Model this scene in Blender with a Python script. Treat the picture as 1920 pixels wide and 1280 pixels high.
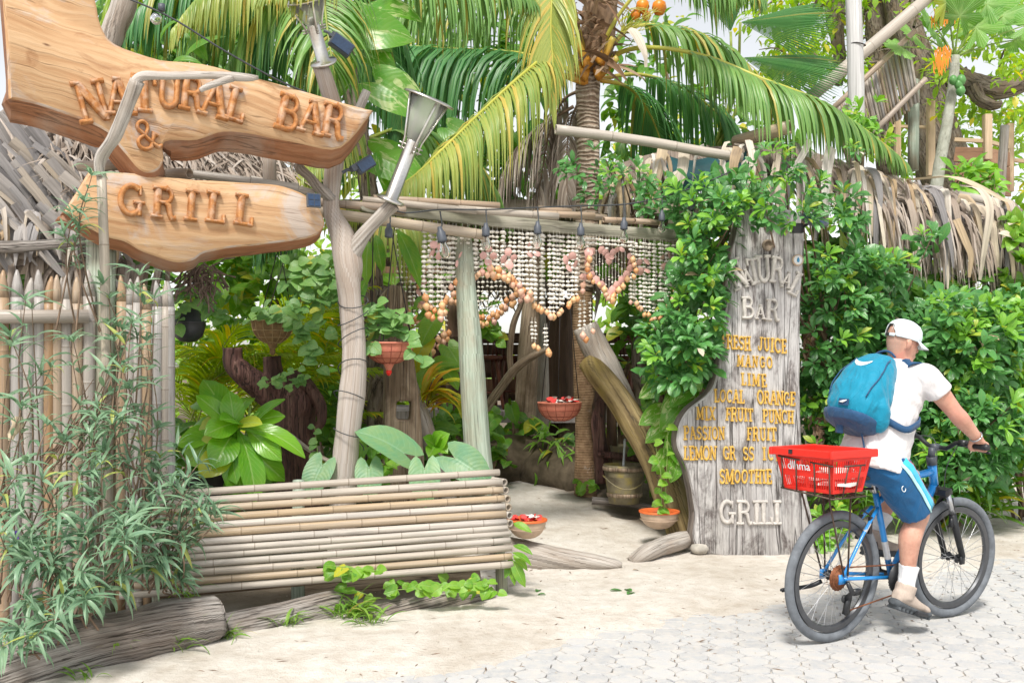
import bpy, bmesh, math, random
import numpy as np
from mathutils import Vector as V, Matrix, noise as NZ, Quaternion
for o in list(bpy.data.objects):
 bpy.data.objects.remove(o)
SC = bpy.context.scene
COL = SC.collection
PI = math.pi
RD = math.radians
F, HY, CZ = 1866.667, 680.0, 1.45
# ---------------------------------------------------------------- camera, sky, sun, exposure
cam_d = bpy.data.cameras.new('camera')
cam_d.lens, cam_d.sensor_width = 35.0, 36.0
cam_d.shift_y = 40.0 / 1920.0
cam_d.clip_start, cam_d.clip_end = 0.1, 600.0
cam = bpy.data.objects.new('camera', cam_d)
COL.objects.link(cam)
cam.location = (0, 0, CZ)
cam.rotation_euler = (PI / 2, 0, 0)
SC.camera = cam
SUN_EL, SUN_AZ = RD(55), RD(192)      # azimuth measured clockwise from +Y
world = bpy.data.worlds.new('World')
SC.world = world
world.use_nodes = True
wn = world.node_tree
wn.nodes.clear()
sky = wn.nodes.new('ShaderNodeTexSky')
sky.sky_type = 'NISHITA'
sky.sun_disc = False
sky.sun_elevation, sky.sun_rotation = SUN_EL, SUN_AZ
sky.air_density, sky.dust_density, sky.ozone_density = 1.0, 1.5, 1.0
hs = wn.nodes.new('ShaderNodeHueSaturation')
hs.inputs['Saturation'].default_value = 0.22
wb = wn.nodes.new('ShaderNodeMix'); wb.data_type = 'RGBA'; wb.blend_type = 'MULTIPLY'
wb.inputs[0].default_value = 1.0
wb.inputs[7].default_value = (1.0, 0.985, 0.955, 1)
bg = wn.nodes.new('ShaderNodeBackground')
bg.inputs['Strength'].default_value = 0.08
wo = wn.nodes.new('ShaderNodeOutputWorld')
wn.links.new(sky.outputs[0], hs.inputs['Color'])
wn.links.new(hs.outputs[0], wb.inputs[6])
wn.links.new(wb.outputs[2], bg.inputs[0])
wn.links.new(bg.outputs[0], wo.inputs[0])
sun_d = bpy.data.lights.new('sun', 'SUN')
sun_d.energy = 1.5
sun_d.angle = RD(11)
sun_d.color = (1.0, 0.95, 0.87)
sun = bpy.data.objects.new('sun', sun_d)
COL.objects.link(sun)
_d = V((math.sin(SUN_AZ) * math.cos(SUN_EL), math.cos(SUN_AZ) * math.cos(SUN_EL), math.sin(SUN_EL)))
sun.rotation_euler = _d.to_track_quat('Z', 'Y').to_euler()
SC.view_settings.view_transform = 'Standard'
SC.view_settings.look = 'None'
SC.view_settings.exposure = 1.5
SC.view_settings.gamma = 1.0
SC.view_settings.use_curve_mapping = False
SC.render.engine = 'CYCLES'
SC.cycles.max_bounces = 8
SC.cycles.diffuse_bounces = 3
SC.cycles.glossy_bounces = 3
SC.cycles.transmission_bounces = 5
SC.cycles.transparent_max_bounces = 6
SC.cycles.caustics_reflective = False
SC.cycles.caustics_refractive = False
# ---------------------------------------------------------------- helpers
RN = random.Random(11)
def ru(a, b): return RN.uniform(a, b)
def P(px, py, Y):
 """world point seen at photo pixel (px,py) at distance Y in front of the camera"""
 return V(((px - 960) / F * Y, Y, CZ - (py - HY) / F * Y))
def G(px, py, z=0.0):
 Y = F * (CZ - z) / (py - HY)
 return P(px, py, Y)
def smooth(a, b, x):
 t = min(1.0, max(0.0, (x - a) / (b - a)))
 return t * t * (3 - 2 * t)
def nz(x, y=0.0, z=0.0):
 return NZ.noise(V((x, y, z)))
WM = {}
def link(o, parent=None, M=None):
 """link o so that its vertices keep their coordinates (times M) in the world, whatever its parent"""
 M = M or Matrix()
 COL.objects.link(o)
 if parent is not None:
  o.parent = parent
  o.matrix_parent_inverse = WM[parent.name].inverted()
 o.matrix_basis = M
 WM[o.name] = M
 return o
def thing(name, label, cat, loc=(0, 0, 0), group=None):
 o = bpy.data.objects.new(name, None)
 o.empty_display_size = 0.1
 link(o, None, Matrix.Translation(V(loc)))
 return tag(o, label, cat, group)
def tag(o, label=None, cat=None, group=None, kind=None):
 if label: o['label'] = label
 if cat: o['category'] = cat
 if group: o['group'] = group
 if kind: o['kind'] = kind
 return o
def obj(name, mesh, parent=None, M=None, kind=None, label=None):
 o = bpy.data.objects.new(name, mesh)
 link(o, parent, M)
 if kind: o['kind'] = kind
 if label: o['label'] = label
 return o
class MB:
 """collects vertices and faces (with uv and one mask value per vertex) and links them as one mesh"""
 def __init__(s):
  s.v, s.f, s.uv, s.a, s.mi = [], [], [], [], []
  s.cur = 0
 def p(s, co, a=0.0):
  s.v.append((co[0], co[1], co[2])); s.a.append(a)
  return len(s.v) - 1
 def q(s, idx, uv=None):
  s.f.append(tuple(idx))
  if uv is None:
   uv = [(s.v[i][0], s.v[i][2]) for i in idx]
  s.uv.extend(uv); s.mi.append(s.cur)
 def mesh(s, name, mats, smooth=True, angle=None):
  me = bpy.data.meshes.new(name)
  me.from_pydata(s.v, [], s.f)
  ul = me.uv_layers.new(name='UVMap')
  ul.data.foreach_set('uv', np.array(s.uv, dtype=np.float32).ravel())
  at = me.attributes.new('m', 'FLOAT', 'POINT')
  at.data.foreach_set('value', np.array(s.a, dtype=np.float32))
  if not isinstance(mats, (list, tuple)): mats = [mats]
  for m in mats: me.materials.append(m)
  if len(mats) > 1:
   me.polygons.foreach_set('material_index', np.array(s.mi, dtype=np.int32))
  me.polygons.foreach_set('use_smooth', np.full(len(s.f), bool(smooth)))
  if angle is not None:
   me.set_sharp_from_angle(angle=RD(angle))
  me.update()
  return me
 def build(s, name, mats, parent=None, smooth=True, M=None, kind=None, label=None, angle=None):
  return obj(name, s.mesh(name, mats, smooth, angle), parent, M, kind, label)
 def box(s, c, d, rot=None, bev=0.0):
  """box of size d at c, optionally rotated; bev > 0 chamfers the long edges"""
  R = rot or Matrix.Identity(3)
  c = V(c); hx, hy, hz = d[0] / 2, d[1] / 2, d[2] / 2
  if bev <= 0:
   P8 = [s.p(c + R @ V((x * hx, y * hy, z * hz))) for z in (-1, 1) for y in (-1, 1) for x in (-1, 1)]
   def fq(a, b, c_, d_, w, h): s.q([P8[a], P8[b], P8[c_], P8[d_]], [(0, 0), (w, 0), (w, h), (0, h)])
   fq(0, 2, 3, 1, d[1], d[0]); fq(4, 5, 7, 6, d[0], d[1])
   fq(0, 1, 5, 4, d[0], d[2]); fq(2, 6, 7, 3, d[2], d[0])
   fq(1, 3, 7, 5, d[1], d[2]); fq(0, 4, 6, 2, d[2], d[1])
  else:
   ax = max(range(3), key=lambda i: d[i])
   o1, o2 = [i for i in range(3) if i != ax]
   h = [hx, hy, hz]
   sec = []
   a, b = h[o1], h[o2]
   for (x, y) in ((a, b - bev), (a - bev, b), (bev - a, b), (-a, b - bev), (-a, bev - b), (bev - a, -b), (a - bev, -b), (a, bev - b)):
    sec.append((x, y))
   rings = []
   for t, k in ((-1, .0), (-1, 1.0), (1, 1.0), (1, .0)):
    ring = []
    for (x, y) in sec:
     w = V((0, 0, 0)); w[ax] = t * (h[ax] - (0 if k == 0 else bev * .6))
     sc = 1.0 if k else 1 - bev / max(a, b)
     w[o1] = x * sc; w[o2] = y * sc
     ring.append(s.p(c + R @ w))
    rings.append(ring)
   n = 8; L = 2 * h[ax]
   per = 2 * (2 * a + 2 * b)
   for i in range(3):
    for j in range(n):
     k = (j + 1) % n
     v0, v1 = (0, 0) if i == 0 else ((0, L) if i == 1 else (L, L))
     s.q([rings[i][j], rings[i][k], rings[i + 1][k], rings[i + 1][j]],
      [(per * j / n, v0), (per * (j + 1) / n, v0), (per * (j + 1) / n, v1), (per * j / n, v1)])
   s.q(rings[0][::-1], [(x, y) for x, y in sec[::-1]])
   s.q(rings[3], [(x, y) for x, y in sec])
def spline(pts, k=6):
 """Catmull-Rom through pts (tuples of any length), k steps per span"""
 A = [np.array(p, dtype=float) for p in pts]
 if len(A) < 3:
  return [A[0] * (1 - i / k) + A[-1] * (i / k) for i in range(k + 1)]
 out = []
 for i in range(len(A) - 1):
  p0 = A[i - 1] if i else 2 * A[0] - A[1]
  p1, p2 = A[i], A[i + 1]
  p3 = A[i + 2] if i + 2 < len(A) else 2 * A[-1] - A[-2]
  for j in range(k):
   t = j / k
   out.append(0.5 * ((2 * p1) + (-p0 + p2) * t + (2 * p0 - 5 * p1 + 4 * p2 - p3) * t * t + (-p0 + 3 * p1 - 3 * p2 + p3) * t ** 3))
 out.append(A[-1])
 return out
def frames(pts):
 pts = [V(p[:3]) for p in pts]
 T = []
 for i in range(len(pts)):
  a = pts[max(0, i - 1)]; b = pts[min(len(pts) - 1, i + 1)]
  T.append((b - a).normalized() if (b - a).length > 1e-9 else V((0, 0, 1)))
 ref = V((0, 0, 1)) if abs(T[0].z) < .9 else V((0, 1, 0))
 N = [(ref - T[0] * ref.dot(T[0])).normalized()]
 for i in range(1, len(pts)):
  n = N[-1] - T[i] * N[-1].dot(T[i])
  N.append(n.normalized() if n.length > 1e-6 else N[-1])
 return pts, T, N, [T[i].cross(N[i]) for i in range(len(pts))]
def tube(mb, pts, n=10, cap=True, rough=0.0, rf=3.0, seed=0.0, ms=None, flat=1.0, dome=False):
 """pts: (x,y,z,r) rows. rough: relative radius noise. flat: squeeze of the second axis"""
 P_, T, N, B = frames(pts)
 rings, L = [], 0.0
 vs = []
 for i, p in enumerate(P_):
  if i: L += (p - P_[i - 1]).length
  vs.append(L)
  r = pts[i][3]
  ring = []
  for j in range(n):
   a = 2 * PI * j / n
   rr = r
   if rough:
    c = p + N[i] * math.cos(a) * r + B[i] * math.sin(a) * r
    rr = r * (1 + rough * (NZ.noise(c * rf + V((seed, 0, seed))) + .5 * NZ.noise(c * rf * 2.7 + V((0, seed, 3)))))
   ring.append(mb.p(p + N[i] * math.cos(a) * rr + B[i] * math.sin(a) * rr * flat, ms[i] if ms else 0.0))
  rings.append(ring)
 for i in range(len(rings) - 1):
  ra = max(pts[i][3], pts[i + 1][3], 1e-3)
  per = 2 * PI * ra
  for j in range(n):
   k = (j + 1) % n
   mb.q([rings[i][j], rings[i][k], rings[i + 1][k], rings[i + 1][j]],
                 [(per * j / n, vs[i]), (per * (j + 1) / n, vs[i]), (per * (j + 1) / n, vs[i + 1]), (per * j / n, vs[i + 1])])
 if cap:
  for ring, i, sg in ((rings[0], 0, -1), (rings[-1], len(rings) - 1, 1)):
   uv = [(.5 + .04 * math.cos(2 * PI * j / n), .5 + .04 * math.sin(2 * PI * j / n)) for j in range(n)]
   r_ = ring if sg > 0 else ring[::-1]
   mb.q(r_, uv if sg > 0 else uv[::-1])
 return rings
def ln(a, b, r0, r1=None, k=2):
 r1 = r0 if r1 is None else r1
 return [(*(V(a).lerp(V(b), i / (k - 1))), r0 + (r1 - r0) * i / (k - 1)) for i in range(k)]
def cane(mb, p0, p1, r, sp=0.3, n=10, bow=0.0, open0=True, open1=True, seed=0, off=None, path=None, taper=1.0):
 """a bamboo cane: swollen nodes with dark rings (mask 1) and hollow ends"""
 rr = random.Random(seed)
 if path is None:
  p0, p1 = V(p0), V(p1)
  L = (p1 - p0).length
  def at(t):
   q = p0.lerp(p1, t); q.z += bow * 4 * t * (1 - t); return q
 else:
  pl = [V(q) for q in path]
  cum = [0]
  for i in range(1, len(pl)): cum.append(cum[-1] + (pl[i] - pl[i - 1]).length)
  L = cum[-1]
  def at(t):
   d = t * L
   for i in range(1, len(pl)):
    if d <= cum[i] or i == len(pl) - 1:
     return pl[i - 1].lerp(pl[i], (d - cum[i - 1]) / (cum[i] - cum[i - 1]))
 rows = [(0.0, 1.0, 0.0)]
 d = (rr.uniform(.25, .95) * sp) if off is None else off
 while d < L - .03:
  for dd, f, m in ((-.014, 1, 0), (-.004, 1.03, 0), (-.0015, 1.05, .9), (.0015, 1.04, .9), (.004, 1.0, 0), (.014, .99, 0)):
   rows.append((d + dd, f, m))
  d += sp * rr.uniform(.85, 1.18)
 rows.append((L, 1.0, 0.0))
 rows = sorted([x for x in rows if 0 <= x[0] <= L])
 keep = [rows[0]]
 for x in rows[1:]:
  if x[0] - keep[-1][0] > 1e-4: keep.append(x)
 if path is not None or bow:
  ex = [(L * i / 14, 1.0, 0.0) for i in range(1, 14)]
  keep = sorted(keep + [e for e in ex if min(abs(e[0] - k[0]) for k in keep) > .04])
 pts = [(*at(x[0] / L), r * x[1] * (1 + (taper - 1) * x[0] / L)) for x in keep]
 rings = tube(mb, pts, n=n, cap=False, ms=[x[2] for x in keep])
 Pq, T, N, B = frames(pts)
 for (ring, i, sg, op) in ((rings[0], 0, 1, open0), (rings[-1], len(rings) - 1, -1, open1)):
  c, t = Pq[i], T[i] * sg
  k = r * (taper if i else 1)
  def rg(f, depth): return [mb.p(c + (V(mb.v[ix]) - c) * f + t * depth, .35) for ix in ring]
  rs = [ring, rg(.68, -.001), rg(.62, .05 if op else .002)]
  for a, b in ((rs[0], rs[1]), (rs[1], rs[2])):
   for j in range(n):
    kx = (j + 1) % n
    f = [a[j], a[kx], b[kx], b[j]]
    if sg > 0: f = f[::-1]
    mb.q(f, [(.1 * j, 0), (.1 * j + .1, 0), (.1 * j + .1, .05), (.1 * j, .05)])
  mb.q(rs[2] if sg < 0 else rs[2][::-1], [(.1, .1)] * n)
def lathe(mb, c, prof, n=24, axis=None, ms=None):
 """prof: (r, z) rows about the vertical through c (or matrix axis)"""
 A = axis or Matrix.Identity(3)
 c = V(c); rings = []
 L = 0
 for i, (r, z) in enumerate(prof):
  rings.append([mb.p(c + A @ V((r * math.cos(2 * PI * j / n), r * math.sin(2 * PI * j / n), z)), ms[i] if ms else 0.0) for j in range(n)])
 for i in range(len(prof) - 1):
  s0 = L; L += math.hypot(prof[i + 1][0] - prof[i][0], prof[i + 1][1] - prof[i][1])
  R_ = max(prof[i][0], prof[i + 1][0])
  for j in range(n):
   k = (j + 1) % n
   u0, u1 = 2 * PI * R_ * j / n, 2 * PI * R_ * (j + 1) / n
   mb.q([rings[i][j], rings[i][k], rings[i + 1][k], rings[i + 1][j]], [(u0, s0), (u1, s0), (u1, L), (u0, L)])
 return rings
def frame_from(t, up=V((0, 0, 1))):
 """3x3 rotation whose Y column points along t and Z column is as near up as possible"""
 y = V(t).normalized()
 z = V(up) - y * V(up).dot(y)
 if z.length < 1e-4: z = V((0, 1, 0)) - y * y.y
 z.normalize()
 x = y.cross(z)
 return Matrix((x, y, z)).transposed()
def M4(rot, loc, sc=1.0):
 return Matrix.Translation(V(loc)) @ rot.to_4x4() @ (Matrix.Diagonal((*sc, 1)) if hasattr(sc, '__len__') else Matrix.Scale(sc, 4))
# ---------------------------------------------------------------- materials
class SH:
 def __init__(s, name):
  s.m = bpy.data.materials.new(name); s.m.use_nodes = True
  s.t = s.m.node_tree; s.t.nodes.clear()
  s.out = s.t.nodes.new('ShaderNodeOutputMaterial')
  s.b = s.t.nodes.new('ShaderNodeBsdfPrincipled')
  s.t.links.new(s.b.outputs[0], s.out.inputs[0])
 def put(s, sock, v):
  if hasattr(v, 'is_output'): s.t.links.new(v, sock)
  elif v is not None:
   if sock.type == 'RGBA' and hasattr(v, '__len__') and len(v) == 3: v = (*v, 1)
   sock.default_value = v
 def n(s, typ, ins=None, **props):
  x = s.t.nodes.new(typ)
  for k, v in props.items(): setattr(x, k, v)
  for k, v in (ins or {}).items(): s.put(x.inputs[k], v)
  return x
 def uv(s): return s.n('ShaderNodeTexCoord').outputs['UV']
 def ob(s): return s.n('ShaderNodeTexCoord').outputs['Object']
 def gen(s): return s.n('ShaderNodeNewGeometry').outputs['Position']
 def rnd(s): return s.n('ShaderNodeObjectInfo').outputs['Random']
 def isl(s): return s.n('ShaderNodeNewGeometry').outputs['Random Per Island']
 def att(s): return s.n('ShaderNodeAttribute', attribute_name='m').outputs['Fac']
 def map(s, v, sc=(1, 1, 1), off=True):
  x = s.n('ShaderNodeMapping', {'Vector': v, 'Scale': sc})
  if off:
   r = s.rnd()
   c = s.n('ShaderNodeCombineXYZ', {0: s.ma('MULTIPLY', r, 37.0), 1: s.ma('MULTIPLY', r, 91.0), 2: s.ma('MULTIPLY', r, 13.0)})
   s.t.links.new(c.outputs[0], x.inputs['Location'])
  return x.outputs[0]
 def ma(s, op, a, b=None, c=None):
  x = s.n('ShaderNodeMath', operation=op)
  s.put(x.inputs[0], a)
  if b is not None: s.put(x.inputs[1], b)
  if c is not None: s.put(x.inputs[2], c)
  return x.outputs[0]
 def noise(s, v, sc=5.0, det=4.0, ro=.55, di=0.0):
  return s.n('ShaderNodeTexNoise', {'Vector': v, 'Scale': sc, 'Detail': det, 'Roughness': ro, 'Distortion': di}).outputs[0]
 def vor(s, v, sc=5.0, feature='F1'):
  return s.n('ShaderNodeTexVoronoi', {'Vector': v, 'Scale': sc}, feature=feature).outputs[0]
 def ramp(s, f, stops, ease='LINEAR'):
  x = s.n('ShaderNodeValToRGB', {'Fac': f}); cr = x.color_ramp; cr.interpolation = ease
  while len(cr.elements) < len(stops): cr.elements.new(.5)
  for e, (p, c) in zip(cr.elements, stops):
   e.position = p
   if not hasattr(c, '__len__'): c = (c, c, c)
   e.color = (*c, 1)
  return x.outputs[0]
 def mix(s, f, a, b, mode='MIX'):
  x = s.n('ShaderNodeMix', data_type='RGBA', blend_type=mode)
  s.put(x.inputs[0], f); s.put(x.inputs[6], a); s.put(x.inputs[7], b)
  return x.outputs[2]
 def bump(s, h, st=.5, d=.01):
  x = s.n('ShaderNodeBump', {'Height': h, 'Strength': st, 'Distance': d})
  s.t.links.new(x.outputs[0], s.b.inputs['Normal'])
  return x.outputs[0]
 def fin(s, col=None, rough=.6, spec=.4, metal=0.0, **k):
  if col is not None: s.put(s.b.inputs['Base Color'], col)
  s.put(s.b.inputs['Roughness'], rough)
  s.put(s.b.inputs['Specular IOR Level'], spec)
  s.put(s.b.inputs['Metallic'], metal)
  for kk, v in k.items(): s.put(s.b.inputs[kk], v)
  return s.m
def plain(name, col, rough=.5, spec=.4, metal=0.0, var=.12, nsc=30.0, bump=0.0, **k):
 s = SH(name)
 n = s.noise(s.map(s.ob()), nsc, 5)
 c = s.mix(s.ramp(n, [(.3, 0), (.7, 1)]), tuple(x * (1 - var) for x in col), tuple(min(1, x * (1 + var)) for x in col))
 if bump: s.bump(n, bump, .004)
 return s.fin(c, rough, spec, metal, **k)
def wood(name, cols, su=22.0, sv=1.6, crack=.5, bump=.5, rough=.7, blotch=None, bsc=2.5, coord='UV', spec=.3, crackcol=(.03, .022, .016), bamt=.8, dist=.6):
 """grain runs along v"""
 s = SH(name)
 base = s.uv() if coord == 'UV' else s.ob()
 sc = (su, sv, 1) if coord == 'UV' else (su, su, sv)
 v = s.map(base, sc)
 g = s.noise(v, 1.0, 7, .62, dist)
 n = len(cols)
 c = s.ramp(g, [(.25 + .5 * i / max(1, n - 1), cc) for i, cc in enumerate(cols)])
 if blotch:
  b = s.noise(s.map(base, (1, .6, 1) if coord == 'UV' else (1, 1, .6)), bsc, 5, .6, .3)
  c = s.mix(s.ma('MULTIPLY', s.ramp(b, [(.46, 0), (.62, 1)]), bamt), c, blotch)
 f = s.noise(s.map(base, (su * 3.2, sv * 1.2, 1) if coord == 'UV' else (su * 3.2, su * 3.2, sv * 1.2)), 1.0, 3, .6)
 c = s.mix(.28, c, s.ramp(f, [(.3, .25), (.7, 1.0)]), 'MULTIPLY')
 h = g
 if crack:
  k = s.noise(s.map(base, (su * .7, sv * .35, 1) if coord == 'UV' else (su * .7, su * .7, sv * .35)), 1.0, 4, .55, .5)
  kk = s.ramp(s.ma('ABSOLUTE', s.ma('SUBTRACT', k, .5)), [(.0, 1), (.018, 0)])
  c = s.mix(s.ma('MULTIPLY', kk, crack), c, crackcol)
  h = s.ma('SUBTRACT', g, s.ma('MULTIPLY', kk, .6 * crack))
 s.bump(s.ma('ADD', h, s.ma('MULTIPLY', f, .3)), bump, .012)
 return s.fin(c, rough, spec)
def bamboo_mat(name, stops, node=(.12, .085, .055), stain=(.17, .14, .12), stainamt=.55, rough=.42):
 s = SH(name)
 r = s.rnd()
 base = s.ramp(r, stops)
 uv = s.uv()
 st = s.noise(s.map(uv, (26, 1.3, 1)), 1.0, 5, .6, .2)
 c = s.mix(s.ma('MULTIPLY', s.ramp(st, [(.42, 0), (.68, 1)]), .75), base, s.mix(.5, base, (.36, .34, .33)))
 bl = s.noise(s.map(uv, (9, 2.2, 1)), 1.0, 6, .68, .4)
 c = s.mix(s.ma('MULTIPLY', s.ramp(bl, [(.56, 0), (.72, 1)]), stainamt), c, stain)
 fine = s.noise(s.map(uv, (160, 3, 1)), 1.0, 3)
 c = s.mix(.55, c, s.ramp(fine, [(.3, .45), (.65, 1.0)]), 'MULTIPLY')
 c = s.mix(s.ma('MULTIPLY', s.att(), .65), c, node)
 s.bump(s.ma('ADD', st, s.ma('MULTIPLY', fine, .4)), .25, .004)
 return s.fin(c, rough, .35)
def leafm(name, c1, c2, yel=(.45, .38, .05), yp=.03, tr=.3, rough=.42, rib=(.25, .35, .12), ribw=.05, vary=.35, spec=.45, veins=True, spot=None, spotamt=0.0):
 s = SH(name)
 r = s.ma('FRACT', s.ma('ADD', s.rnd(), s.isl()))
 r2 = s.ma('FRACT', s.ma('MULTIPLY', r, 17.31))
 uv = s.uv()
 c = s.mix(r, c1, c2)
 nn = s.noise(s.map(uv, (4, 6, 1)), 1.0, 4)
 c = s.mix(s.ma('MULTIPLY', s.ramp(nn, [(.35, 0), (.7, 1)]), vary), c, s.mix(.5, c2, yel))
 c = s.mix(s.ma('GREATER_THAN', r2, 1 - yp), c, yel)
 sx = s.n('ShaderNodeSeparateXYZ', {0: uv})
 d = s.ma('ABSOLUTE', s.ma('SUBTRACT', sx.outputs[0], .5))
 if spot:
  k = s.noise(s.map(uv, (5, 3.5, 1)), 1.0, 6, .6, .8)
  c = s.mix(s.ma('MULTIPLY', s.ramp(k, [(.54, 0), (.60, 1)]), spotamt), c, spot)
 c = s.mix(s.ma('MULTIPLY', s.ramp(d, [(0, 1), (ribw, 0)]), .75), c, rib)
 h = s.ramp(d, [(0, 0), (.08, 1)])
 if veins:
  w = s.ma('SINE', s.ma('MULTIPLY', s.ma('SUBTRACT', sx.outputs[1], s.ma('MULTIPLY', d, .55)), 75.0))
  c = s.mix(s.ma('MULTIPLY', s.ramp(w, [(.8, 0), (1.0, 1)]), .25), c, rib)
  h = s.ma('ADD', h, s.ma('MULTIPLY', w, -.12))
 nrm = s.bump(h, .35, .006)
 s.fin(c, rough, spec)
 if tr > 0:
  hv = s.n('ShaderNodeHueSaturation', {'Hue': .485, 'Saturation': 1.15, 'Value': 1.7, 'Color': c})
  t = s.n('ShaderNodeBsdfTranslucent', {'Color': hv.outputs[0], 'Normal': nrm})
  mx = s.n('ShaderNodeMixShader', {0: tr, 1: s.b.outputs[0], 2: t.outputs[0]})
  s.t.links.new(mx.outputs[0], s.out.inputs[0])
 return s.m
def straw(name, stops, tr=.12, rough=.75, su=40.0):
 """dry palm leaf: colour per strip, streaked along it"""
 s = SH(name)
 r = s.ma('FRACT', s.ma('ADD', s.rnd(), s.isl()))
 uv = s.uv()
 c = s.ramp(r, stops)
 g = s.noise(s.map(uv, (su, 2.0, 1)), 1.0, 5, .6, .2)
 c = s.mix(.75, c, s.ramp(g, [(.28, .38), (.52, .85), (.75, 1.15)]), 'MULTIPLY')
 b = s.noise(s.map(uv, (3, 3, 1)), 1.0, 4)
 c = s.mix(s.ma('MULTIPLY', s.ramp(b, [(.55, 0), (.7, 1)]), .45), c, (.12, .10, .09))
 nrm = s.bump(g, .5, .006)
 s.fin(c, rough, .25)
 t = s.n('ShaderNodeBsdfTranslucent', {'Color': c, 'Normal': nrm})
 mx = s.n('ShaderNodeMixShader', {0: tr, 1: s.b.outputs[0], 2: t.outputs[0]})
 s.t.links.new(mx.outputs[0], s.out.inputs[0])
 return s.m
M = {}
def build_materials():
 s = SH('sand')
 g = s.gen()
 n1 = s.noise(g, 1.1, 6, .6, .3); n2 = s.noise(g, 9, 6, .65); n3 = s.noise(g, 160, 3, .7)
 c = s.ramp(n1, [(.3, (.57, .525, .465)), (.55, (.68, .645, .595)), (.75, (.73, .705, .665))])
 c = s.mix(.5, c, s.ramp(n2, [(.3, (.62, .55, .47)), (.6, 1.0)]), 'MULTIPLY')
 c = s.mix(.35, c, s.ramp(n3, [(.25, (.45, .4, .35)), (.5, 1.0)]), 'MULTIPLY')
 sp = s.vor(s.n('ShaderNodeMapping', {'Vector': g, 'Scale': (1, 1, 1)}).outputs[0], 46)
 c = s.mix(s.ma('MULTIPLY', s.ramp(sp, [(.05, 1), (.09, 0)]), s.ramp(s.noise(g, 5, 3), [(.5, 0), (.62, .9)])), c, (.16, .10, .06))
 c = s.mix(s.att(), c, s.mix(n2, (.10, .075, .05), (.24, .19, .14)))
 n4 = s.noise(g, 42, 4, .6)
 s.bump(s.ma('ADD', s.ma('ADD', s.ma('MULTIPLY', n2, .8), s.ma('MULTIPLY', n4, .35)), s.ma('MULTIPLY', n3, .25)), .8, .03)
 M['sand'] = s.fin(c, .95, .15)
 s = SH('paver')
 g = s.gen(); r = s.rnd()
 c = s.ramp(s.ma('FRACT', s.ma('ADD', r, s.isl())), [(0, (.43, .44, .455)), (.5, (.49, .50, .51)), (1, (.54, .545, .55))])
 n2 = s.noise(g, 14, 6, .7); n3 = s.noise(g, 220, 3, .7)
 c = s.mix(.45, c, s.ramp(n3, [(.3, .5), (.6, 1.0)]), 'MULTIPLY')
 c = s.mix(s.ramp(n2, [(.40, 0), (.66, .85)]), c, (.56, .535, .50))
 sx = s.n('ShaderNodeSeparateXYZ', {0: g})
 s.bump(s.ma('ADD', n3, n2), .35, .006)
 M['paver'] = s.fin(c, .85, .25)
 s = SH('orange_teak')
 uv = s.uv()
 w = s.n('ShaderNodeTexNoise', {'Vector': s.map(uv, (2.2, 1.1, 1)), 'Scale': 1.6, 'Detail': 3}).outputs[1]
 wv = s.n('ShaderNodeVectorMath', {0: uv, 1: s.n('ShaderNodeVectorMath', {0: w, 1: (.16, .16, 0)}, operation='MULTIPLY').outputs[0]}, operation='ADD').outputs[0]
 g = s.noise(s.map(wv, (26, 1.3, 1)), 1.0, 8, .64, .4)
 c = s.ramp(g, [(.24, (.33, .165, .075)), (.42, (.475, .285, .15)), (.56, (.55, .36, .205)), (.78, (.62, .44, .275))])
 b = s.noise(s.map(uv, (2.2, 1.3, 1)), 1.3, 6, .68, .8)
 c = s.mix(s.ramp(b, [(.51, 0), (.62, .85)]), c, s.mix(g, (.33, .26, .22), (.64, .58, .53)))
 b2 = s.noise(s.map(uv, (3.4, 1.5, 1)), 1.6, 5, .6, 1.2)
 c = s.mix(s.ramp(b2, [(.58, 0), (.70, .7)]), c, (.27, .115, .045))
 k = s.n('ShaderNodeTexVoronoi', {'Vector': s.map(wv, (7, 3.2, 1)), 'Scale': 1.0}).outputs[0]
 c = s.mix(s.ramp(k, [(.03, .85), (.10, 0)]), c, (.12, .05, .025))
 cr = s.noise(s.map(wv, (16, .5, 1)), 1.0, 3, .5, .5)
 kk = s.ramp(s.ma('ABSOLUTE', s.ma('SUBTRACT', cr, .5)), [(.0, 1), (.012, 0)])
 c = s.mix(s.ma('MULTIPLY', kk, .4), c, (.13, .06, .03))
 s.bump(s.ma('ADD', s.ma('SUBTRACT', g, s.ma('MULTIPLY', kk, .8)), s.ma('MULTIPLY', s.noise(s.map(uv), 5, 3), .9)), .45, .012)
 M['teak'] = s.fin(c, .66, .25)
 M['teak_edge'] = wood('reddish_live_edge', [(.16, .07, .035), (.33, .145, .07), (.45, .235, .13)], 20, 2.0, .5, .9, .7, blotch=(.36, .27, .21), bsc=4, bamt=.6)
 s = SH('carved_letter')
 uv = s.ob()
 n = s.noise(s.map(uv, (30, 30, 9)), 1.0, 6, .65)
 c = s.ramp(n, [(.3, (.26, .095, .028)), (.55, (.44, .19, .062)), (.75, (.55, .30, .13))])
 geo = s.n('ShaderNodeNewGeometry')
 w = s.ma('MULTIPLY', s.ramp(geo.outputs['Pointiness'], [(.53, 0), (.62, 1)]), s.ramp(s.noise(s.map(uv), 16, 5), [(.46, 0), (.64, .7)]))
 c = s.mix(w, c, (.62, .50, .40))
 s.bump(n, .3, .004)
 M['letter_wood'] = s.fin(c, .62, .3)
 s = SH('weathered_grey_plank')
 uv = s.uv()
 g = s.noise(s.map(uv, (24, 1.5, 1)), 1.0, 8, .66, .5)
 c = s.ramp(g, [(.24, (.13, .11, .105)), (.40, (.34, .32, .315)), (.52, (.50, .485, .48)), (.75, (.62, .61, .60))])
 b = s.noise(s.map(uv, (5, 1.9, 1)), 1.0, 7, .72, .6)
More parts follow.
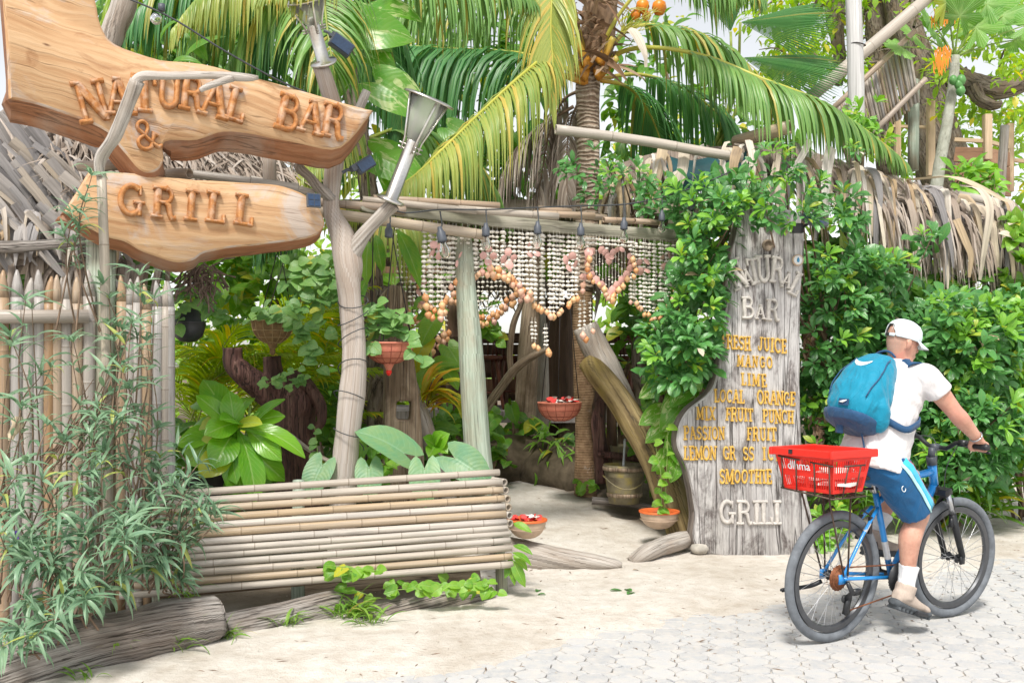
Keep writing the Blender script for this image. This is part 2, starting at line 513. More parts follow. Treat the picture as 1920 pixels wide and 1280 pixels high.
 c = s.mix(s.ramp(b, [(.50, 0), (.62, .8)]), c, (.11, .085, .08))
 b2 = s.noise(s.map(uv, (7, 3.2, 1)), 1.0, 6, .7, .4)
 c = s.mix(s.ramp(b2, [(.50, 0), (.64, .65)]), c, (.58, .565, .55))
 rot = s.n('ShaderNodeMapping', {'Vector': uv, 'Rotation': (0, 0, .55), 'Scale': (130, 10, 1)}).outputs[0]
 h = s.noise(rot, 1.0, 2, .5)
 c = s.mix(s.ma('MULTIPLY', s.ramp(b, [(.4, .1), (.6, .75)]), .8), c, s.ramp(h, [(.42, .3), (.58, 1.15)]), 'MULTIPLY')
 k = s.noise(s.map(uv, (9, .33, 1)), 1.0, 3, .5, .7)
 kk = s.ramp(s.ma('ABSOLUTE', s.ma('SUBTRACT', k, .5)), [(.0, 1), (.014, 0)])
 c = s.mix(s.ma('MULTIPLY', kk, .85), c, (.025, .018, .015))
 s.bump(s.ma('SUBTRACT', s.ma('ADD', g, s.ma('MULTIPLY', h, .4)), kk), .7, .012)
 M['plank_grey'] = s.fin(c, .8, .25)
 M['plank_edge'] = wood('grey_plank_edge', [(.06, .045, .04), (.20, .17, .15), (.34, .30, .27)], 20, 2, .5, .8, .85)
 M['drift'] = wood('driftwood', [(.26, .22, .19), (.42, .375, .33), (.53, .49, .45), (.60, .57, .53)], 44, 2.0, .55, .7, .7, blotch=(.27, .19, .13), bsc=3.0, bamt=.45)
 M['post_bole'] = wood('pale_bole', [(.30, .235, .19), (.46, .39, .335), (.57, .51, .465), (.64, .59, .55)], 52, 1.1, .35, .45, .68, blotch=(.33, .225, .155), bsc=1.8, bamt=.6)
 M['log'] = wood('grey_log', [(.10, .085, .075), (.26, .23, .21), (.42, .39, .36), (.56, .535, .51)], 62, 2.6, .8, 1.0, .85, blotch=(.20, .15, .115), bsc=2.6, bamt=.55)
 M['log_brown'] = wood('brown_old_post', [(.18, .125, .08), (.34, .25, .17), (.46, .36, .265), (.54, .45, .35)], 48, 1.4, .8, .8, .8, blotch=(.13, .085, .05), bsc=3)
 M['green_post'] = wood('green_treated_pole', [(.16, .20, .145), (.30, .36, .285), (.42, .49, .40), (.52, .56, .47)], 52, 1.3, .6, .5, .7, blotch=(.33, .255, .175), bsc=2.6, bamt=.65)
 M['stump'] = wood('dark_red_stump', [(.022, .010, .009), (.075, .032, .028), (.15, .075, .062), (.26, .15, .12)], 34, 2.2, .9, 1.3, .6, coord='OB', blotch=(.10, .055, .04), bsc=5)
 M['dark_wood'] = wood('dark_timber', [(.055, .03, .02), (.12, .07, .045), (.20, .125, .085)], 22, 1.5, .5, .5, .6)
 M['mahogany'] = wood('red_brown_chair_wood', [(.06, .018, .010), (.13, .042, .024), (.19, .075, .045)], 20, 1.5, 0, .3, .4)
 M['deck'] = wood('grey_deck_board', [(.24, .21, .20), (.38, .34, .33), (.48, .45, .44)], 20, 1.4, .5, .4, .75)
 M['fascia'] = wood('pale_fascia_plank', [(.25, .23, .18), (.43, .41, .33), (.55, .52, .44)], 20, 1.2, .6, .5, .75, blotch=(.30, .30, .22))
 M['cedar'] = wood('brown_cedar_board', [(.20, .105, .058), (.34, .19, .115), (.44, .275, .18)], 16, 1.2, .3, .35, .7)
 M['pale_timber'] = wood('pale_new_timber', [(.38, .26, .16), (.55, .41, .27), (.62, .49, .35)], 18, 1.2, .25, .3, .7)
 M['white_pole'] = wood('whitewashed_pole', [(.40, .39, .39), (.58, .575, .575), (.68, .675, .67)], 22, 1.2, .5, .35, .7)
 M['yellow_trunk'] = wood('mossy_leaning_trunk', [(.07, .045, .02), (.20, .14, .06), (.33, .25, .12), (.40, .33, .20)], 16, 1.1, .7, .8, .65, blotch=(.26, .195, .028), bsc=2.4, bamt=.8)
 M['bark'] = wood('rough_bark', [(.055, .043, .034), (.15, .12, .095), (.26, .215, .18), (.36, .32, .28)], 18, 6, .8, 1.6, .9, blotch=(.22, .16, .11), bsc=6)
 M['papaya_bark'] = wood('papaya_bark', [(.24, .25, .19), (.40, .41, .34), (.50, .52, .46)], 10, 9, .3, .6, .8)
 s = SH('ringed_palm_bark')
 uv = s.uv()
 n = s.noise(s.map(uv, (14, 3, 1)), 1.0, 5, .6)
 sx = s.n('ShaderNodeSeparateXYZ', {0: uv})
 w = s.ma('SINE', s.ma('ADD', s.ma('MULTIPLY', sx.outputs[1], 150.0), s.ma('MULTIPLY', s.noise(s.map(uv, (5, 9, 1)), 1.0, 5), 16.0)))
 c = s.ramp(s.ma('ADD', s.ma('MULTIPLY', w, .22), n), [(.2, (.17, .115, .08)), (.5, (.37, .285, .215)), (.8, (.54, .46, .38))])
 s.bump(s.ma('ADD', w, n), .8, .012)
 M['palm_bark'] = s.fin(c, .85, .2)
 s = SH('brown_palm_base')
 uv = s.uv()
 n = s.noise(s.map(uv, (16, 12, 1)), 1.0, 6, .65)
 w = s.ma('SINE', s.ma('ADD', s.ma('MULTIPLY', sx_ := s.n('ShaderNodeSeparateXYZ', {0: uv}).outputs[1], 260.0), s.ma('MULTIPLY', n, 6.0)))
 c = s.ramp(s.ma('ADD', s.ma('MULTIPLY', w, .05), n), [(.25, (.10, .062, .034)), (.5, (.22, .14, .08)), (.75, (.33, .23, .14))])
 c = s.mix(s.ramp(s.noise(s.map(uv, (6, 3, 1)), 1.0, 6, .7), [(.6, 0), (.68, .7)]), c, (.42, .40, .36))
 s.bump(s.ma('ADD', s.ma('MULTIPLY', w, .35), n), .5, .008)
 M['palm_base'] = s.fin(c, .85, .2)
 tan = [(0, (.46, .345, .22)), (.3, (.51, .42, .315)), (.6, (.48, .425, .36)), (1, (.53, .485, .43))]
 M['bamboo'] = bamboo_mat('weathered_bamboo', tan, stainamt=.6, stain=(.25, .225, .20))
 M['bamboo_fence'] = bamboo_mat('fence_bamboo', [(0, (.36, .22, .115)), (.2, (.42, .30, .19)), (.45, (.42, .38, .34)), (.75, (.37, .355, .345)), (1, (.46, .42, .38))], stainamt=.65)
 M['bamboo_dark'] = bamboo_mat('old_brown_bamboo', [(0, (.34, .235, .15)), (.5, (.45, .33, .225)), (1, (.40, .33, .275))], stainamt=.5)
 M['thatch'] = straw('grey_thatch', [(0, (.22, .175, .145)), (.3, (.38, .31, .255)), (.65, (.50, .42, .355)), (1, (.58, .52, .47))])
 M['strip'] = straw('dry_palm_strip', [(0, (.42, .30, .18)), (.3, (.60, .48, .33)), (.65, (.66, .58, .47)), (1, (.72, .68, .63))], su=24)
 M['strip_grey'] = straw('grey_palm_strip', [(0, (.20, .19, .195)), (.35, (.38, .365, .365)), (.7, (.50, .465, .44)), (1, (.55, .47, .37))], su=24)
 M['root'] = plain('dry_root', (.17, .125, .10), .85, .2, var=.5, nsc=18, bump=.5)
 M['ruellia'] = leafm('grey_green_leaf', (.115, .225, .145), (.21, .345, .22), (.36, .40, .10), .03, .22, .4, (.30, .42, .26), .07, .25, veins=False)
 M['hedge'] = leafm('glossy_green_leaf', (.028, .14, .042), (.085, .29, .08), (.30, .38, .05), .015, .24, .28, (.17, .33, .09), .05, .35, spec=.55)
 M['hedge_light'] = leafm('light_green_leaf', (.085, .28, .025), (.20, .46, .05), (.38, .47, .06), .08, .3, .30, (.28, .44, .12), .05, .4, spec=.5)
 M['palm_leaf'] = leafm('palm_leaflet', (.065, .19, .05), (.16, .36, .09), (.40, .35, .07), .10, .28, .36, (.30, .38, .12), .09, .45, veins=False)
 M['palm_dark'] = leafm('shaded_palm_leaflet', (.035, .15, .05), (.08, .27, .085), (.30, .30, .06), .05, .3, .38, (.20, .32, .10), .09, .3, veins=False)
 M['palm_yellow'] = leafm('yellowing_palm_leaflet', (.16, .30, .07), (.34, .42, .10), (.55, .44, .10), .12, .3, .38, (.50, .45, .14), .10, .6, veins=False)
 M['palm_bright'] = leafm('fern_palm_leaflet', (.13, .27, .015), (.30, .44, .025), (.50, .44, .03), .08, .45, .4, (.36, .42, .08), .08, .4, veins=False)
 M['fan'] = leafm('fan_palm_leaf', (.050, .19, .060), (.09, .27, .085), (.36, .36, .10), .02, .3, .34, (.22, .38, .17), .12, .3, veins=False)
 M['bright'] = leafm('bright_green_leaf', (.10, .33, .018), (.20, .48, .030), (.40, .46, .04), .03, .34, .28, (.36, .55, .16), .05, .3, spec=.55)
 M['taro'] = leafm('taro_leaf', (.12, .28, .15), (.18, .38, .18), (.42, .42, .08), 0, .28, .4, (.26, .44, .26), .04, .45)
 M['pothos'] = leafm('variegated_leaf', (.065, .25, .022), (.13, .36, .035), (.40, .45, .08), .03, .34, .32, (.26, .42, .12), .04, .3, spot=(.47, .56, .25), spotamt=.85)
 M['trail'] = leafm('round_trailing_leaf', (.09, .24, .075), (.19, .38, .11), (.42, .45, .08), .05, .32, .42, (.28, .42, .18), .04, .35)
 M['vine_leaf'] = leafm('creeper_leaf', (.08, .27, .025), (.19, .40, .05), (.46, .46, .04), .08, .34, .35, (.30, .46, .14), .05, .4)
 M['grass'] = leafm('grass_blade', (.10, .26, .035), (.22, .40, .06), (.42, .38, .12), .08, .3, .5, (.2, .35, .1), .05, .3, veins=False)
 M['strap_leaf'] = leafm('strap_leaf', (.045, .16, .02), (.11, .28, .035), (.46, .42, .03), .08, .3, .38, (.2, .35, .1), .08, .3, veins=False)
 M['croton'] = leafm('yellow_strap_leaf', (.28, .40, .02), (.50, .46, .03), (.62, .36, .03), .15, .35, .35, (.6, .55, .1), .08, .4, veins=False)
 M['canopy'] = leafm('canopy_leaf', (.12, .29, .03), (.28, .48, .06), (.55, .50, .06), .07, .45, .42, (.3, .44, .12), .05, .4, veins=False)
 M['papaya_leaf'] = leafm('papaya_leaf', (.10, .29, .05), (.19, .42, .10), (.42, .46, .06), .03, .4, .4, (.40, .55, .25), .05, .3)
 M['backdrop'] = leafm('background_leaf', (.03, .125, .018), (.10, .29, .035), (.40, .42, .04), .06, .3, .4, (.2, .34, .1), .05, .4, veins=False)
 M['flower'] = plain('purple_petal', (.20, .10, .50), .6, .2)
 M['stem'] = plain('brown_stem', (.20, .14, .10), .75, .2, var=.35, nsc=20)
 M['green_stem'] = plain('green_stem', (.22, .33, .08), .5, .3, var=.3, nsc=12)
 s = SH('palm_rachis')
 n = s.noise(s.map(s.uv(), (20, 1.5, 1)), 1.0, 4)
 M['rachis'] = s.fin(s.mix(s.att(), s.ramp(n, [(.3, (.34, .36, .05)), (.7, (.52, .48, .10))]), s.ramp(n, [(.3, (.36, .13, .02)), (.7, (.62, .30, .03))])), .42, .4)
 M['rachis_green'] = plain('green_rachis', (.24, .29, .06), .45, .35, var=.3, nsc=9)
 M['fibre'] = straw('palm_fibre', [(0, (.15, .085, .045)), (.5, (.29, .18, .11)), (1, (.42, .30, .20))])
 M['coconut'] = plain('orange_coconut', (.62, .20, .015), .38, .45, var=.25, nsc=7)
 M['papaya_fruit'] = plain('green_papaya', (.09, .25, .07), .4, .4, var=.25, nsc=10)
 M['shell'] = plain('cream_shell', (.78, .74, .67), .38, .45, var=.25, nsc=70)
 M['pink_shell'] = plain('pink_scallop_shell', (.62, .36, .32), .4, .4, var=.28, nsc=40)
 s = SH('orange_shell')
 M['orange_shell'] = s.fin(s.ramp(s.rnd(), [(0, (.62, .26, .10)), (.5, (.74, .46, .24)), (1, (.68, .40, .33))]), .35, .45)
 M['terracotta_pink'] = plain('pink_plastic_basket', (.56, .19, .125), .55, .35, var=.14, nsc=26)
 M['basket_line'] = plain('dark_weave_line', (.30, .085, .055), .6, .3)
 M['pot_tan'] = plain('tan_bowl', (.55, .41, .30), .6, .3, var=.16, nsc=18)
 M['pot_rim'] = plain('orange_rim', (.66, .135, .035), .5, .35)
 M['coir'] = plain('brown_wicker_bowl', (.20, .125, .06), .7, .25, var=.4, nsc=34, bump=.5)
 M['coir_line'] = plain('pale_wicker_line', (.36, .26, .14), .7, .25)
 M['kettle'] = plain('black_iron', (.035, .038, .042), .38, .5, .3, var=.3, nsc=14)
 M['soil'] = plain('dark_soil', (.03, .022, .016), .95, .1, var=.5)
 s = SH('mossy_bucket_wood')
 uv = s.uv(); n = s.noise(s.map(uv, (6, 4, 1)), 1.0, 6, .65, .4)
 c = s.ramp(n, [(.3, (.085, .07, .045)), (.5, (.19, .165, .10)), (.62, (.26, .21, .06)), (.75, (.33, .31, .25))])
 s.bump(n, .4, .006)
 M['bucket'] = s.fin(c, .6, .35)
 M['red_petal'] = plain('red_petal', (.68, .05, .045), .55, .3, var=.2)
 M['white_petal'] = plain('white_petal', (.80, .74, .70), .55, .3, var=.08)
 M['steel'] = plain('brushed_steel', (.62, .60, .57), .28, .5, 1.0, var=.1, nsc=60)
 M['chrome'] = plain('grey_alloy', (.55, .56, .58), .35, .5, .9, var=.08)
 M['black'] = plain('black_plastic', (.025, .026, .03), .42, .45, var=.2)
 M['cable'] = plain('grey_cable', (.05, .055, .06), .5, .4)
 M['rope'] = plain('dark_rope', (.035, .03, .03), .8, .2)
 M['slate_plastic'] = plain('slate_lamp_socket', (.075, .085, .105), .45, .4, var=.15)
 M['solar'] = plain('dark_blue_solar_cell', (.02, .045, .10), .15, .6, var=.25, nsc=60)
 s = SH('bulb_glass')
 M['glass'] = s.fin((.95, .96, .95), .03, .5, **{'Transmission Weight': 1.0, 'IOR': 1.35})
 s = SH('smoked_glass')
 M['torch_glass'] = s.fin((.84, .86, .78), .12, .5, **{'Transmission Weight': .72, 'IOR': 1.12})
 s = SH('running_water')
 M['water'] = s.fin((.9, .95, 1.0), .05, .5, **{'Transmission Weight': .6, 'IOR': 1.33})
 s = SH('old_foil')
 n = s.noise(s.ob(), 20, 4)
 M['tarp'] = plain('dark_green_tarp', (.012, .055, .065), .6, .3, var=.3, nsc=6)
 M['filament'] = plain('warm_filament', (.65, .42, .16), .4, .4)
 s = SH('yellow_letter')
 n = s.noise(s.map(s.ob()), 30, 4)
 M['yellow_paint'] = s.fin(s.ramp(n, [(.3, (.56, .33, .05)), (.7, (.70, .47, .12))]), .45, .4)
 M['grey_letter'] = plain('pale_grey_letter', (.50, .47, .44), .7, .25, var=.22, nsc=22, bump=.3)
 M['ring_wood'] = plain('ring_wood', (.24, .19, .145), .75, .25, var=.35, nsc=30)
 M['badge_white'] = plain('white_badge', (.80, .82, .83), .4, .4, var=.03)
 M['badge_blue'] = plain('blue_print', (.07, .30, .55), .4, .4)
 M['stone'] = plain('pale_coral_stone', (.46, .43, .38), .9, .2, var=.35, nsc=9, bump=.8)
 M['earth'] = plain('dark_bank_earth', (.10, .08, .055), .95, .15, var=.5, nsc=8, bump=.9)
 M['frame_blue'] = plain('blue_bike_paint', (.018, .25, .66), .28, .5, var=.06, **{'Coat Weight': .5})
 M['silver_decal'] = plain('silver_decal', (.55, .57, .60), .35, .5, .3)
 M['rubber'] = plain('dusty_tyre_rubber', (.15, .165, .185), .75, .3, var=.2, nsc=25, bump=.3)
 M['rim'] = plain('dark_rim', (.10, .105, .115), .35, .5, .6)
 M['black_metal'] = plain('black_painted_metal', (.03, .032, .036), .38, .5, .3)
 M['rust'] = plain('rusty_chain', (.22, .085, .04), .6, .4, .4, var=.35, nsc=80)
 M['wire'] = plain('brown_wire', (.10, .07, .055), .55, .4, .5)
 M['red_plastic'] = plain('red_plastic', (.78, .028, .018), .42, .4, var=.05)
 s = SH('skin')
 n = s.noise(s.ob(), 14, 5)
 c = s.ramp(n, [(.3, (.47, .235, .17)), (.5, (.56, .30, .22)), (.7, (.62, .36, .265))])
 fr = s.noise(s.ob(), 60, 3, .7)
 c = s.mix(s.ramp(fr, [(.5, 0), (.72, .35)]), c, (.42, .20, .14))
 c = s.mix(s.ramp(s.att(), [(0, 0), (1, 1)]), c, (.60, .24, .19))
 st = s.ma('MULTIPLY', s.ma('MULTIPLY', s.att(), -1.0), s.ramp(s.noise(s.ob(), 170, 3, .7), [(.3, .25), (.65, 1)]))
 c = s.mix(s.ramp(st, [(0, 0), (1, .75)]), c, (.33, .245, .20))
 s.bump(s.noise(s.ob(), 90, 3), .12, .002)
 M['skin'] = s.fin(c, .5, .4, **{'Subsurface Weight': .08, 'Subsurface Scale': .02})
 def cloth(name, col, fold=.5, fsc=7, weave=900, var=.08, rough=.85):
  s = SH(name)
  o = s.ob()
  n = s.noise(s.n('ShaderNodeMapping', {'Vector': o, 'Scale': (1.2, 1.2, .7)}).outputs[0], fsc, 4, .5, 1.2)
  w = s.noise(o, weave, 1)
  c = s.mix(s.ramp(n, [(.3, 0), (.7, 1)]), tuple(x * (1 - var) for x in col), tuple(min(.85, x * (1 + var)) for x in col))
  s.bump(s.ma('ADD', s.ma('MULTIPLY', n, 1.0), s.ma('MULTIPLY', w, .03)), fold, .035)
  M[name] = s.fin(c, rough, .2, **{'Sheen Weight': .15})
 cloth('shirt_white', (.70, .68, .69), .65, 7)
 cloth('shorts_blue', (.012, .105, .26), .5, 8, rough=.6)
 cloth('stripe_cyan', (.05, .48, .72), .4, 8, rough=.6)
 cloth('stripe_pale', (.42, .72, .74), .4, 8, rough=.6)
 cloth('stripe_red', (.45, .04, .09), .3, 8)
 cloth('cap_cloth', (.66, .74, .78), .3, 12)
 cloth('pack_teal', (.006, .23, .37), .75, 9, rough=.5)
 cloth('pack_navy', (.022, .075, .17), .5, 9, rough=.6)
 cloth('sock_white', (.74, .75, .76), .3, 30)
 M['shoe_beige'] = plain('beige_suede', (.47, .39, .33), .85, .2, var=.12, nsc=40, bump=.2)
 M['shoe_sole'] = plain('grey_shoe_rubber', (.075, .085, .095), .7, .3, var=.2)
 M['logo_white'] = plain('white_print', (.75, .82, .85), .6, .3, var=.03)
 M['hair'] = plain('short_grey_hair', (.35, .29, .25), .8, .2, var=.3, nsc=120)
build_materials()
# ---------------------------------------------------------------- ground: coral sand, entrance slope, paving
ED0, EDA = V((-0.72, 4.36)), RD(33.0)            # a point on the ragged edge of the paving and its direction
EDN = V((-math.sin(EDA), math.cos(EDA)))
FAC = RD(29.0)                                   # direction of the bar's street front
FU, FN = V((math.cos(FAC), math.sin(FAC))), V((-math.sin(FAC), math.cos(FAC)))
F0 = V((0.6, 7.05))                              # sill of the entrance
def ground_z(x, y):
 p = V((x, y))
 d = (p - ED0).dot(EDN) + .16 * nz(x * 1.6, y * 1.6) + .09 * nz(x * 5, y * 5, 3)
 z = -.0135 + .0090 * nz(x * 3.1, y * 3.1, 7) + .033 * smooth(-.25, .55, d)
 z += smooth(.1, .9, d) * (.016 * nz(x * 1.3, y * 1.3, 2) + .008 * nz(x * 4.5, y * 4.5, 5) + .007 * nz(x * 11, y * 11, 1) + .006 * max(0, nz(x * 6, y * 9, 4)))
 e = (p - F0).dot(FN)
 a = (p - F0).dot(FU)
 z += .24 * smooth(-.05, 2.6, e) * smooth(9.0, 3.0, abs(a)) + .06 * smooth(2.0, 5.0, e)
 return z
def build_ground():
 def axis(lo, hi, st, far):
  a = list(np.arange(lo, hi + 1e-6, st)); o = []; g = st
  x = lo
  while x > -far: g *= 1.45; x -= g; o.append(x)
  x = hi; g = st; e = []
  while x < far: g *= 1.45; x += g; e.append(x)
  return o[::-1] + a + e
 xs, ys = axis(-3.4, 4.6, .042, 240), axis(3.8, 9.6, .042, 240)
 mb = MB()
 nx = len(xs)
 for y in ys:
  for x in xs:
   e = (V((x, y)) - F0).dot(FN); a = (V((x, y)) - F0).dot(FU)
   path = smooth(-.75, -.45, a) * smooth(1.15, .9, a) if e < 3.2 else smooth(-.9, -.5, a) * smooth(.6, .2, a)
   dirt_shade = smooth(.35 - .75 * smooth(-.7, -1.1, a), .8 - .75 * smooth(-.7, -1.1, a), e + .25 * nz(x * 2, y * 2)) * (1 - path) * smooth(4.4, 3.2, abs(a)) + (1 if e > 4.2 else 0)  # dark soil, pulled forward at the bench to paint in the shadow beneath it
   mb.p((x, y, ground_z(x, y)), min(1, dirt_shade * .95))
 for j in range(len(ys) - 1):
  for i in range(nx - 1):
   k = j * nx + i
   mb.q((k, k + 1, k + nx + 1, k + nx), [(0, 0)] * 4)
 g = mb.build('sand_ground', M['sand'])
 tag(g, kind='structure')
def build_litter():
 rr = random.Random(41)
 for nm, mt, n, s0, s1 in (('sand_litter', 'stem', 2600, .003, .012), ('pebbles', 'stone', 900, .004, .013)):
  mb = MB()
  for i in range(n):
   x, y = rr.uniform(-3, 4.4), rr.uniform(4.4, 9.2); d = (V((x, y)) - ED0).dot(EDN)
   w = math.exp(-(d / .5) ** 2) * .8 + (.35 if d > 0 else .12) * max(0, nz(x * 1.7, y * 1.7, 8) + .35) + .9 * math.exp(-((d - 1.7 - .25 * nz(x, y)) / .28) ** 2)
   if rr.random() > w: continue
   s = rr.uniform(s0, s1) * rr.random() ** .5; a = rr.uniform(0, 6.3); c = V((x, y, max(ground_z(x, y), 0 if d < 0 else -1) + s * .12))
   R_ = Matrix.Rotation(a, 3, 'Z') @ Matrix.Rotation(rr.uniform(-.4, .4), 3, 'X'); L = s * (rr.uniform(1.2, 4.5) if mt == 'stem' else 1)
   t = [mb.p(c + R_ @ V(q)) for q in ((L, 0, 0), (0, s * .5, 0), (-L, 0, 0), (0, -s * .5, 0), (0, 0, s * .45))]
   for j in range(4): mb.q((t[j], t[(j + 1) % 4], t[4]), [(0, 0)] * 3)
  tag(mb.build(nm, M[mt], smooth=False), ('bits of twig and dry leaf scattered on the sand', 'small pale pebbles scattered on the sand and paving')[mt == 'stone'], 'litter' if mt == 'stem' else 'pebbles', kind='stuff')
def build_paving():
 root = obj('stone_pavement', None); root['kind'] = 'structure'
 L = .207; gap = .0065
 e = L / 3.414; h = e * 1.2071
 def outl(kind):
  if kind == 0:
   a, b = h - gap / 2, e / 2 - gap * .2
   return [(a, -b), (a, b), (b, a), (-b, a), (-a, b), (-a, -b), (-b, -a), (b, -a)]
  a = e / 2 - gap / 2
  return [(a, -a), (a, a), (-a, a), (-a, -a)]
 meshes = {0: [], 1: []}
 for kind in (0, 1):
  for s in range(5):
   rr = random.Random(90 + s + 10 * kind); mb = MB()
   out = []
   o = outl(kind); n0 = len(o)
   for i in range(n0):
    p, q = V(o[i]), V(o[(i + 1) % n0])
    for f in ((.06, .5, .94) if kind == 0 else (.10, .5, .90)):
     v = p.lerp(q, f) * (1.012 if f == .5 else 1.0); out.append((v.x + rr.uniform(-.0025, .0025), v.y + rr.uniform(-.0025, .0025)))
   n = len(out); k = .982 if kind == 0 else .965
   top = [mb.p((x * k, y * k, rr.uniform(-.0006, .0008))) for x, y in out]
   mid = [mb.p((x, y, -.0028)) for x, y in out]; bot = [mb.p((x, y, -.05)) for x, y in out]
   mb.q(top, [(.5, .5)] * n)
   for r0, r1 in ((mid, top), (bot, mid)):
    for i in range(n):
     q = (i + 1) % n; mb.q((r0[i], r0[q], r1[q], r1[i]), [(0, 0)] * 4)
   meshes[kind].append(mb.mesh(('paver', 'small_paver')[kind], M['paver'], angle=50))
 rr = random.Random(5)
 spots = {0: [], 1: []}
 for r in range(-80, 34):
  for c in range(-44, 66):
   for kind in (0, 1):
    u = (c + .5 * (r & 1) + .5 * kind) * L; v = r * L / 2
    p = ED0 + V((math.cos(EDA), math.sin(EDA))) * u + EDN * v
    if p.y < 2.2 or p.y > 16 or abs(p.x) > 8 or v > .75: continue
    px, py = 960 + F * p.x / p.y, HY + F * CZ / p.y
    if not -400 < px < 2300: continue
    spots[kind].append((p, -60 < px < 1980 and py < 1310, v))
 def mat_for(p):
  return (Matrix.Translation((p.x, p.y, rr.uniform(-.0020, .0020))) @ Matrix.Rotation(EDA + rr.uniform(-.02, .02), 4, 'Z')
    @ Matrix.Rotation(rr.uniform(-.012, .012), 4, 'X') @ Matrix.Rotation(rr.uniform(-.010, .010), 4, 'Y'))
 mb = MB()
 for kind in (0, 1):
  vis = sorted([s for s in spots[kind] if s[1]], key=lambda s: s[0].y + (3 if s[2] > .35 else 0))
  ids = set(id(s) for s in vis[:300])
  o = outl(kind)
  for s in spots[kind]:
   m = mat_for(s[0])
   if id(s) in ids: obj(('paver', 'small_paver')[kind], meshes[kind][rr.randrange(5)], root, m); continue
   t = [mb.p(m @ V((x * .96, y * .96, 0))) for x, y in o]; b = [mb.p(m @ V((x, y, -.03))) for x, y in o]
   mb.q(t, [(0, 0)] * len(o))
   for i in range(len(o)):
    q = (i + 1) % len(o); mb.q((b[i], b[q], t[q], t[i]), [(0, 0)] * 4)
 mb.build('paver_field', M['paver'], root, smooth=False, kind='stuff')
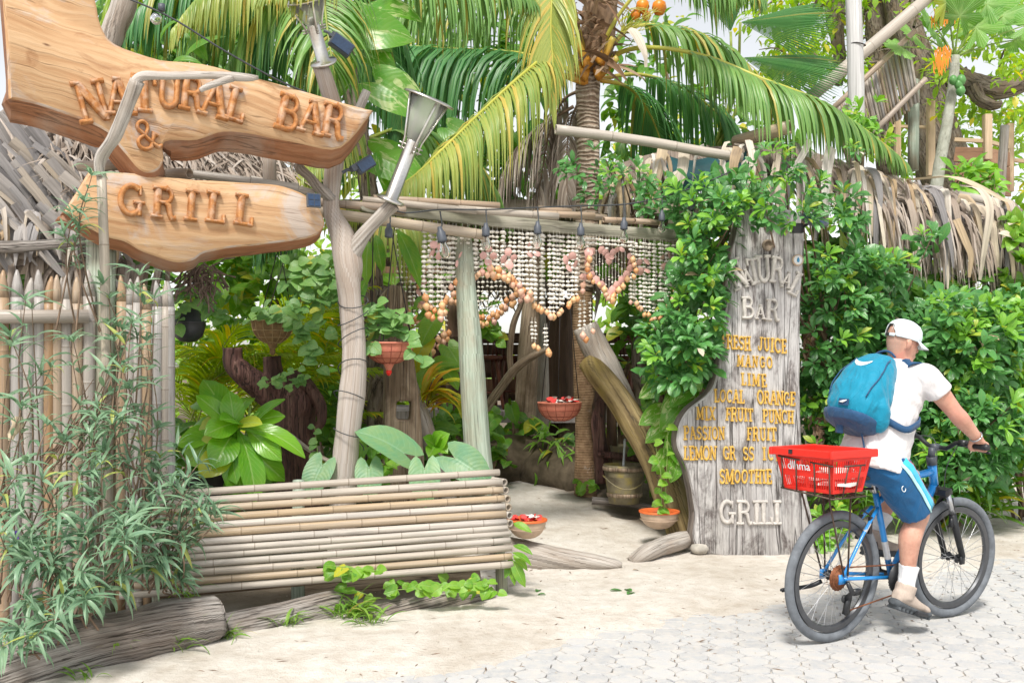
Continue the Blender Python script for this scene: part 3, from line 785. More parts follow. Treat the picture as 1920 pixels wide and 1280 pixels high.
# ---------------------------------------------------------------- carved slab-serif letters
def arc(cx, cy, rx, ry, a0, a1, n=9):
 return [(cx + rx * math.cos(RD(a0 + (a1 - a0) * i / n)), cy + ry * math.sin(RD(a0 + (a1 - a0) * i / n))) for i in range(n + 1)]
TK, TN, SF = .215, .135, .115        # thick, thin and serif stroke widths; letters are 1 high
def sf(x, y, w): return ([(x - w / 2, y), (x + w / 2, y)], SF)
LO, HI = SF / 2, 1 - SF / 2
GLY = {
 'I': (.42, [([(.21, .02), (.21, .98)], TK), sf(.21, LO, .40), sf(.21, HI, .40)]),
 'L': (.66, [([(.20, .02), (.20, .98)], TK), sf(.20, HI, .40), ([(.02, LO), (.62, LO)], SF), ([(.58, .02), (.58, .30)], SF)]),
 'T': (.74, [([(.37, .02), (.37, .95)], TK), sf(.37, LO, .42), ([(.03, HI), (.71, HI)], SF), ([(.08, .98), (.08, .72)], SF), ([(.66, .98), (.66, .72)], SF)]),
 'E': (.68, [([(.20, .02), (.20, .98)], TK), ([(.03, LO), (.62, LO)], SF), ([(.03, HI), (.60, HI)], SF), ([(.2, .51), (.46, .51)], SF), ([(.59, .02), (.59, .27)], SF), ([(.57, .98), (.57, .75)], SF), ([(.46, .40), (.46, .62)], .08)]),
 'F': (.66, [([(.20, .02), (.20, .98)], TK), sf(.20, LO, .38), ([(.03, HI), (.62, HI)], SF), ([(.2, .5), (.46, .5)], SF), ([(.59, .98), (.59, .74)], SF), ([(.46, .39), (.46, .61)], .08)]),
 'H': (.84, [([(.20, .02), (.20, .98)], TK), ([(.64, .02), (.64, .98)], TK), ([(.2, .5), (.64, .5)], SF), sf(.20, LO, .36), sf(.20, HI, .36), sf(.64, LO, .36), sf(.64, HI, .36)]),
 'N': (.84, [([(.17, .02), (.17, .98)], TN), ([(.67, .02), (.67, .98)], TN), ([(.17, .92), (.67, .08)], TK), sf(.15, LO, .32), sf(.12, HI, .22), sf(.67, HI, .32)]),
 'M': (1.0, [([(.17, .02), (.17, .98)], TN), ([(.82, .02), (.82, .98)], TK), ([(.19, .95), (.49, .16)], TK), ([(.49, .16), (.80, .95)], TN), sf(.17, LO, .32), sf(.13, HI, .22), sf(.82, LO, .34), sf(.87, HI, .22)]),
 'A': (.84, [([(.42, .96), (.13, .05)], TN), ([(.42, .96), (.70, .05)], TK), ([(.24, .34), (.60, .34)], .09), sf(.13, LO, .30), sf(.70, LO, .34), sf(.39, HI, .22)]),
 'X': (.82, [([(.14, .95), (.68, .05)], TK), ([(.67, .95), (.14, .05)], TN), sf(.15, LO, .28), sf(.68, LO, .30), sf(.15, HI, .30), sf(.67, HI, .28)]),
 'U': (.84, [([(.20, .98), (.20, .34)] + arc(.42, .32, .22, .26, 180, 360)[1:] + [(.64, .98)], .155), sf(.20, HI, .36), sf(.64, HI, .32)]),
 'J': (.62, [([(.42, .98), (.42, .30)] + arc(.25, .28, .17, .22, 0, -170)[1:], .155), sf(.42, HI, .36), ([(.09, .25), (.12, .34)], .17)]),
 'O': (.84, [(arc(.42, .5, .31, .43, 0, 360, 20), .165)]),
 'C': (.78, [(arc(.42, .5, .31, .43, 48, 318, 16), .165), ([(.66, .95), (.66, .66)], .09)]),
 'G': (.84, [(arc(.42, .5, .31, .43, 48, 325, 16), .165), ([(.66, .95), (.66, .66)], .09), ([(.66, .04), (.66, .42)], .15), sf(.64, .44, .34)]),
 'S': (.70, [(arc(.35, .725, .23, .215, 25, 270, 10) + arc(.35, .275, .25, .225, 90, -155, 10)[1:], .15), ([(.58, .96), (.58, .72)], .09), ([(.11, .04), (.11, .30)], .09)]),
 'P': (.74, [([(.20, .02), (.20, .98)], TK), sf(.22, LO, .42), ([(.03, HI), (.42, HI)] + arc(.42, .715, .20, .235, 88, -90, 8) + [(.2, .48)], .125)]),
 'R': (.82, [([(.20, .02), (.20, .98)], TK), sf(.20, LO, .36), ([(.03, HI), (.42, HI)] + arc(.42, .73, .19, .22, 88, -90, 8) + [(.2, .51)], .125), ([(.42, .51), (.53, .44), (.60, .14), (.66, .05), (.78, .07)], .15)]),
 'B': (.78, [([(.20, .02), (.20, .98)], TK), ([(.03, HI), (.40, HI)] + arc(.40, .74, .18, .21, 88, -90, 8) + [(.2, .53)], .125), ([(.2, .53), (.42, .53)] + arc(.42, .29, .22, .24, 88, -90, 8) + [(.03, LO)], .13)]),
 '&': (.90, [([(.82, .42), (.70, .50)] + [(.62, .34), (.50, .16)] + arc(.33, .27, .24, .21, -45, -260, 10) + [(.40, .52), (.52, .66)] + arc(.38, .78, .17, .17, -15, 240, 10) + [(.42, .42), (.60, .18), (.72, .07), (.86, .10)], .12)]),
}
def letter_mesh(ch, mat, h, depth, prof='round'):
 """one carved letter: every stroke a swept bevelled bar, each a hair higher than the one before"""
 w, strokes = GLY[ch]
 mb = MB()
 for si, (pts, sw) in enumerate(strokes):
  P2 = [V(((x - w / 2) * h, (y - .5) * h)) for x, y in pts]
  hw = sw * h / 2
  dd = depth * (1 - .0 * si) + .0011 * si
  lv = [(-1.0, 0.0), (-1.0, dd * .55), (-.72, dd * .86), (-.25, dd), (.25, dd), (.72, dd * .86), (1.0, dd * .55), (1.0, 0.0)]
  closed = (P2[0] - P2[-1]).length < 1e-5 and len(P2) > 4
  if closed: P2 = P2[:-1]
  n = len(P2)
  if not closed:
   d0 = (P2[1] - P2[0]).normalized(); d1 = (P2[-1] - P2[-2]).normalized()
   e = hw * .22
   P2 = [P2[0]] + [P2[0] + d0 * e] + P2[1:-1] + [P2[-1] - d1 * e] + [P2[-1]]
   n = len(P2)
  rings = []
  for i in range(n):
   a = P2[(i - 1) % n] if (closed or i) else P2[i]
   b = P2[(i + 1) % n] if (closed or i < n - 1) else P2[i]
   t = (b - a).normalized(); nn = V((-t.y, t.x))
   k = 1.0
   if 0 < i < n - 1 or closed:
    d1 = (P2[i] - a).normalized(); c = max(.45, abs(nn.dot(V((-d1.y, d1.x)))))
    k = 1 / c
   endk = .72 if (not closed and i in (0, n - 1)) else 1.0
   rings.append([mb.p((P2[i].x + nn.x * hw * o * k, P2[i].y + nn.y * hw * o * k, z * (endk if z > dd * .6 else 1))) for o, z in lv])
  for i in range(n if closed else n - 1):
   j = (i + 1) % n
   for q in range(7):
    mb.q((rings[i][q], rings[j][q], rings[j][q + 1], rings[i][q + 1]))
  if not closed:
   mb.q(rings[0]); mb.q(rings[-1][::-1])
 return mb.mesh('letter', mat, True, 38)
class Board:
 """a plane standing in the place: O on it, u to the right along it, v up it, n towards the street"""
 def __init__(s, O, u, v=(0, 0, 1)):
  s.O = V(O); s.u = V(u).normalized(); s.v = V(v)
  s.v = (s.v - s.u * s.v.dot(s.u)).normalized()
  s.n = s.u.cross(s.v)
  if s.n.y > 0: s.n = -s.n
  s.R = Matrix((s.u, s.v, s.n)).transposed()
 def hit(s, px, py):
  d = V(((px - 960) / F, 1, -(py - HY) / F)); c = V((0, 0, CZ))
  t = (s.O - c).dot(s.n) / d.dot(s.n)
  q = c + d * t - s.O
  return V((q.dot(s.u), q.dot(s.v)))
 def w(s, u, v, n=0.0): return s.O + s.u * u + s.v * v + s.n * n
 def mat(s, u, v, n=0.0, rot=0.0):
  return Matrix.Translation(s.w(u, v, n)) @ s.R.to_4x4() @ Matrix.Rotation(rot, 4, 'Z')
def slab(bd, outline_px, th, mats, name, parent=None, k=4, back=None, wob=.004, bev=.012, label=None, grain_rot=0.0, sharp=()):
 """a live-edge plank: outline on the board plane, own thickness, rounded arris, edge in the second material"""
 pts = [bd.hit(x, y) for x, y in outline_px]
 n0 = len(pts)
 A = [np.array((p.x, p.y)) for p in pts]
 fine = []
 for i in range(n0):
  p0, p1, p2, p3 = A[i - 1], A[i], A[(i + 1) % n0], A[(i + 2) % n0]
  if i in sharp: p0 = 2 * p1 - p2
  if (i + 1) % n0 in sharp: p3 = 2 * p2 - p1
  for j in range(k):
   t = j / k
   fine.append(.5 * ((2 * p1) + (-p0 + p2) * t + (2 * p0 - 5 * p1 + 4 * p2 - p3) * t * t + (-p0 + 3 * p1 - 3 * p2 + p3) * t ** 3))
 fine = [V((f[0] + wob * nz(f[0] * 9, f[1] * 9), f[1] + wob * nz(f[0] * 9, f[1] * 9, 5))) for f in fine]
 n = len(fine)
 area = sum(fine[i].x * fine[(i + 1) % n].y - fine[(i + 1) % n].x * fine[i].y for i in range(n))
 if area < 0: fine.reverse()
 nor = []
 for i in range(n):
  t = (fine[(i + 1) % n] - fine[i - 1]).normalized(); nor.append(V((t.y, -t.x)))
 mb = MB()
 cr, sr = math.cos(grain_rot), math.sin(grain_rot)
 def uvp(p): return (p.x * cr + p.y * sr, -p.x * sr + p.y * cr)
 def ring(off, z): return [mb.p(bd.w(*(fine[i] + nor[i] * (off(i) if callable(off) else off)), z)) for i in range(n)]
 bk = back or (lambda nn: 0.0)
 front = ring(-bev, 0.0); f2 = ring(0.0, -bev * .8)
 mid = ring(lambda i: bk(nor[i]) * .55 + .006 * nz(fine[i].x * 14, fine[i].y * 14, 9), -th * .5)
 bot = ring(lambda i: bk(nor[i]), -th)
 mb.cur = 0
 mb.q(front, [(uvp(fine[i])[1], uvp(fine[i])[0]) for i in range(n)])
 per = [0]
 for i in range(n): per.append(per[-1] + (fine[(i + 1) % n] - fine[i]).length)
 for a, b, h0, h1, mi in ((front, f2, 0, bev, 0), (f2, mid, bev, th / 2, 1), (mid, bot, th / 2, th, 1)):
  mb.cur = mi if len(mats) > 1 else 0
  for i in range(n):
   j = (i + 1) % n
   mb.q((a[i], b[i], b[j], a[j]), [(h0, per[i]), (h1, per[i]), (h1, per[i + 1]), (h0, per[i + 1])])
 mb.cur = 1 if len(mats) > 1 else 0
 mb.q(bot[::-1], [uvp(fine[i]) for i in range(n)][::-1])
 return mb.build(name, mats, parent, True, label=label, angle=40)
def word(bd, parent, items, mat, depth, name='letter', squeeze=1.0, z0=0.0):
 """items: (letter, centre px, centre py, height px, rotation deg)"""
 for ch, px, py, hp, rot in items:
  c = bd.hit(px, py); t = bd.hit(px, py - hp / 2); b = bd.hit(px, py + hp / 2)
  h = (t - b).length
  me = letter_mesh(ch, mat, h, depth)
  obj(name, me, parent, bd.mat(c.x, c.y, z0, RD(rot)) @ Matrix.Scale(squeeze, 4, (1, 0, 0)))
def line(bd, parent, text, x0, y0, x1, y1, hp, mat, depth, squeeze=1.0, wide=.55):
 """a straight line of letters from px x0 to x1 (outer edges); spaces take their own width"""
 ws = [GLY[c][0] + .13 if c != ' ' else wide for c in text]
 tot = sum(ws); x = 0
 its = []
 for c, w in zip(text, ws):
  f = (x + w / 2) / tot; x += w
  if c != ' ': its.append((c, x0 + (x1 - x0) * f, y0 + (y1 - y0) * f, hp * RN.uniform(.94, 1.06), RN.uniform(-3.5, 3.5)))
 k = (x1 - x0) / (tot * hp)
 word(bd, parent, its, mat, depth, squeeze=min(1.15, max(.6, k)))
# ---------------------------------------------------------------- the two boards over the entrance and the menu plank
def build_signs():
 bd = Board((-2.13, 5.55, 2.3), (math.cos(RD(30)), math.sin(RD(30)), 0))
 top = thing('carved_sign', 'big orange live-edge timber board with carved letters NATURAL BAR and ampersand', 'sign', bd.w(0, .6))
 out = [(0, -60), (100, -70), (170, -20), (188, 45), (215, 82), (300, 112), (380, 120), (470, 143), (560, 168), (640, 192), (701, 208),
           (640, 277), (570, 270), (480, 252), (420, 246), (370, 262), (310, 265), (307, 300), (290, 322), (262, 318), (225, 275), (190, 240), (100, 205), (45, 190), (16, 185), (12, 90)]
 slab(bd, out, .12, [M['teak'], M['teak_edge']], 'board', top, back=lambda nn: .10 * max(0, -nn.y) - .03 * max(0, nn.y), sharp=(10, 24, 0), grain_rot=-.16)
 nat = [('N', 172, 191, 80, 15), ('A', 222, 181, 72, 6), ('T', 270, 176, 72, 2), ('U', 317, 172, 66, -3), ('R', 360, 177, 66, -5), ('A', 402, 186, 72, -9), ('L', 443, 197, 66, -13),
           ('B', 541, 213, 70, -12), ('A', 583, 220, 66, -9), ('R', 625, 228, 66, -9), ('&', 275, 254, 58, 16)]
 word(bd, top, nat, M['letter_wood'], .034, z0=-.002, squeeze=.92)
 low = thing('carved_sign', 'lower orange timber board with carved letters GRILL and dark underside', 'sign', bd.w(0, 0))
 bl = Board(bd.w(0, 0, -.03), bd.u)
 out = [(168, 320), (250, 325), (340, 335), (450, 342), (520, 347), (565, 362), (597, 388), (609, 422), (585, 444), (520, 455), (440, 464), (385, 474), (362, 488), (325, 490), (270, 472), (232, 452), (190, 440), (120, 398)]
 slab(bl, out, .10, [M['teak'], M['teak_edge']], 'board', low, back=lambda nn: .05 * max(0, -nn.y), sharp=(0, 17), grain_rot=-.05)
 bk = Board(bl.w(0, 0, -.045), bd.u)
 out = [(126, 402), (200, 408), (235, 425), (280, 445), (330, 462), (400, 458), (470, 458), (560, 448), (600, 436), (560, 452), (450, 468), (390, 478), (362, 495), (322, 496), (262, 478), (222, 458), (150, 432), (108, 412)]
 slab(bk, out, .10, [M['teak_edge'], M['teak_edge']], 'live_edge', low, bev=.01)
 word(bl, low, [('G', 246, 375, 62, -3), ('R', 308, 381, 60, -4), ('I', 358, 385, 60, -4), ('L', 405, 389, 60, -5), ('L', 458, 394, 60, -6)], M['letter_wood'], .032, z0=-.002)
 O = G(1400, 1043, .0)
 mb_ = Board((O.x, O.y, 0), (math.cos(RD(4)), math.sin(RD(4)), 0), (0, .035, 1))
 menu = thing('menu_sign', 'tall weathered grey plank with yellow raised menu letters leaning beside the entrance', 'sign', mb_.w(0, 0))
 out = [(1388, 395), (1440, 385), (1506, 400), (1508, 470), (1502, 540), (1500, 640), (1500, 740), (1503, 840), (1508, 905), (1522, 970), (1530, 1043), (1440, 1044), (1370, 1043), (1320, 1035), (1300, 1010), (1302, 960),
           (1294, 905), (1285, 870), (1270, 835), (1272, 800), (1290, 768), (1325, 740), (1342, 710), (1350, 640), (1358, 580), (1368, 500), (1380, 440)]
 slab(mb_, out, .085, [M['plank_grey'], M['plank_edge']], 'plank', menu, sharp=(0, 2, 10), grain_rot=PI / 2, back=lambda nn: .012 + .012 * abs(nn.x), bev=.014)
 GL, YL = M['grey_letter'], M['yellow_paint']
 word(mb_, menu, [('N', 1380, 514, 58, 26), ('A', 1401, 521, 34, 18), ('T', 1413, 508, 50, 10), ('U', 1431, 504, 52, 3), ('R', 1457, 506, 50, -7), ('A', 1475, 525, 32, -17), ('L', 1493, 533, 46, -28)], GL, .026, squeeze=.72)
 word(mb_, menu, [('B', 1402, 577, 42, 1), ('A', 1425, 585, 28, -2), ('R', 1448, 581, 42, -3)], GL, .026, squeeze=.85)
 line(mb_, menu, 'FRESH', 1352, 639, 1407, 645, 27, YL, .016)
 line(mb_, menu, 'JUICE', 1420, 644, 1475, 650, 27, YL, .016)
 line(mb_, menu, 'MANGO', 1380, 676, 1449, 680, 23, YL, .016)
 line(mb_, menu, 'LIME', 1388, 710, 1438, 714, 24, YL, .016)
 line(mb_, menu, 'LOCAL', 1338, 741, 1396, 744, 25, YL, .016)
 line(mb_, menu, 'ORANGE', 1419, 744, 1491, 748, 26, YL, .016)
 line(mb_, menu, 'MIX', 1304, 774, 1342, 775, 26, YL, .016)
 line(mb_, menu, 'FRUIT', 1360, 776, 1412, 778, 26, YL, .016)
 line(mb_, menu, 'PUNCH', 1429, 779, 1488, 782, 26, YL, .016)
 line(mb_, menu, 'PASSION', 1281, 811, 1359, 812, 26, YL, .016)
 line(mb_, menu, 'FRUIT', 1399, 813, 1456, 814, 25, YL, .016)
 line(mb_, menu, 'LEMON', 1281, 849, 1343, 849, 27, YL, .016)
 line(mb_, menu, 'GR', 1355, 849, 1379, 849, 27, YL, .016)
 line(mb_, menu, 'SS', 1392, 850, 1414, 850, 26, YL, .016)
 line(mb_, menu, 'ICE', 1428, 850, 1466, 851, 26, YL, .016)
 line(mb_, menu, 'SMOOTHIE', 1348, 893, 1447, 893, 27, YL, .016)
 word(mb_, menu, [('G', 1363, 959, 46, 0), ('R', 1395, 960, 46, 0), ('I', 1418, 960, 46, 0), ('L', 1436, 960, 46, 0), ('I', 1456, 960, 46, 0)], GL, .026, squeeze=.86)
 for x, y, r in ((1441, 422, 11), (1439, 460, 11)):
  c = mb_.hit(x, y); mb = MB(); r = r / F * 7.5
  lathe(mb, (0, 0, 0), [(r, 0), (r, .018), (r * .93, .026), (r * .72, .026), (r * .62, .016), (r * .6, .004), (r * .3, .003), (0.001, .003)], 20)
  mb.build('wooden_ring', M['ring_wood'], menu, M=mb_.mat(c.x, c.y, 0))
 c = mb_.hit(1495, 488); r = 9.5 / F * 7.5
 mb = MB(); lathe(mb, (0, 0, 0), [(r, 0), (r, .012), (r * .9, .018), (.001, .018)], 20)
 b = mb.build('round_badge', M['badge_white'], menu, M=mb_.mat(c.x, c.y, .001))
 mb = MB(); lathe(mb, (0, 0, 0), [(r * 1.14, 0), (r * 1.14, .016), (r * .94, .022), (r * .92, .015)], 20)
 mb.build('badge_rim', M['pot_tan'], b, M=mb_.mat(c.x, c.y, .001))
 mb = MB()
 dr = [(0, .62), (.22, .2), (.3, -.1), (.22, -.38), (0, -.5), (-.22, -.38), (-.3, -.1), (-.22, .2)]
 a = [mb.p((x * r, y * r, .0)) for x, y in dr]; t = [mb.p((x * r, y * r, .002)) for x, y in dr]
 mb.q(t)
 for i in range(8): mb.q((a[i], a[(i + 1) % 8], t[(i + 1) % 8], t[i]))
 mb.build('blue_drop', M['badge_blue'], b, M=mb_.mat(c.x, c.y, .0195))
 return bd
# ---------------------------------------------------------------- bamboo fence, bench, posts, beams
def strip_px(rows, Yf=None):
 """rows of (px, py, Y, half width px) -> tube rows"""
 return [(*P(x, y, Y), w / F * Y) for x, y, Y, w in rows]
def pole(name, label, cat, rows, mat, n=12, rough=.08, rf=3.0, k=5, group=None, seed=1.0, part='pole'):
 pts = spline(strip_px(rows), k)
 mb = MB(); tube(mb, [tuple(p) for p in pts], n=n, rough=rough, rf=rf, seed=seed)
 o = mb.build(name, mat)
 return tag(o, label, cat, group)
def build_fence():
 fl = Board((-2.05, 5.72, 0), (math.cos(RD(27)), math.sin(RD(27)), 0))
 t = thing('bamboo_fence', 'tall weathered bamboo pale fence with pointed tops behind the leafy bushes', 'fence', fl.w(0, 0))
 def pale(px, top, r, seed, dn):
  c = fl.hit(px, top)
  rr = random.Random(seed)
  mb = MB()
  x1 = c.x + rr.uniform(-.012, .012)
  cane(mb, fl.w(c.x, 0.0, dn), fl.w(x1, c.y - .15, dn), r, sp=.34, n=9, seed=seed)
  k_ = rr.uniform(-.5, .5) * r; pts = [(*fl.w(x1, c.y - .155, dn), r), (*fl.w(x1 + k_ * .3, c.y - .08, dn), r * .78), (*fl.w(x1 + k_ * .7, c.y - .03, dn), r * .46), (*fl.w(x1 + k_, c.y, dn), r * .14)]
  tube(mb, pts, n=9)
  mb.build('bamboo_pale', M['bamboo_fence'], t)
 i = 0
 for px in (-38, -15, 8, 28, 50, 70, 90, 108, 127, 146, 163):
  pale(px, 515 + RN.uniform(-10, 8), .0335, 100 + i, 0.0); i += 1
 for px in (226, 243, 259, 276, 292, 308, 320):
  pale(px, 520 + (px - 226) * .13 + RN.uniform(-6, 8), .0295, 100 + i, 0.0); i += 1
 mb = MB(); a, b = fl.hit(-60, 595), fl.hit(164, 594)
 cane(mb, fl.w(a.x, a.y, .075), fl.w(b.x, b.y, .075), .037, sp=.6, seed=3)
 mb.build('fence_rail', M['bamboo_fence'], t)
 c = fl.hit(190, 440)
 mb = MB(); tube(mb, [(*fl.w(c.x, -.05, -.06), .088), (*fl.w(c.x, 1.2, -.07), .085), (*fl.w(c.x + .01, c.y + .35, -.12), .078)], n=12, rough=.05)
 o = mb.build('wooden_post', M['green_post']); tag(o, 'greenish weathered post between the bamboo pales, behind the leaning cane', 'post')
 t2 = thing('bamboo_pole', 'slender tan cane in front of the boards carrying a bent pale driftwood bough', 'pole', G(190, 1190))
 mb = MB()
 cane(mb, 0, 0, .026, sp=.52, seed=8, path=[P(204, 1130, 5.15), P(202, 900, 5.15), P(199, 620, 5.12), P(196, 480, 5.1), P(190, 325, 5.08)], taper=.92)
 mb.build('cane', M['bamboo'], t2)
 mb = MB()
 tube(mb, [tuple(p) for p in spline(strip_px([(186, 330, 5.07, 9), (190, 295, 5.05, 11), (216, 255, 5.0, 12), (240, 195, 4.95, 12), (258, 152, 4.92, 13)]), 6)], n=10, rough=.13, rf=9)
 tube(mb, [tuple(p) for p in spline(strip_px([(252, 158, 4.92, 12), (268, 143, 4.92, 9), (320, 142, 4.95, 7.5), (380, 141, 4.98, 7.5), (430, 143, 5.0, 8), (466, 146, 5.02, 7.5), (484, 146, 5.02, 4)]), 6)], n=10, rough=.13, rf=9, seed=3)
 tube(mb, [tuple(p) for p in spline(strip_px([(436, 146, 5.0, 8), (412, 154, 4.97, 6.5), (388, 163, 4.95, 5.5), (375, 170, 4.94, 4)]), 4)], n=8, rough=.13, rf=9, seed=5)
 mb.build('driftwood_bough', M['drift'], t2)
def build_bench():
 t = thing('bamboo_bench', 'long slatted bamboo bench of pale horizontal canes', 'bench', P(700, 1110, 6.0))
 L = [(932, 884, 6.22), (945, 903, 6.19), (947, 919, 6.17), (952, 936, 6.15), (953, 953, 6.13), (957, 967, 6.12), (957, 981, 6.11), (959, 996, 6.10), (952, 1010, 6.14), (956, 1016.5, 6.13), (959, 1031, 6.12), (959, 1047, 6.12), (961, 1062, 6.12)]
 ys = [889, 907, 922, 938, 953, 967, 982, 993, 1003, 1016, 1030, 1046, 1061]
 lf = [927, 943, 959, 977, 992, 1007, 1022, 1036, 1049, 1063, 1078, 1096, 1113]
 rad = [7.6, 8.2, 7.8, 7.8, 7.6, 8.4, 7.4, 6.6, 6.4, 7.2, 7.8, 7.6, 8.0]
 xr = [936, 941, 942, 945, 946, 948, 949, 951, 956, 956, 959, 959, 961]
 xl = [300, 285, 280, 275, 270, 262, 258, 252, 248, 242, 236, 230, 224]
 for i in range(13):
  lean = .16 * max(0, (7 - i)) / 7.0
  a = P(xl[i], lf[i] + (xl[i] - 300) * -.045, 5.42 + lean)
  b = P(xr[i], ys[i] - 4, 6.05 + lean)
  mb = MB()
  r = rad[i] / F * 5.95 * .85
  cane(mb, a, b, r, sp=.30 + .14 * ((i * 37) % 10) / 10, n=12, seed=40 + i, bow=RN.uniform(-.004, .004), taper=1.02)
  mb.build('bamboo_slat', M['bamboo'], t)
 for i, (px, py) in enumerate(((946, 904), (949, 919), (952, 935), (954, 951), (956, 966), (957, 981))):
  mb = MB(); a = P(px, py, 6.10 + .14 * (6 - i) / 6); cane(mb, a, a + V((-.30, .42, .0)), 7.2 / F * 6.1, sp=.4, n=12, seed=30 + i, off=.2)
  mb.build('bamboo_end', M['bamboo'], t)
 for px, Y, top, bot in ((942, 6.19, 1068, 1126), (560, 5.9, 1080, 1140), (300, 5.62, 1110, 1170)):
  a = P(px, bot, Y); mb = MB()
  a.z = min(a.z, ground_z(a.x, a.y)) - .03
  tp = P(px - (22 if px > 900 else 0), 900, Y + .17)
  tube(mb, [(*a, .041), (*P(px - 2, top, Y + .02), .040), (*tp, .036)], n=10, rough=.05)
  mb.build('bench_leg', M['green_post'], t)
 for q in (0,):
  mb = MB(); a, b = P(300, 1112, 5.60), P(938, 1056, 6.2)
  tube(mb, ln(a, b, .03), n=8, rough=.05); mb.build('bench_rail', M['log_brown'], t)
def build_posts():
 t = thing('forked_post', 'pale smooth forked tree bole carrying the right end of the carved signs', 'post', (*P(645, 1080, 6.55)[:2], 0))
 mb = MB()
 tube(mb, [tuple(p) for p in spline(strip_px([(640, 1100, 6.55, 29.7), (645, 890, 6.55, 24.3), (655, 780, 6.54, 24.3), (664, 700, 6.53, 24.3), (662, 620, 6.52, 22.5), (654, 540, 6.5, 21.6), (652, 490, 6.5, 27.0), (640, 440, 6.5, 22.5), (622, 395, 6.5, 16.2), (622, 350, 6.5, 16.2), (628, 300, 6.5, 17.1), (632, 230, 6.5, 16.2), (610, 150, 6.5, 15.3), (598, 120, 6.5, 13.5)]), 6)], n=16, rough=.09, rf=3.5)
 mb.build('trunk', M['post_bole'], t)
 mb = MB()
 tube(mb, [tuple(p) for p in spline(strip_px([(650, 500, 6.5, 22), (668, 462, 6.48, 16), (690, 430, 6.46, 13), (714, 405, 6.44, 13), (738, 382, 6.42, 14)]), 6)], n=12, rough=.1, rf=5, seed=2)
 mb.build('fork_bough', M['drift'], t)
 mb = MB()
 tube(mb, [tuple(p) for p in spline(strip_px([(622, 372, 6.48, 11), (598, 352, 6.4, 10), (580, 332, 6.35, 9), (562, 316, 6.3, 9), (556, 307, 6.28, 7)]), 4)], n=10, rough=.12, rf=7, seed=4)
 mb.build('stub_bough', M['drift'], t)
 mb = MB()
 tube(mb, [tuple(p) for p in spline(strip_px([(636, 275, 6.62, 13), (662, 230, 6.6, 10), (688, 170, 6.58, 8)]), 4)], n=10, rough=.1, rf=7, seed=6)
 mb.build('stub_bough', M['drift'], t)
 mb = MB()
 for j, y in enumerate((565, 600, 640, 700, 760, 830)):
  c = P(662 - (y > 720) * 8, y, 6.52); r = 27 / F * 6.5
  pts = [(c.x + r * 1.05 * math.cos(a), c.y + r * 1.05 * math.sin(a), c.z + .05 * math.sin(a + j) + .02 * j * (a / 6.3), .0035) for a in np.linspace(0, 2 * PI, 14)]
  tube(mb, pts, n=5)
 mb.build('lamp_wire', M['cable'], t)
 pole('wooden_post', 'grey flat timber upright linking the two carved boards', 'post', [(505, 285, 6.35, 13), (506, 360, 6.35, 13)], M['drift'], 8, .04, k=3)
 pole('entrance_post', 'leaning pale green treated pole at the entrance before the shell curtain', 'post', [(909, 925, 6.75, 24), (897, 860, 6.78, 25), (886, 700, 6.85, 24), (874, 540, 6.95, 19), (868, 440, 7.05, 16)], M['green_post'], 14, .04)
 pole('fence_rail_pole', 'leaning brown mossy trunk over the bucket beside the menu plank', 'trunk',
         [(1290, 1010, 7.9, 36), (1268, 950, 7.95, 35), (1236, 878, 8.05, 30), (1197, 808, 8.15, 27), (1157, 745, 8.25, 25), (1116, 696, 8.35, 22), (1098, 678, 8.4, 16)], M['yellow_trunk'], 16, .10, 3.0)
 o = bpy.data.objects['fence_rail_pole']; WM['leaning_trunk'] = WM.pop('fence_rail_pole'); o.name = 'leaning_trunk'
 pole('leaning_trunk', 'grey split trunk leaning against the top of the mossy trunk', 'trunk', [(1190, 800, 8.5, 22), (1150, 715, 8.55, 26), (1120, 660, 8.6, 26), (1098, 610, 8.6, 24)], M['drift'], 12, .14, 4)
 bd = Board(P(760, 890, 7.5), (1, .22, 0))
 t = thing('split_post', 'broad brown split post with a square hole cut through it', 'post', (*P(765, 890, 7.5)[:2], 0))
 out = [(717, 960), (722, 800), (722, 650), (716, 552), (735, 532), (755, 537), (764, 552), (772, 640), (786, 740), (795, 850), (800, 960)]
 hole = [(744, 752), (772, 752), (770, 788), (743, 786)]
 o3 = [bd.hit(*q) for q in out]; h3 = [bd.hit(*q) for q in hole]
 bm = bmesh.new()
 uvl = bm.loops.layers.uv.new('UVMap')
 th = .16
 def loop(pts, z): return [bm.verts.new(bd.w(q.x, q.y, z)) for q in pts]
 fo, fh, bo, bh = loop(o3, 0), loop(h3, 0), loop(o3, -th), loop(h3, -th)
 for A_, B_ in ((fo, fh), (bo, bh)):
  ed = [bm.edges.new((A_[i], A_[(i + 1) % len(A_)])) for i in range(len(A_))] + [bm.edges.new((B_[i], B_[(i + 1) % len(B_)])) for i in range(len(B_))]
  bmesh.ops.triangle_fill(bm, use_beauty=True, edges=ed)
 for A_, B_ in ((fo, bo), (fh, bh)):
  for i in range(len(A_)):
   j = (i + 1) % len(A_); bm.faces.new((A_[i], A_[j], B_[j], B_[i]))
 bmesh.ops.recalc_face_normals(bm, faces=bm.faces)
 for f in bm.faces:
  for l in f.loops: l[uvl].uv = ((l.vert.co - bd.O).dot(bd.u) + (l.vert.co - bd.O).dot(bd.n), l.vert.co.z)
 me = bpy.data.meshes.new('post_body'); bm.to_mesh(me); bm.free(); me.materials.append(M['log_brown'])
 ob = obj('post_body', me, t)
 bv = ob.modifiers.new('bevel', 'BEVEL'); bv.width = .018; bv.segments = 2; bv.limit_method = 'ANGLE'
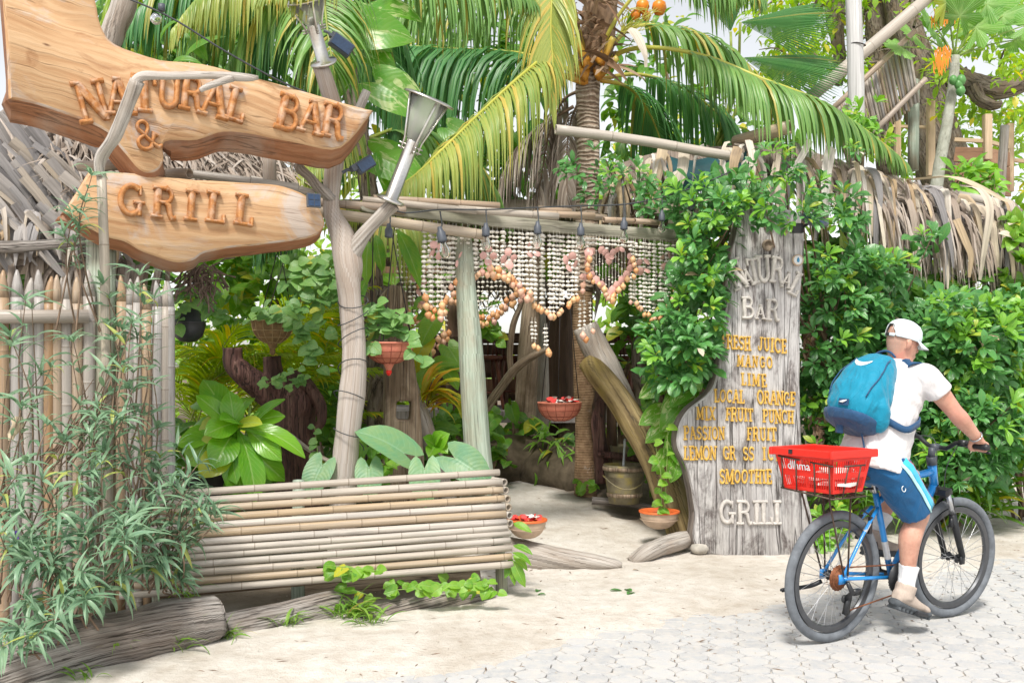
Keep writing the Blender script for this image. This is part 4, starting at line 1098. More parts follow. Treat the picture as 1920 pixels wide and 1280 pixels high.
 pole('leaning_trunk', 'thin grey trunk slanting down beside the split post', 'trunk', [(845, 960, 8.1, 15), (820, 870, 8.1, 16), (795, 790, 8.1, 15), (770, 720, 8.1, 13), (752, 640, 8.15, 11)], M['drift'], 10, .1, 4)
 pole('slim_tree', 'dark grey slim trunk just left of the split post', 'trunk', [(712, 930, 8.4, 20), (706, 800, 8.4, 19), (712, 660, 8.45, 16), (720, 540, 8.5, 15)], M['bark'], 12, .12, 5)
 pole('wooden_pillar', 'straight two toned round pillar before the deck stools', 'pillar', [(982, 930, 10.6, 21), (984, 800, 10.6, 21), (991, 650, 10.6, 19), (997, 560, 10.6, 17), (1002, 440, 10.6, 15)], M['log_brown'], 12, .06)
 pole('wooden_pillar', 'grey slim pillar to the right of the deck stools', 'pillar', [(1014, 850, 11.2, 15), (1016, 700, 11.2, 14), (1012, 600, 11.2, 12), (1010, 470, 11.2, 12)], M['drift'], 10, .07)
 pole('wooden_pillar', 'dark pillar at the left end of the deck', 'pillar', [(848, 900, 11.0, 14), (850, 700, 11.0, 14), (846, 560, 11.0, 13)], M['dark_wood'], 10, .06)
 pole('wooden_pillar', 'thick dark round pillar behind the hanging red basket', 'pillar', [(1046, 880, 12.2, 36), (1046, 700, 12.2, 36), (1046, 560, 12.2, 34)], M['dark_wood'], 12, .05)
 pole('branch', 'bent brown branch leaning across the round pillar', 'branch', [(905, 775, 9.9, 9), (940, 725, 9.9, 9), (968, 690, 9.9, 9), (998, 668, 9.95, 7), (1030, 652, 10.0, 4)], M['log_brown'], 8, .12, 6)
 pole('branch', 'thin curved liana hanging in front of the deck', 'branch', [(958, 700, 9.95, 6), (956, 660, 9.95, 6), (962, 610, 9.95, 6), (975, 575, 10.0, 5), (985, 540, 10.0, 4)], M['log_brown'], 8, .1, 6)
 pole('branch', 'dark twisted trunk standing behind the leaning mossy trunk', 'trunk', [(1200, 870, 9.4, 16), (1208, 760, 9.4, 18), (1203, 670, 9.4, 20), (1215, 560, 9.4, 14)], M['bark'], 10, .2, 5)
 pole('branch', 'knotted reddish root post beside the palm trunk', 'post', [(1128, 905, 8.95, 13), (1126, 840, 8.95, 14), (1122, 790, 8.95, 14), (1130, 720, 9.0, 12), (1134, 690, 9.0, 7)], M['stump'], 10, .18, 8)
 pole('branch', 'dark plank post standing behind the bucket', 'post', [(1148, 900, 9.15, 10), (1147, 800, 9.15, 10), (1146, 715, 9.2, 9)], M['dark_wood'], 8, .05)
 for old, new in (('branch.002', 'slim_tree.001'), ('branch.003', 'root_post'), ('branch.004', 'plank_post')):
  o = bpy.data.objects.get(old)
  if o: WM[new] = WM.pop(old); o.name = new
def build_beams():
 def c(name, label, x0, y0, x1, y1, Y0, Y1, rpx, seed, mat='bamboo_dark', **kw):
  mb = MB(); a, b = P(x0, y0, Y0), P(x1, y1, Y1)
  cane(mb, a, b, rpx / F * (Y0 + Y1) / 2, sp=.34, n=12, seed=seed, **kw)
  o = mb.build(name, M[mat]); tag(o, label, 'bamboo cane', None)
 c('bamboo_cane', 'thick foremost roof cane ending over the shell curtain', 560, 392, 911, 441, 6.55, 6.95, 10, 60, 'bamboo')
 c('bamboo_cane', 'cane running from the forked post to the torch foot', 590, 378, 760, 394, 6.6, 6.8, 8, 61)
 c('bamboo_cane', 'uppermost dark cane above the shell curtain, left', 700, 372, 936, 386, 6.8, 7.1, 7, 62)
 c('bamboo_cane', 'short light cane just under the uppermost dark cane', 680, 374, 893, 396, 6.75, 6.95, 6.5, 63, 'bamboo')
 c('bamboo_cane', 'long light cane above the middle of the shell curtain', 860, 392, 1046, 406, 6.95, 7.25, 7, 64, 'bamboo')
 c('bamboo_cane', 'cane ending above the gap left of the shell heart', 1000, 400, 1114, 404, 7.2, 7.4, 6, 65)
 c('bamboo_cane', 'cane ending above the middle of the shell heart', 1010, 392, 1070, 397, 7.35, 7.45, 6, 69)
 c('bamboo_cane', 'cane ending just left of the far string lamp', 1050, 402, 1136, 408, 7.35, 7.55, 6, 66)
 c('bamboo_cane', 'cane at the right end of the shell curtain', 1132, 412, 1224, 416, 7.4, 7.6, 5.5, 67)
 c('bamboo_cane', 'short far right cane resting on the fascia plank', 1190, 414, 1238, 418, 7.5, 7.65, 5.2, 68)
 c('bamboo_cane', 'hollow cane end showing between the two carved boards', 150, 312, 235, 309, 5.9, 5.8, 10, 70)
 c('bamboo_cane', 'small hollow cane end under the point of the big board', 280, 325, 355, 326, 6.1, 5.95, 10, 71)
 c('bamboo_cane', 'cane lying behind the upper edge of the lower board', 330, 322, 560, 352, 6.2, 6.3, 8, 72, 'bamboo')
 c('bamboo_cane', 'cane tip poking out beside the stub bough', 470, 336, 590, 362, 6.35, 6.45, 7, 73, 'bamboo')
 bd = Board(P(720, 415, 6.75), P(1285, 440, 8.0) - P(720, 415, 6.75), (0, 0, 1))
 slab(bd, [(690, 383), (800, 391), (1000, 410), (1180, 425), (1282, 433), (1280, 451), (1180, 446), (1000, 432), (800, 410), (690, 398)], .05, [M['fascia']], 'fascia_plank', None, bev=.005, wob=.002)
 tag(bpy.data.objects['fascia_plank'], 'pale grey plank holding the shell curtain under the bamboo canes', 'plank')
 mb = MB(); cane(mb, 0, 0, .042, sp=.55, n=12, seed=74, path=[P(1042, 243, 8.0), P(1140, 255, 8.1), P(1230, 268, 8.2), (P(1310, 283, 8.3)), P(1390, 296, 8.4)])
 tag(mb.build('bamboo_cane', M['bamboo']), 'long pale sloping cane on top of the right thatched roof', 'bamboo cane')
 mb = MB(); cane(mb, P(1380, 266, 8.9), P(1482, 238, 8.35), .058, sp=.5, n=14, seed=75)
 tag(mb.build('bamboo_cane', M['bamboo']), 'thick cane with an open hollow end at the roof ridge', 'bamboo cane')
 mb = MB(); cane(mb, P(1800, 368, 9.6), P(1882, 384, 9.3), .05, sp=.5, n=12, seed=76)
 tag(mb.build('bamboo_cane', M['bamboo']), 'thick cane under the far right end of the thatched eave', 'bamboo cane')
# ---------------------------------------------------------------- shell curtain
def bead_template():
 mb = MB(); lathe(mb, (0, 0, 0), [(.001, -.45), (.8, -.32), (1.0, -.02), (.72, .30), (.25, .48), (.001, .5)], 7)
 return mb
def cone_shell_mesh():
 mb = MB()
 lathe(mb, (0, 0, 0), [(.001, .55), (.13, .48), (.16, .36), (.34, .22), (.42, .05), (.40, -.12), (.27, -.32), (.12, -.47), (.001, -.52)], 10)
 return mb.mesh('orange_shell', M['orange_shell'])
def scallop_mesh():
 mb = MB(); rows = []
 n, k = 12, 4
 for i in range(k + 1):
  f = i / k
  ring = []
  for j in range(n):
   a = 2 * PI * j / n
   r = f * (1 + .06 * math.cos(a * 6)) * .5
   ring.append(mb.p((r * math.cos(a), r * math.sin(a) * .92, .11 * (1 - f * f) + (.01 * math.cos(a * 6) * f))))
  rows.append(ring)
 for i in range(k):
  for j in range(n):
   q = (j + 1) % n
   mb.q((rows[i][j], rows[i + 1][j], rows[i + 1][q], rows[i][q]), [(0, 0)] * 4)
 return mb.mesh('pink_shell', M['pink_shell'])
def build_shells():
 bt = bead_template()
 bv = np.array(bt.v); bf = bt.f
 cone, scal = cone_shell_mesh(), scallop_mesh()
 bd = Board(P(795, 430, 6.85), P(1275, 450, 7.95) - P(795, 430, 6.85), (0, 0, 1))
 t = thing('shell_curtain', 'curtain of cream shell strings with pink shells and a shell heart over the entrance', 'shell curtain', P(1000, 440, 7.3))
 def top(x): return 405 + (x - 720) * .082 + 8
 prof = [(795, 560), (806, 585), (820, 590), (832, 570), (846, 535), (870, 525), (890, 520), (908, 510), (918, 506), (940, 515), (960, 530), (980, 550), (998, 575), (1020, 590), (1032, 600), (1048, 588), (1068, 572), (1082, 560), (1090, 545)]
 prof2 = [(1180, 570), (1196, 582), (1210, 595), (1222, 604), (1236, 592), (1250, 572), (1262, 545), (1274, 530)]
 def low(x):
  for pf in (prof, prof2):
   if pf[0][0] <= x <= pf[-1][0]:
    for (a, b), (c, d) in zip(pf, pf[1:]):
     if a <= x <= c: return b + (d - b) * (x - a) / max(1e-6, c - a)
  return 555
 rr = random.Random(4)
 def strand(x, y0, y1, dn, parent, px_step, size, gap=None):
  n = max(2, int((y1 - y0) / px_step))
  mb = MB(); sw = rr.uniform(0, 6)
  for i in range(n):
   y = y0 + px_step * (i + .5)
   if gap and gap[0] < y < gap[1]: continue
   c = bd.hit(x + .8 * math.sin(i * .4 + sw), y + rr.uniform(-1, 1))
   s = size * rr.uniform(.8, 1.2)
   R_ = Matrix.Rotation(rr.uniform(0, 6.3), 3, 'Z') @ Matrix.Rotation(rr.uniform(-.5, .5), 3, 'X')
   w0 = bd.w(c.x, c.y, dn + rr.uniform(-.006, .006))
   base = len(mb.v)
   for q in bv: mb.p(w0 + R_ @ V(q * (s * 1.0, s * .8, s)))
   for f in bf: mb.q([base + i_ for i_ in f], [(0, 0)] * len(f))
  a, b = bd.hit(x, y0 - 6), bd.hit(x, y1)
  tube(mb, ln(bd.w(a.x, a.y, dn), bd.w(b.x, b.y, dn), .0012), n=4, cap=False)
  mb.build('shell_string', M['shell'], parent)
 def cones(x, y, dn, parent, k=1, sc=1.0):
  for i in range(k):
   c = bd.hit(x + rr.uniform(-3, 3), y + i * 11 + rr.uniform(-3, 3))
   R_ = Matrix.Rotation(rr.uniform(0, 6.3), 4, 'Z') @ Matrix.Rotation(rr.uniform(-.45, .45), 4, 'X')
   obj('orange_shell', cone, parent, Matrix.Translation(bd.w(c.x, c.y, dn + .02)) @ R_ @ Matrix.Scale(.054 * sc * rr.uniform(.85, 1.2), 4))
 def flower(x, y, parent, k=4, dn=.03, sc=1.0):
  a0 = rr.uniform(0, 1.5)
  for i in range(k):
   a = a0 + i * 2 * PI / k
   c = bd.hit(x + 9.5 * math.cos(a), y + 12 * math.sin(a))
   R_ = bd.R.to_4x4() @ Matrix.Rotation(rr.uniform(-.6, .6), 4, 'X') @ Matrix.Rotation(rr.uniform(-.6, .6), 4, 'Y') @ Matrix.Rotation(rr.uniform(0, 6), 4, 'Z')
   obj('pink_shell', scal, parent, Matrix.Translation(bd.w(c.x, c.y, dn)) @ R_ @ Matrix.Scale(.064 * sc * rr.uniform(.85, 1.15), 4))
 xs = []
 x = 797.0
 while x < 1090:
  xs.append(x); x += 7.7 - .6 * (x - 797) / 300
 for x in xs:
  y1 = low(x)
  strand(x, top(x), y1 - 6, rr.uniform(-.03, .03), t, 9.4 - 1.8 * (x - 797) / 400, .0225)
  cones(x, y1 - 4, rr.uniform(-.02, .03), t, 2 if 796 < x < 842 or 905 < x < 990 else 1)
 for x in np.arange(1181, 1276, 6.1):
  y1 = low(x); strand(x, top(x), y1 - 6, rr.uniform(-.015, .015), t, 7.4, .0205)
  cones(x, y1 - 3, .01, t, 1, .9)
 def heart(a):
  X = 16 * math.sin(a) ** 3; Y = 13 * math.cos(a) - 5 * math.cos(2 * a) - 2 * math.cos(3 * a) - math.cos(4 * a)
  return 1138 + X * 2.55, 505 - Y * 3.1
 for x in np.arange(1094, 1180, 6.0):
  f = (x - 1138) / 41
  yt = 474 - 8 * math.sin(abs(f) * PI) + 10 * (1 - abs(f)) * .4
  strand(x, top(x), yt - 6, 0, t, 7.4, .0205)
  if abs(f) < .92:
   mb = MB(); a, b = bd.hit(x, yt), bd.hit(x, 556 - 50 * abs(f))
   tube(mb, ln(bd.w(a.x, a.y, 0), bd.w(b.x, b.y, 0), .0016), n=4, cap=False)
   for j in range(4):
    c = a.lerp(b, rr.random()); w0 = bd.w(c.x, c.y, 0); base = len(mb.v)
    for q in bv: mb.p(w0 + V(q * .009))
    for f_ in bf: mb.q([base + i_ for i_ in f_], [(0, 0)] * len(f_))
   mb.build('shell_string', M['shell'], t)
 for i in range(32):
  a = 2 * PI * i / 32; hx, hy = heart(a); c = bd.hit(hx, hy)
  if rr.random() < .08: continue
  R_ = bd.R.to_4x4() @ Matrix.Rotation(rr.uniform(-.6, .6), 4, 'X') @ Matrix.Rotation(rr.uniform(0, 6), 4, 'Z')
  obj('pink_shell', scal, t, Matrix.Translation(bd.w(c.x, c.y, .03)) @ R_ @ Matrix.Scale(.064 * rr.uniform(.85, 1.15), 4))
 for i in range(22):
  a = PI * (.42 + 1.16 * i / 21); hx, hy = heart(a)
  cones(hx + (hx - 1138) * .10, hy + 9, .035, t, 1, .95)
 for x, y in ((815, 470), (866, 490), (912, 480), (950, 485), (996, 468), (1066, 492), (1202, 500), (1246, 490)): flower(x, y, t)
 flower(1089, 508, t, 1); cones(1088, 522, .02, t, 2); flower(1093, 465, t, 2)
 for x, y0, y1 in ((1000, 600, 640), (1006, 600, 645), (1024, 612, 655), (1028, 612, 655), (1090, 560, 622), (1098, 560, 628), (1110, 565, 615)):
  strand(x, y0, y1, -.02, t, 7.6, .015); cones(x, y1 + 6, 0, t, 1, 1.0)
 t2 = thing('shell_curtain', 'farther dim shell curtain seen under the front one behind the green pole', 'shell curtain', P(900, 480, 9.2))
 bd = Board(P(700, 500, 8.7), P(960, 500, 9.4) - P(700, 500, 8.7), (0, 0, 1))
 for x in np.arange(752, 975, 8.5):
  y1 = 572 + 22 * math.sin((x - 750) * .05) + (70 if 810 < x < 838 else 0)
  strand(x, 470, y1, 0, t2, 9, .019); cones(x, y1 + 3, 0, t2, 2, 1.25)
 bd = Board(P(740, 470, 7.6), (1, .5, 0), (0, 0, 1))
 t3 = thing('shell_curtain', 'few loose shell strings hanging right of the split post', 'shell curtain', P(765, 480, 7.6))
 for x in (742, 752, 762, 771, 780): strand(x, 425, 540 + rr.uniform(-25, 10), rr.uniform(-.03, .03), t3, 10, .017)
 for x, y in ((783, 525), (786, 560), (770, 500)): flower(x, y, t3, 2); cones(x, y + 14, .02, t3, 1)
# ---------------------------------------------------------------- lamps, torches, cables
def bulb_lamp(name, label, px, py, Y, cord_top, sc=1.0, tilt=0.0, upright=False, glass=True):
 t = thing(name, label, 'light bulb', P(px, py, Y), 'string lights over the entrance')
 s = sc
 R_ = Matrix.Rotation(tilt, 3, 'Y')
 if upright: R_ = R_ @ Matrix.Rotation(PI, 3, 'X')
 c = P(px, py, Y)
 mb = MB(); lathe(mb, c, [(.001, .075 * s), (.013 * s, .072 * s), (.016 * s, .05 * s), (.027 * s, .035 * s), (.027 * s, .0), (.029 * s, -.012 * s), (.023 * s, -.02 * s), (.001, -.02 * s)], 12, R_)
 mb.build('lamp_socket', M['slate_plastic'], t)
 if glass:
  mb = MB(); lathe(mb, c, [(.016 * s, -.02 * s), (.018 * s, -.035 * s), (.031 * s, -.065 * s), (.033 * s, -.085 * s), (.024 * s, -.108 * s), (.001, -.117 * s)], 14, R_)
  mb.build('glass_bulb', M['glass'], t)
  mb = MB(); tube(mb, ln(c + R_ @ V((0, 0, -.02)), c + R_ @ V((0, 0, -.085 * s)), .0035), n=6); mb.build('filament', M['filament'], t)
 if cord_top is not None:
  mb = MB(); tube(mb, [tuple(p) for p in spline([(*(c + R_ @ V((0, 0, .07 * s))), .005), (*((c + cord_top) / 2 + V((.006, 0, 0))), .005), (*cord_top, .005)], 4)], n=6)
  mb.build('lamp_cord', M['cable'], t)
def build_lamps():
 main = [(600, 230, 6.3), (640, 205, 6.3), (655, 330, 6.3)]
 cab = [(728, 388, 6.62), (760, 399, 6.68), (826, 393, 6.75), (912, 393, 6.95), (1008, 389, 7.2), (1090, 386, 7.35), (1172, 383, 7.5), (1240, 370, 7.6), (1310, 348, 7.65), (1370, 322, 7.7)]
 mb = MB(); tube(mb, [(*p[:3], .0055) for p in spline([tuple(P(*q)) for q in cab], 5)], n=6)
 tag(mb.build('light_cable', M['cable']), 'dark cable sagging above the shell curtain with hanging bulbs', 'cable')
 for i, (px, py, Y, cx, cy, tl, lab) in enumerate([(729, 440, 6.6, 731, 392, 0, 'dark bulb socket hanging beside the forked post, first of the string'),
   (829, 448, 6.62, 825, 396, -.22, 'tilted clear bulb hanging over the left end of the shell curtain'), (911, 438, 6.85, 911, 394, 0, 'clear bulb hanging before the third pink shell flower'),
   (1008, 434, 7.1, 1008, 390, 0, 'clear bulb hanging over the middle of the shell curtain'), (1089, 437, 7.25, 1089, 387, 0, 'clear bulb hanging at the left edge of the shell heart'),
   (1170, 426, 7.4, 1171, 384, 0, 'clear bulb hanging before the fascia plank right of the heart')]):
  bulb_lamp('string_lamp', lab, px, py, Y, P(cx, cy, Y + .03), 1.0 if i != 1 else 1.15, tl, glass=i > 0)
 bulb_lamp('string_lamp', 'clear bulb at the right end of the fascia plank', 1241, 410, 7.55, P(1241, 372, 7.6), .9)
 bulb_lamp('string_lamp', 'clear bulb half hidden in the creeper above the menu plank', 1297, 390, 7.6, P(1299, 352, 7.65), .95)
 mb = MB(); tube(mb, [(*p[:3], .0055) for p in spline([tuple(P(*q)) for q in ((170, -30, 5.6), (310, 28, 5.7), (420, 95, 5.8), (520, 150, 5.95), (580, 176, 6.1))], 5)], n=6)
 tag(mb.build('light_cable', M['cable']), 'thin dark cable running down behind the big carved board', 'cable')
 t = thing('string_lamp', 'clear round bulb hanging in the palm leaves above the carved board', 'light bulb', P(300, 20, 5.7), 'string lights over the entrance')
 mb = MB(); lathe(mb, P(303, 18, 5.7), [(.001, .03), (.02, .03), (.02, -.01), (.001, -.01)], 10); mb.build('lamp_socket', M['slate_plastic'], t)
 mb = MB(); lathe(mb, P(293, 36, 5.7), [(.001, .034), (.02, .028), (.032, .01), (.034, 0), (.03, -.015), (.018, -.028), (.001, -.034)], 14); mb.build('glass_bulb', M['glass'], t)
 def torch(label, base, tip, Y, Y2, sc=1.0):
  a, b = P(*base, Y), P(*tip, Y2)
  ax = (b - a); Lh = ax.length; R_ = frame_from(ax).copy()
  z = ax.normalized(); x = V((1, 0, 0)); x = (x - z * x.dot(z)).normalized(); y = z.cross(x)
  A = Matrix((x, y, z)).transposed()
  t = thing('garden_torch', label, 'torch', a)
  k = Lh
  mb = MB(); lathe(mb, a, [(.001, -.01), (.085 * sc, -.01), (.095 * sc, 0), (.09 * sc, .012), (.045 * sc, .02), (.044 * sc, k * .57), (.041 * sc, k * .59), (.001, k * .59)], 20, A); mb.build('torch_tube', M['steel'], t)
  mb = MB(); lathe(mb, a, [(.045 * sc, k * .585), (.052 * sc, k * .60), (.125 * sc, k * .975), (.122 * sc, k * .975), (.049 * sc, k * .60)], 24, A); mb.build('torch_glass', M['torch_glass'], t)
  mb = MB(); lathe(mb, a, [(.118 * sc, k * .975), (.165 * sc, k * .97), (.168 * sc, k * .985), (.13 * sc, k * 1.0), (.115 * sc, k * .99)], 28, A); mb.build('torch_rim', M['steel'], t)
  mb = MB(); lathe(mb, a, [(.001, k * .58), (.02, k * .58), (.02, k * .66), (.001, k * .66)], 10, A); mb.build('torch_wick', M['badge_white'], t)
  for q in range(4):
   an = q * PI / 2 + .5; d = A @ V((math.cos(an), math.sin(an), 0))
   mb = MB(); tube(mb, [(*(a + d * .060 * sc + z * k * .47), .007), (*(a + d * .062 * sc + z * k * .58), .007), (*(a + d * .137 * sc + z * k * .975), .007)], n=6)
   for h in (.49, .53): tube(mb, ln(a + d * .04 * sc + z * k * h, a + d * .085 * sc + z * k * h, .006), n=6)
   mb.build('torch_bracket', M['steel'], t)
 torch('slanting steel garden torch fixed to the fork bough above the canes', (732, 376), (806, 182), 6.42, 6.3)
 torch('upper steel garden torch half hidden by palm leaves at the top of the frame', (607, 118), (572, -8), 6.5, 6.25, .95)
 def flood(name, label, px, py, Y, yaw, tilt, w=.13):
  t = thing(name, label, 'flood light', P(px, py, Y))
  R_ = Matrix.Rotation(yaw, 3, 'Z') @ Matrix.Rotation(tilt, 3, 'Y')
  mb = MB(); mb.box(P(px, py, Y), (w, .05, w * .62), R_, .008); mb.build('lamp_body', M['slate_plastic'], t, angle=40)
  mb = MB(); mb.box(P(px, py, Y) + R_ @ V((0, -.028, 0)), (w * .86, .008, w * .46), R_); mb.build('lamp_glass', M['solar'], t, smooth=False)
  mb = MB(); c = P(px, py, Y); tube(mb, [(*(c + R_ @ V((-.06, .02, 0))), .011), (*(c + R_ @ V((-.11, .03, .03))), .011), (*(c + R_ @ V((-.14, .05, .03))), .012)], n=8)
  mb.box(c + R_ @ V((-.06, 0, .02)), (.07, .045, .04), R_)
  mb.build('lamp_bracket', M['slate_plastic'], t, smooth=False)
 flood('flood_lamp', 'grey flood lamp clamped under the right tip of the big carved board', 684, 309, 6.4, .5, -.6)
 flood('flood_lamp', 'grey flood lamp among palm leaves beside the upper torch', 640, 85, 6.7, .4, .55, .16)
 t = thing('solar_cell_unit', 'small dark blue solar cell at the right end of the lower board', 'solar panel', P(588, 376, 6.1))
 R_ = Matrix.Rotation(.5, 3, 'Z') @ Matrix.Rotation(-.12, 3, 'X')
 c = P(588, 376, 6.05)
 mb = MB(); mb.box(c, (.085, .02, .085), R_); mb.build('panel_frame', M['slate_plastic'], t, smooth=False)
 for ix in (-1, 1):
  for iz in (-1, 1):
   mb = MB(); mb.box(c + R_ @ V((ix * .019, -.011, iz * .019)), (.033, .005, .033), R_); mb.build('solar_cell', M['solar'], t, smooth=False)
 t = thing('solar_lamp', 'dark oval solar lamp head above the menu plank in the creeper', 'lamp', P(1525, 412, 7.3))
 c = P(1527, 412, 7.25)
 A = Matrix.Rotation(.5, 3, 'X') @ Matrix.Rotation(.25, 3, 'Y')
 mb = MB(); lathe(mb, c, [(.001, -.035), (.08, -.03), (.105, -.008), (.108, .006), (.1, .014), (.001, .016)], 24, A); mb.build('lamp_head', M['slate_plastic'], t)
 mb = MB(); lathe(mb, c, [(.001, .0175), (.085, .0175), (.09, .015)], 24, A); mb.build('solar_cell', M['solar'], t)
 mb = MB(); tube(mb, ln(c, P(1495, 432, 7.45), .012), n=8); mb.box(P(1494, 428, 7.4), (.09, .05, .07)); mb.build('lamp_bracket', M['black'], t, smooth=False)
# ---------------------------------------------------------------- logs, bowls, baskets, bucket, stump
def build_logs():
 def log(label, rows, mat='log', seed=1, rough=.13, cat='log'):
  pts = spline(strip_px(rows), 6)
  mb = MB(); tube(mb, [tuple(p) for p in pts], n=18, rough=rough, rf=4.0, seed=seed)
  tag(mb.build('log', M[mat]), label, cat)
 log('big grey weathered log in the bottom left corner under the bushes', [(-180, 1338, 4.25, 74), (-40, 1284, 4.45, 69), (120, 1226, 4.7, 62), (280, 1186, 4.95, 56), (392, 1160, 5.15, 46), (402, 1158, 5.17, 41)], seed=2)
 log('smooth grey log lying under the left half of the bench', [(330, 1205, 5.2, 34), (430, 1184, 5.35, 36), (530, 1163, 5.55, 35), (620, 1138, 5.72, 32), (638, 1132, 5.76, 27)], seed=3, rough=.07)
 log('knotty grey log lying under the right half of the bench', [(680, 1164, 5.6, 16), (730, 1150, 5.75, 22), (800, 1135, 5.88, 23), (870, 1118, 6.0, 22), (920, 1104, 6.1, 16)], seed=4, rough=.16)
 log('old brown log behind the others in the shade under the bench', [(560, 1120, 6.15, 26), (680, 1104, 6.3, 28), (800, 1095, 6.45, 28), (900, 1088, 6.5, 24)], 'log_brown', 5)
 log('tapering driftwood log at the sill of the entrance', [(930, 1030, 7.15, 26), (985, 1042, 7.05, 30), (1040, 1047, 7.0, 24), (1100, 1052, 6.95, 17), (1150, 1056, 6.93, 10), (1166, 1058, 6.92, 4)], 'drift', 6, .16)
 log('pale rough log between the entrance and the menu plank', [(1182, 1052, 7.15, 9), (1205, 1038, 7.2, 15), (1240, 1024, 7.35, 17), (1280, 1012, 7.5, 17), (1302, 1008, 7.6, 14)], 'drift', 7, .18)
 for i, (px, py, Y, s, lab) in enumerate([(1310, 1028, 7.45, .07, 'small brown stone at the foot of the menu plank'), (1292, 1018, 7.6, .08, 'grey stone wedged behind the pale rough log'), (1075, 868, 11.2, .16, 'dark stone on the bank by the palm trunk')]):
  mb = MB(); c = P(px, py, Y)
  lathe(mb, c, [(.001, -s * .7), (s * .7, -s * .5), (s, 0), (s * .75, s * .42), (.001, s * .6)], 10)
  for j, q in enumerate(mb.v):
   k = 1 + .35 * nz(q[0] * 9, q[1] * 9, q[2] * 9 + i); mb.v[j] = tuple(c + (V(q) - c) * k)
  tag(mb.build('stone', M['stone']), lab, 'stone')
 mb = MB()
 pts = spline([(*P(905, 872, 9.9), .22), (*P(960, 872, 10.2), .30), (*P(1020, 880, 10.2), .34), (*P(1070, 895, 9.8), .30), (*P(1100, 905, 9.5), .22)], 6)
 tube(mb, [tuple(p) for p in pts], n=14, rough=.25, rf=3)
 tag(mb.build('earth_bank', M['earth']), 'low dark earth bank along the left of the sandy path', 'bank', kind='structure')
def bowl_prof(r, h, th=.008, lip=.006):
 o = [(r * math.sin(a) ** .9 if a > 0 else .001, -h * math.cos(a)) for a in np.linspace(0, PI / 2, 8)]
 i = [((r - th) * math.sin(a) if a > 0 else .001, -(h - th) * math.cos(a) * .98) for a in np.linspace(PI / 2, 0, 7)]
 return o + [(r + lip, 0), (r + lip, .012), (r - th, .012)] + i
def petals(mb, c, r, n, sc, seed):
 rr = random.Random(seed)
 for i in range(n):
  a, d = rr.uniform(0, 6.28), r * math.sqrt(rr.random())
  q = V((c[0] + d * math.cos(a), c[1] + d * math.sin(a), c[2] + rr.uniform(0, .03)))
  R_ = Matrix.Rotation(rr.uniform(0, 6.3), 3, 'Z') @ Matrix.Rotation(rr.uniform(-.9, .9), 3, 'X')
  s = sc * rr.uniform(.7, 1.3)
  ring = [(0, 0, 0), (.5, .3, .12), (.55, .75, .2), (0, 1.0, .22), (-.55, .75, .2), (-.5, .3, .12)]
  ix = [mb.p(q + R_ @ V((x * s, y * s, z * s))) for x, y, z in ring]
  mb.q(ix, [(.5, .5)] * 6)
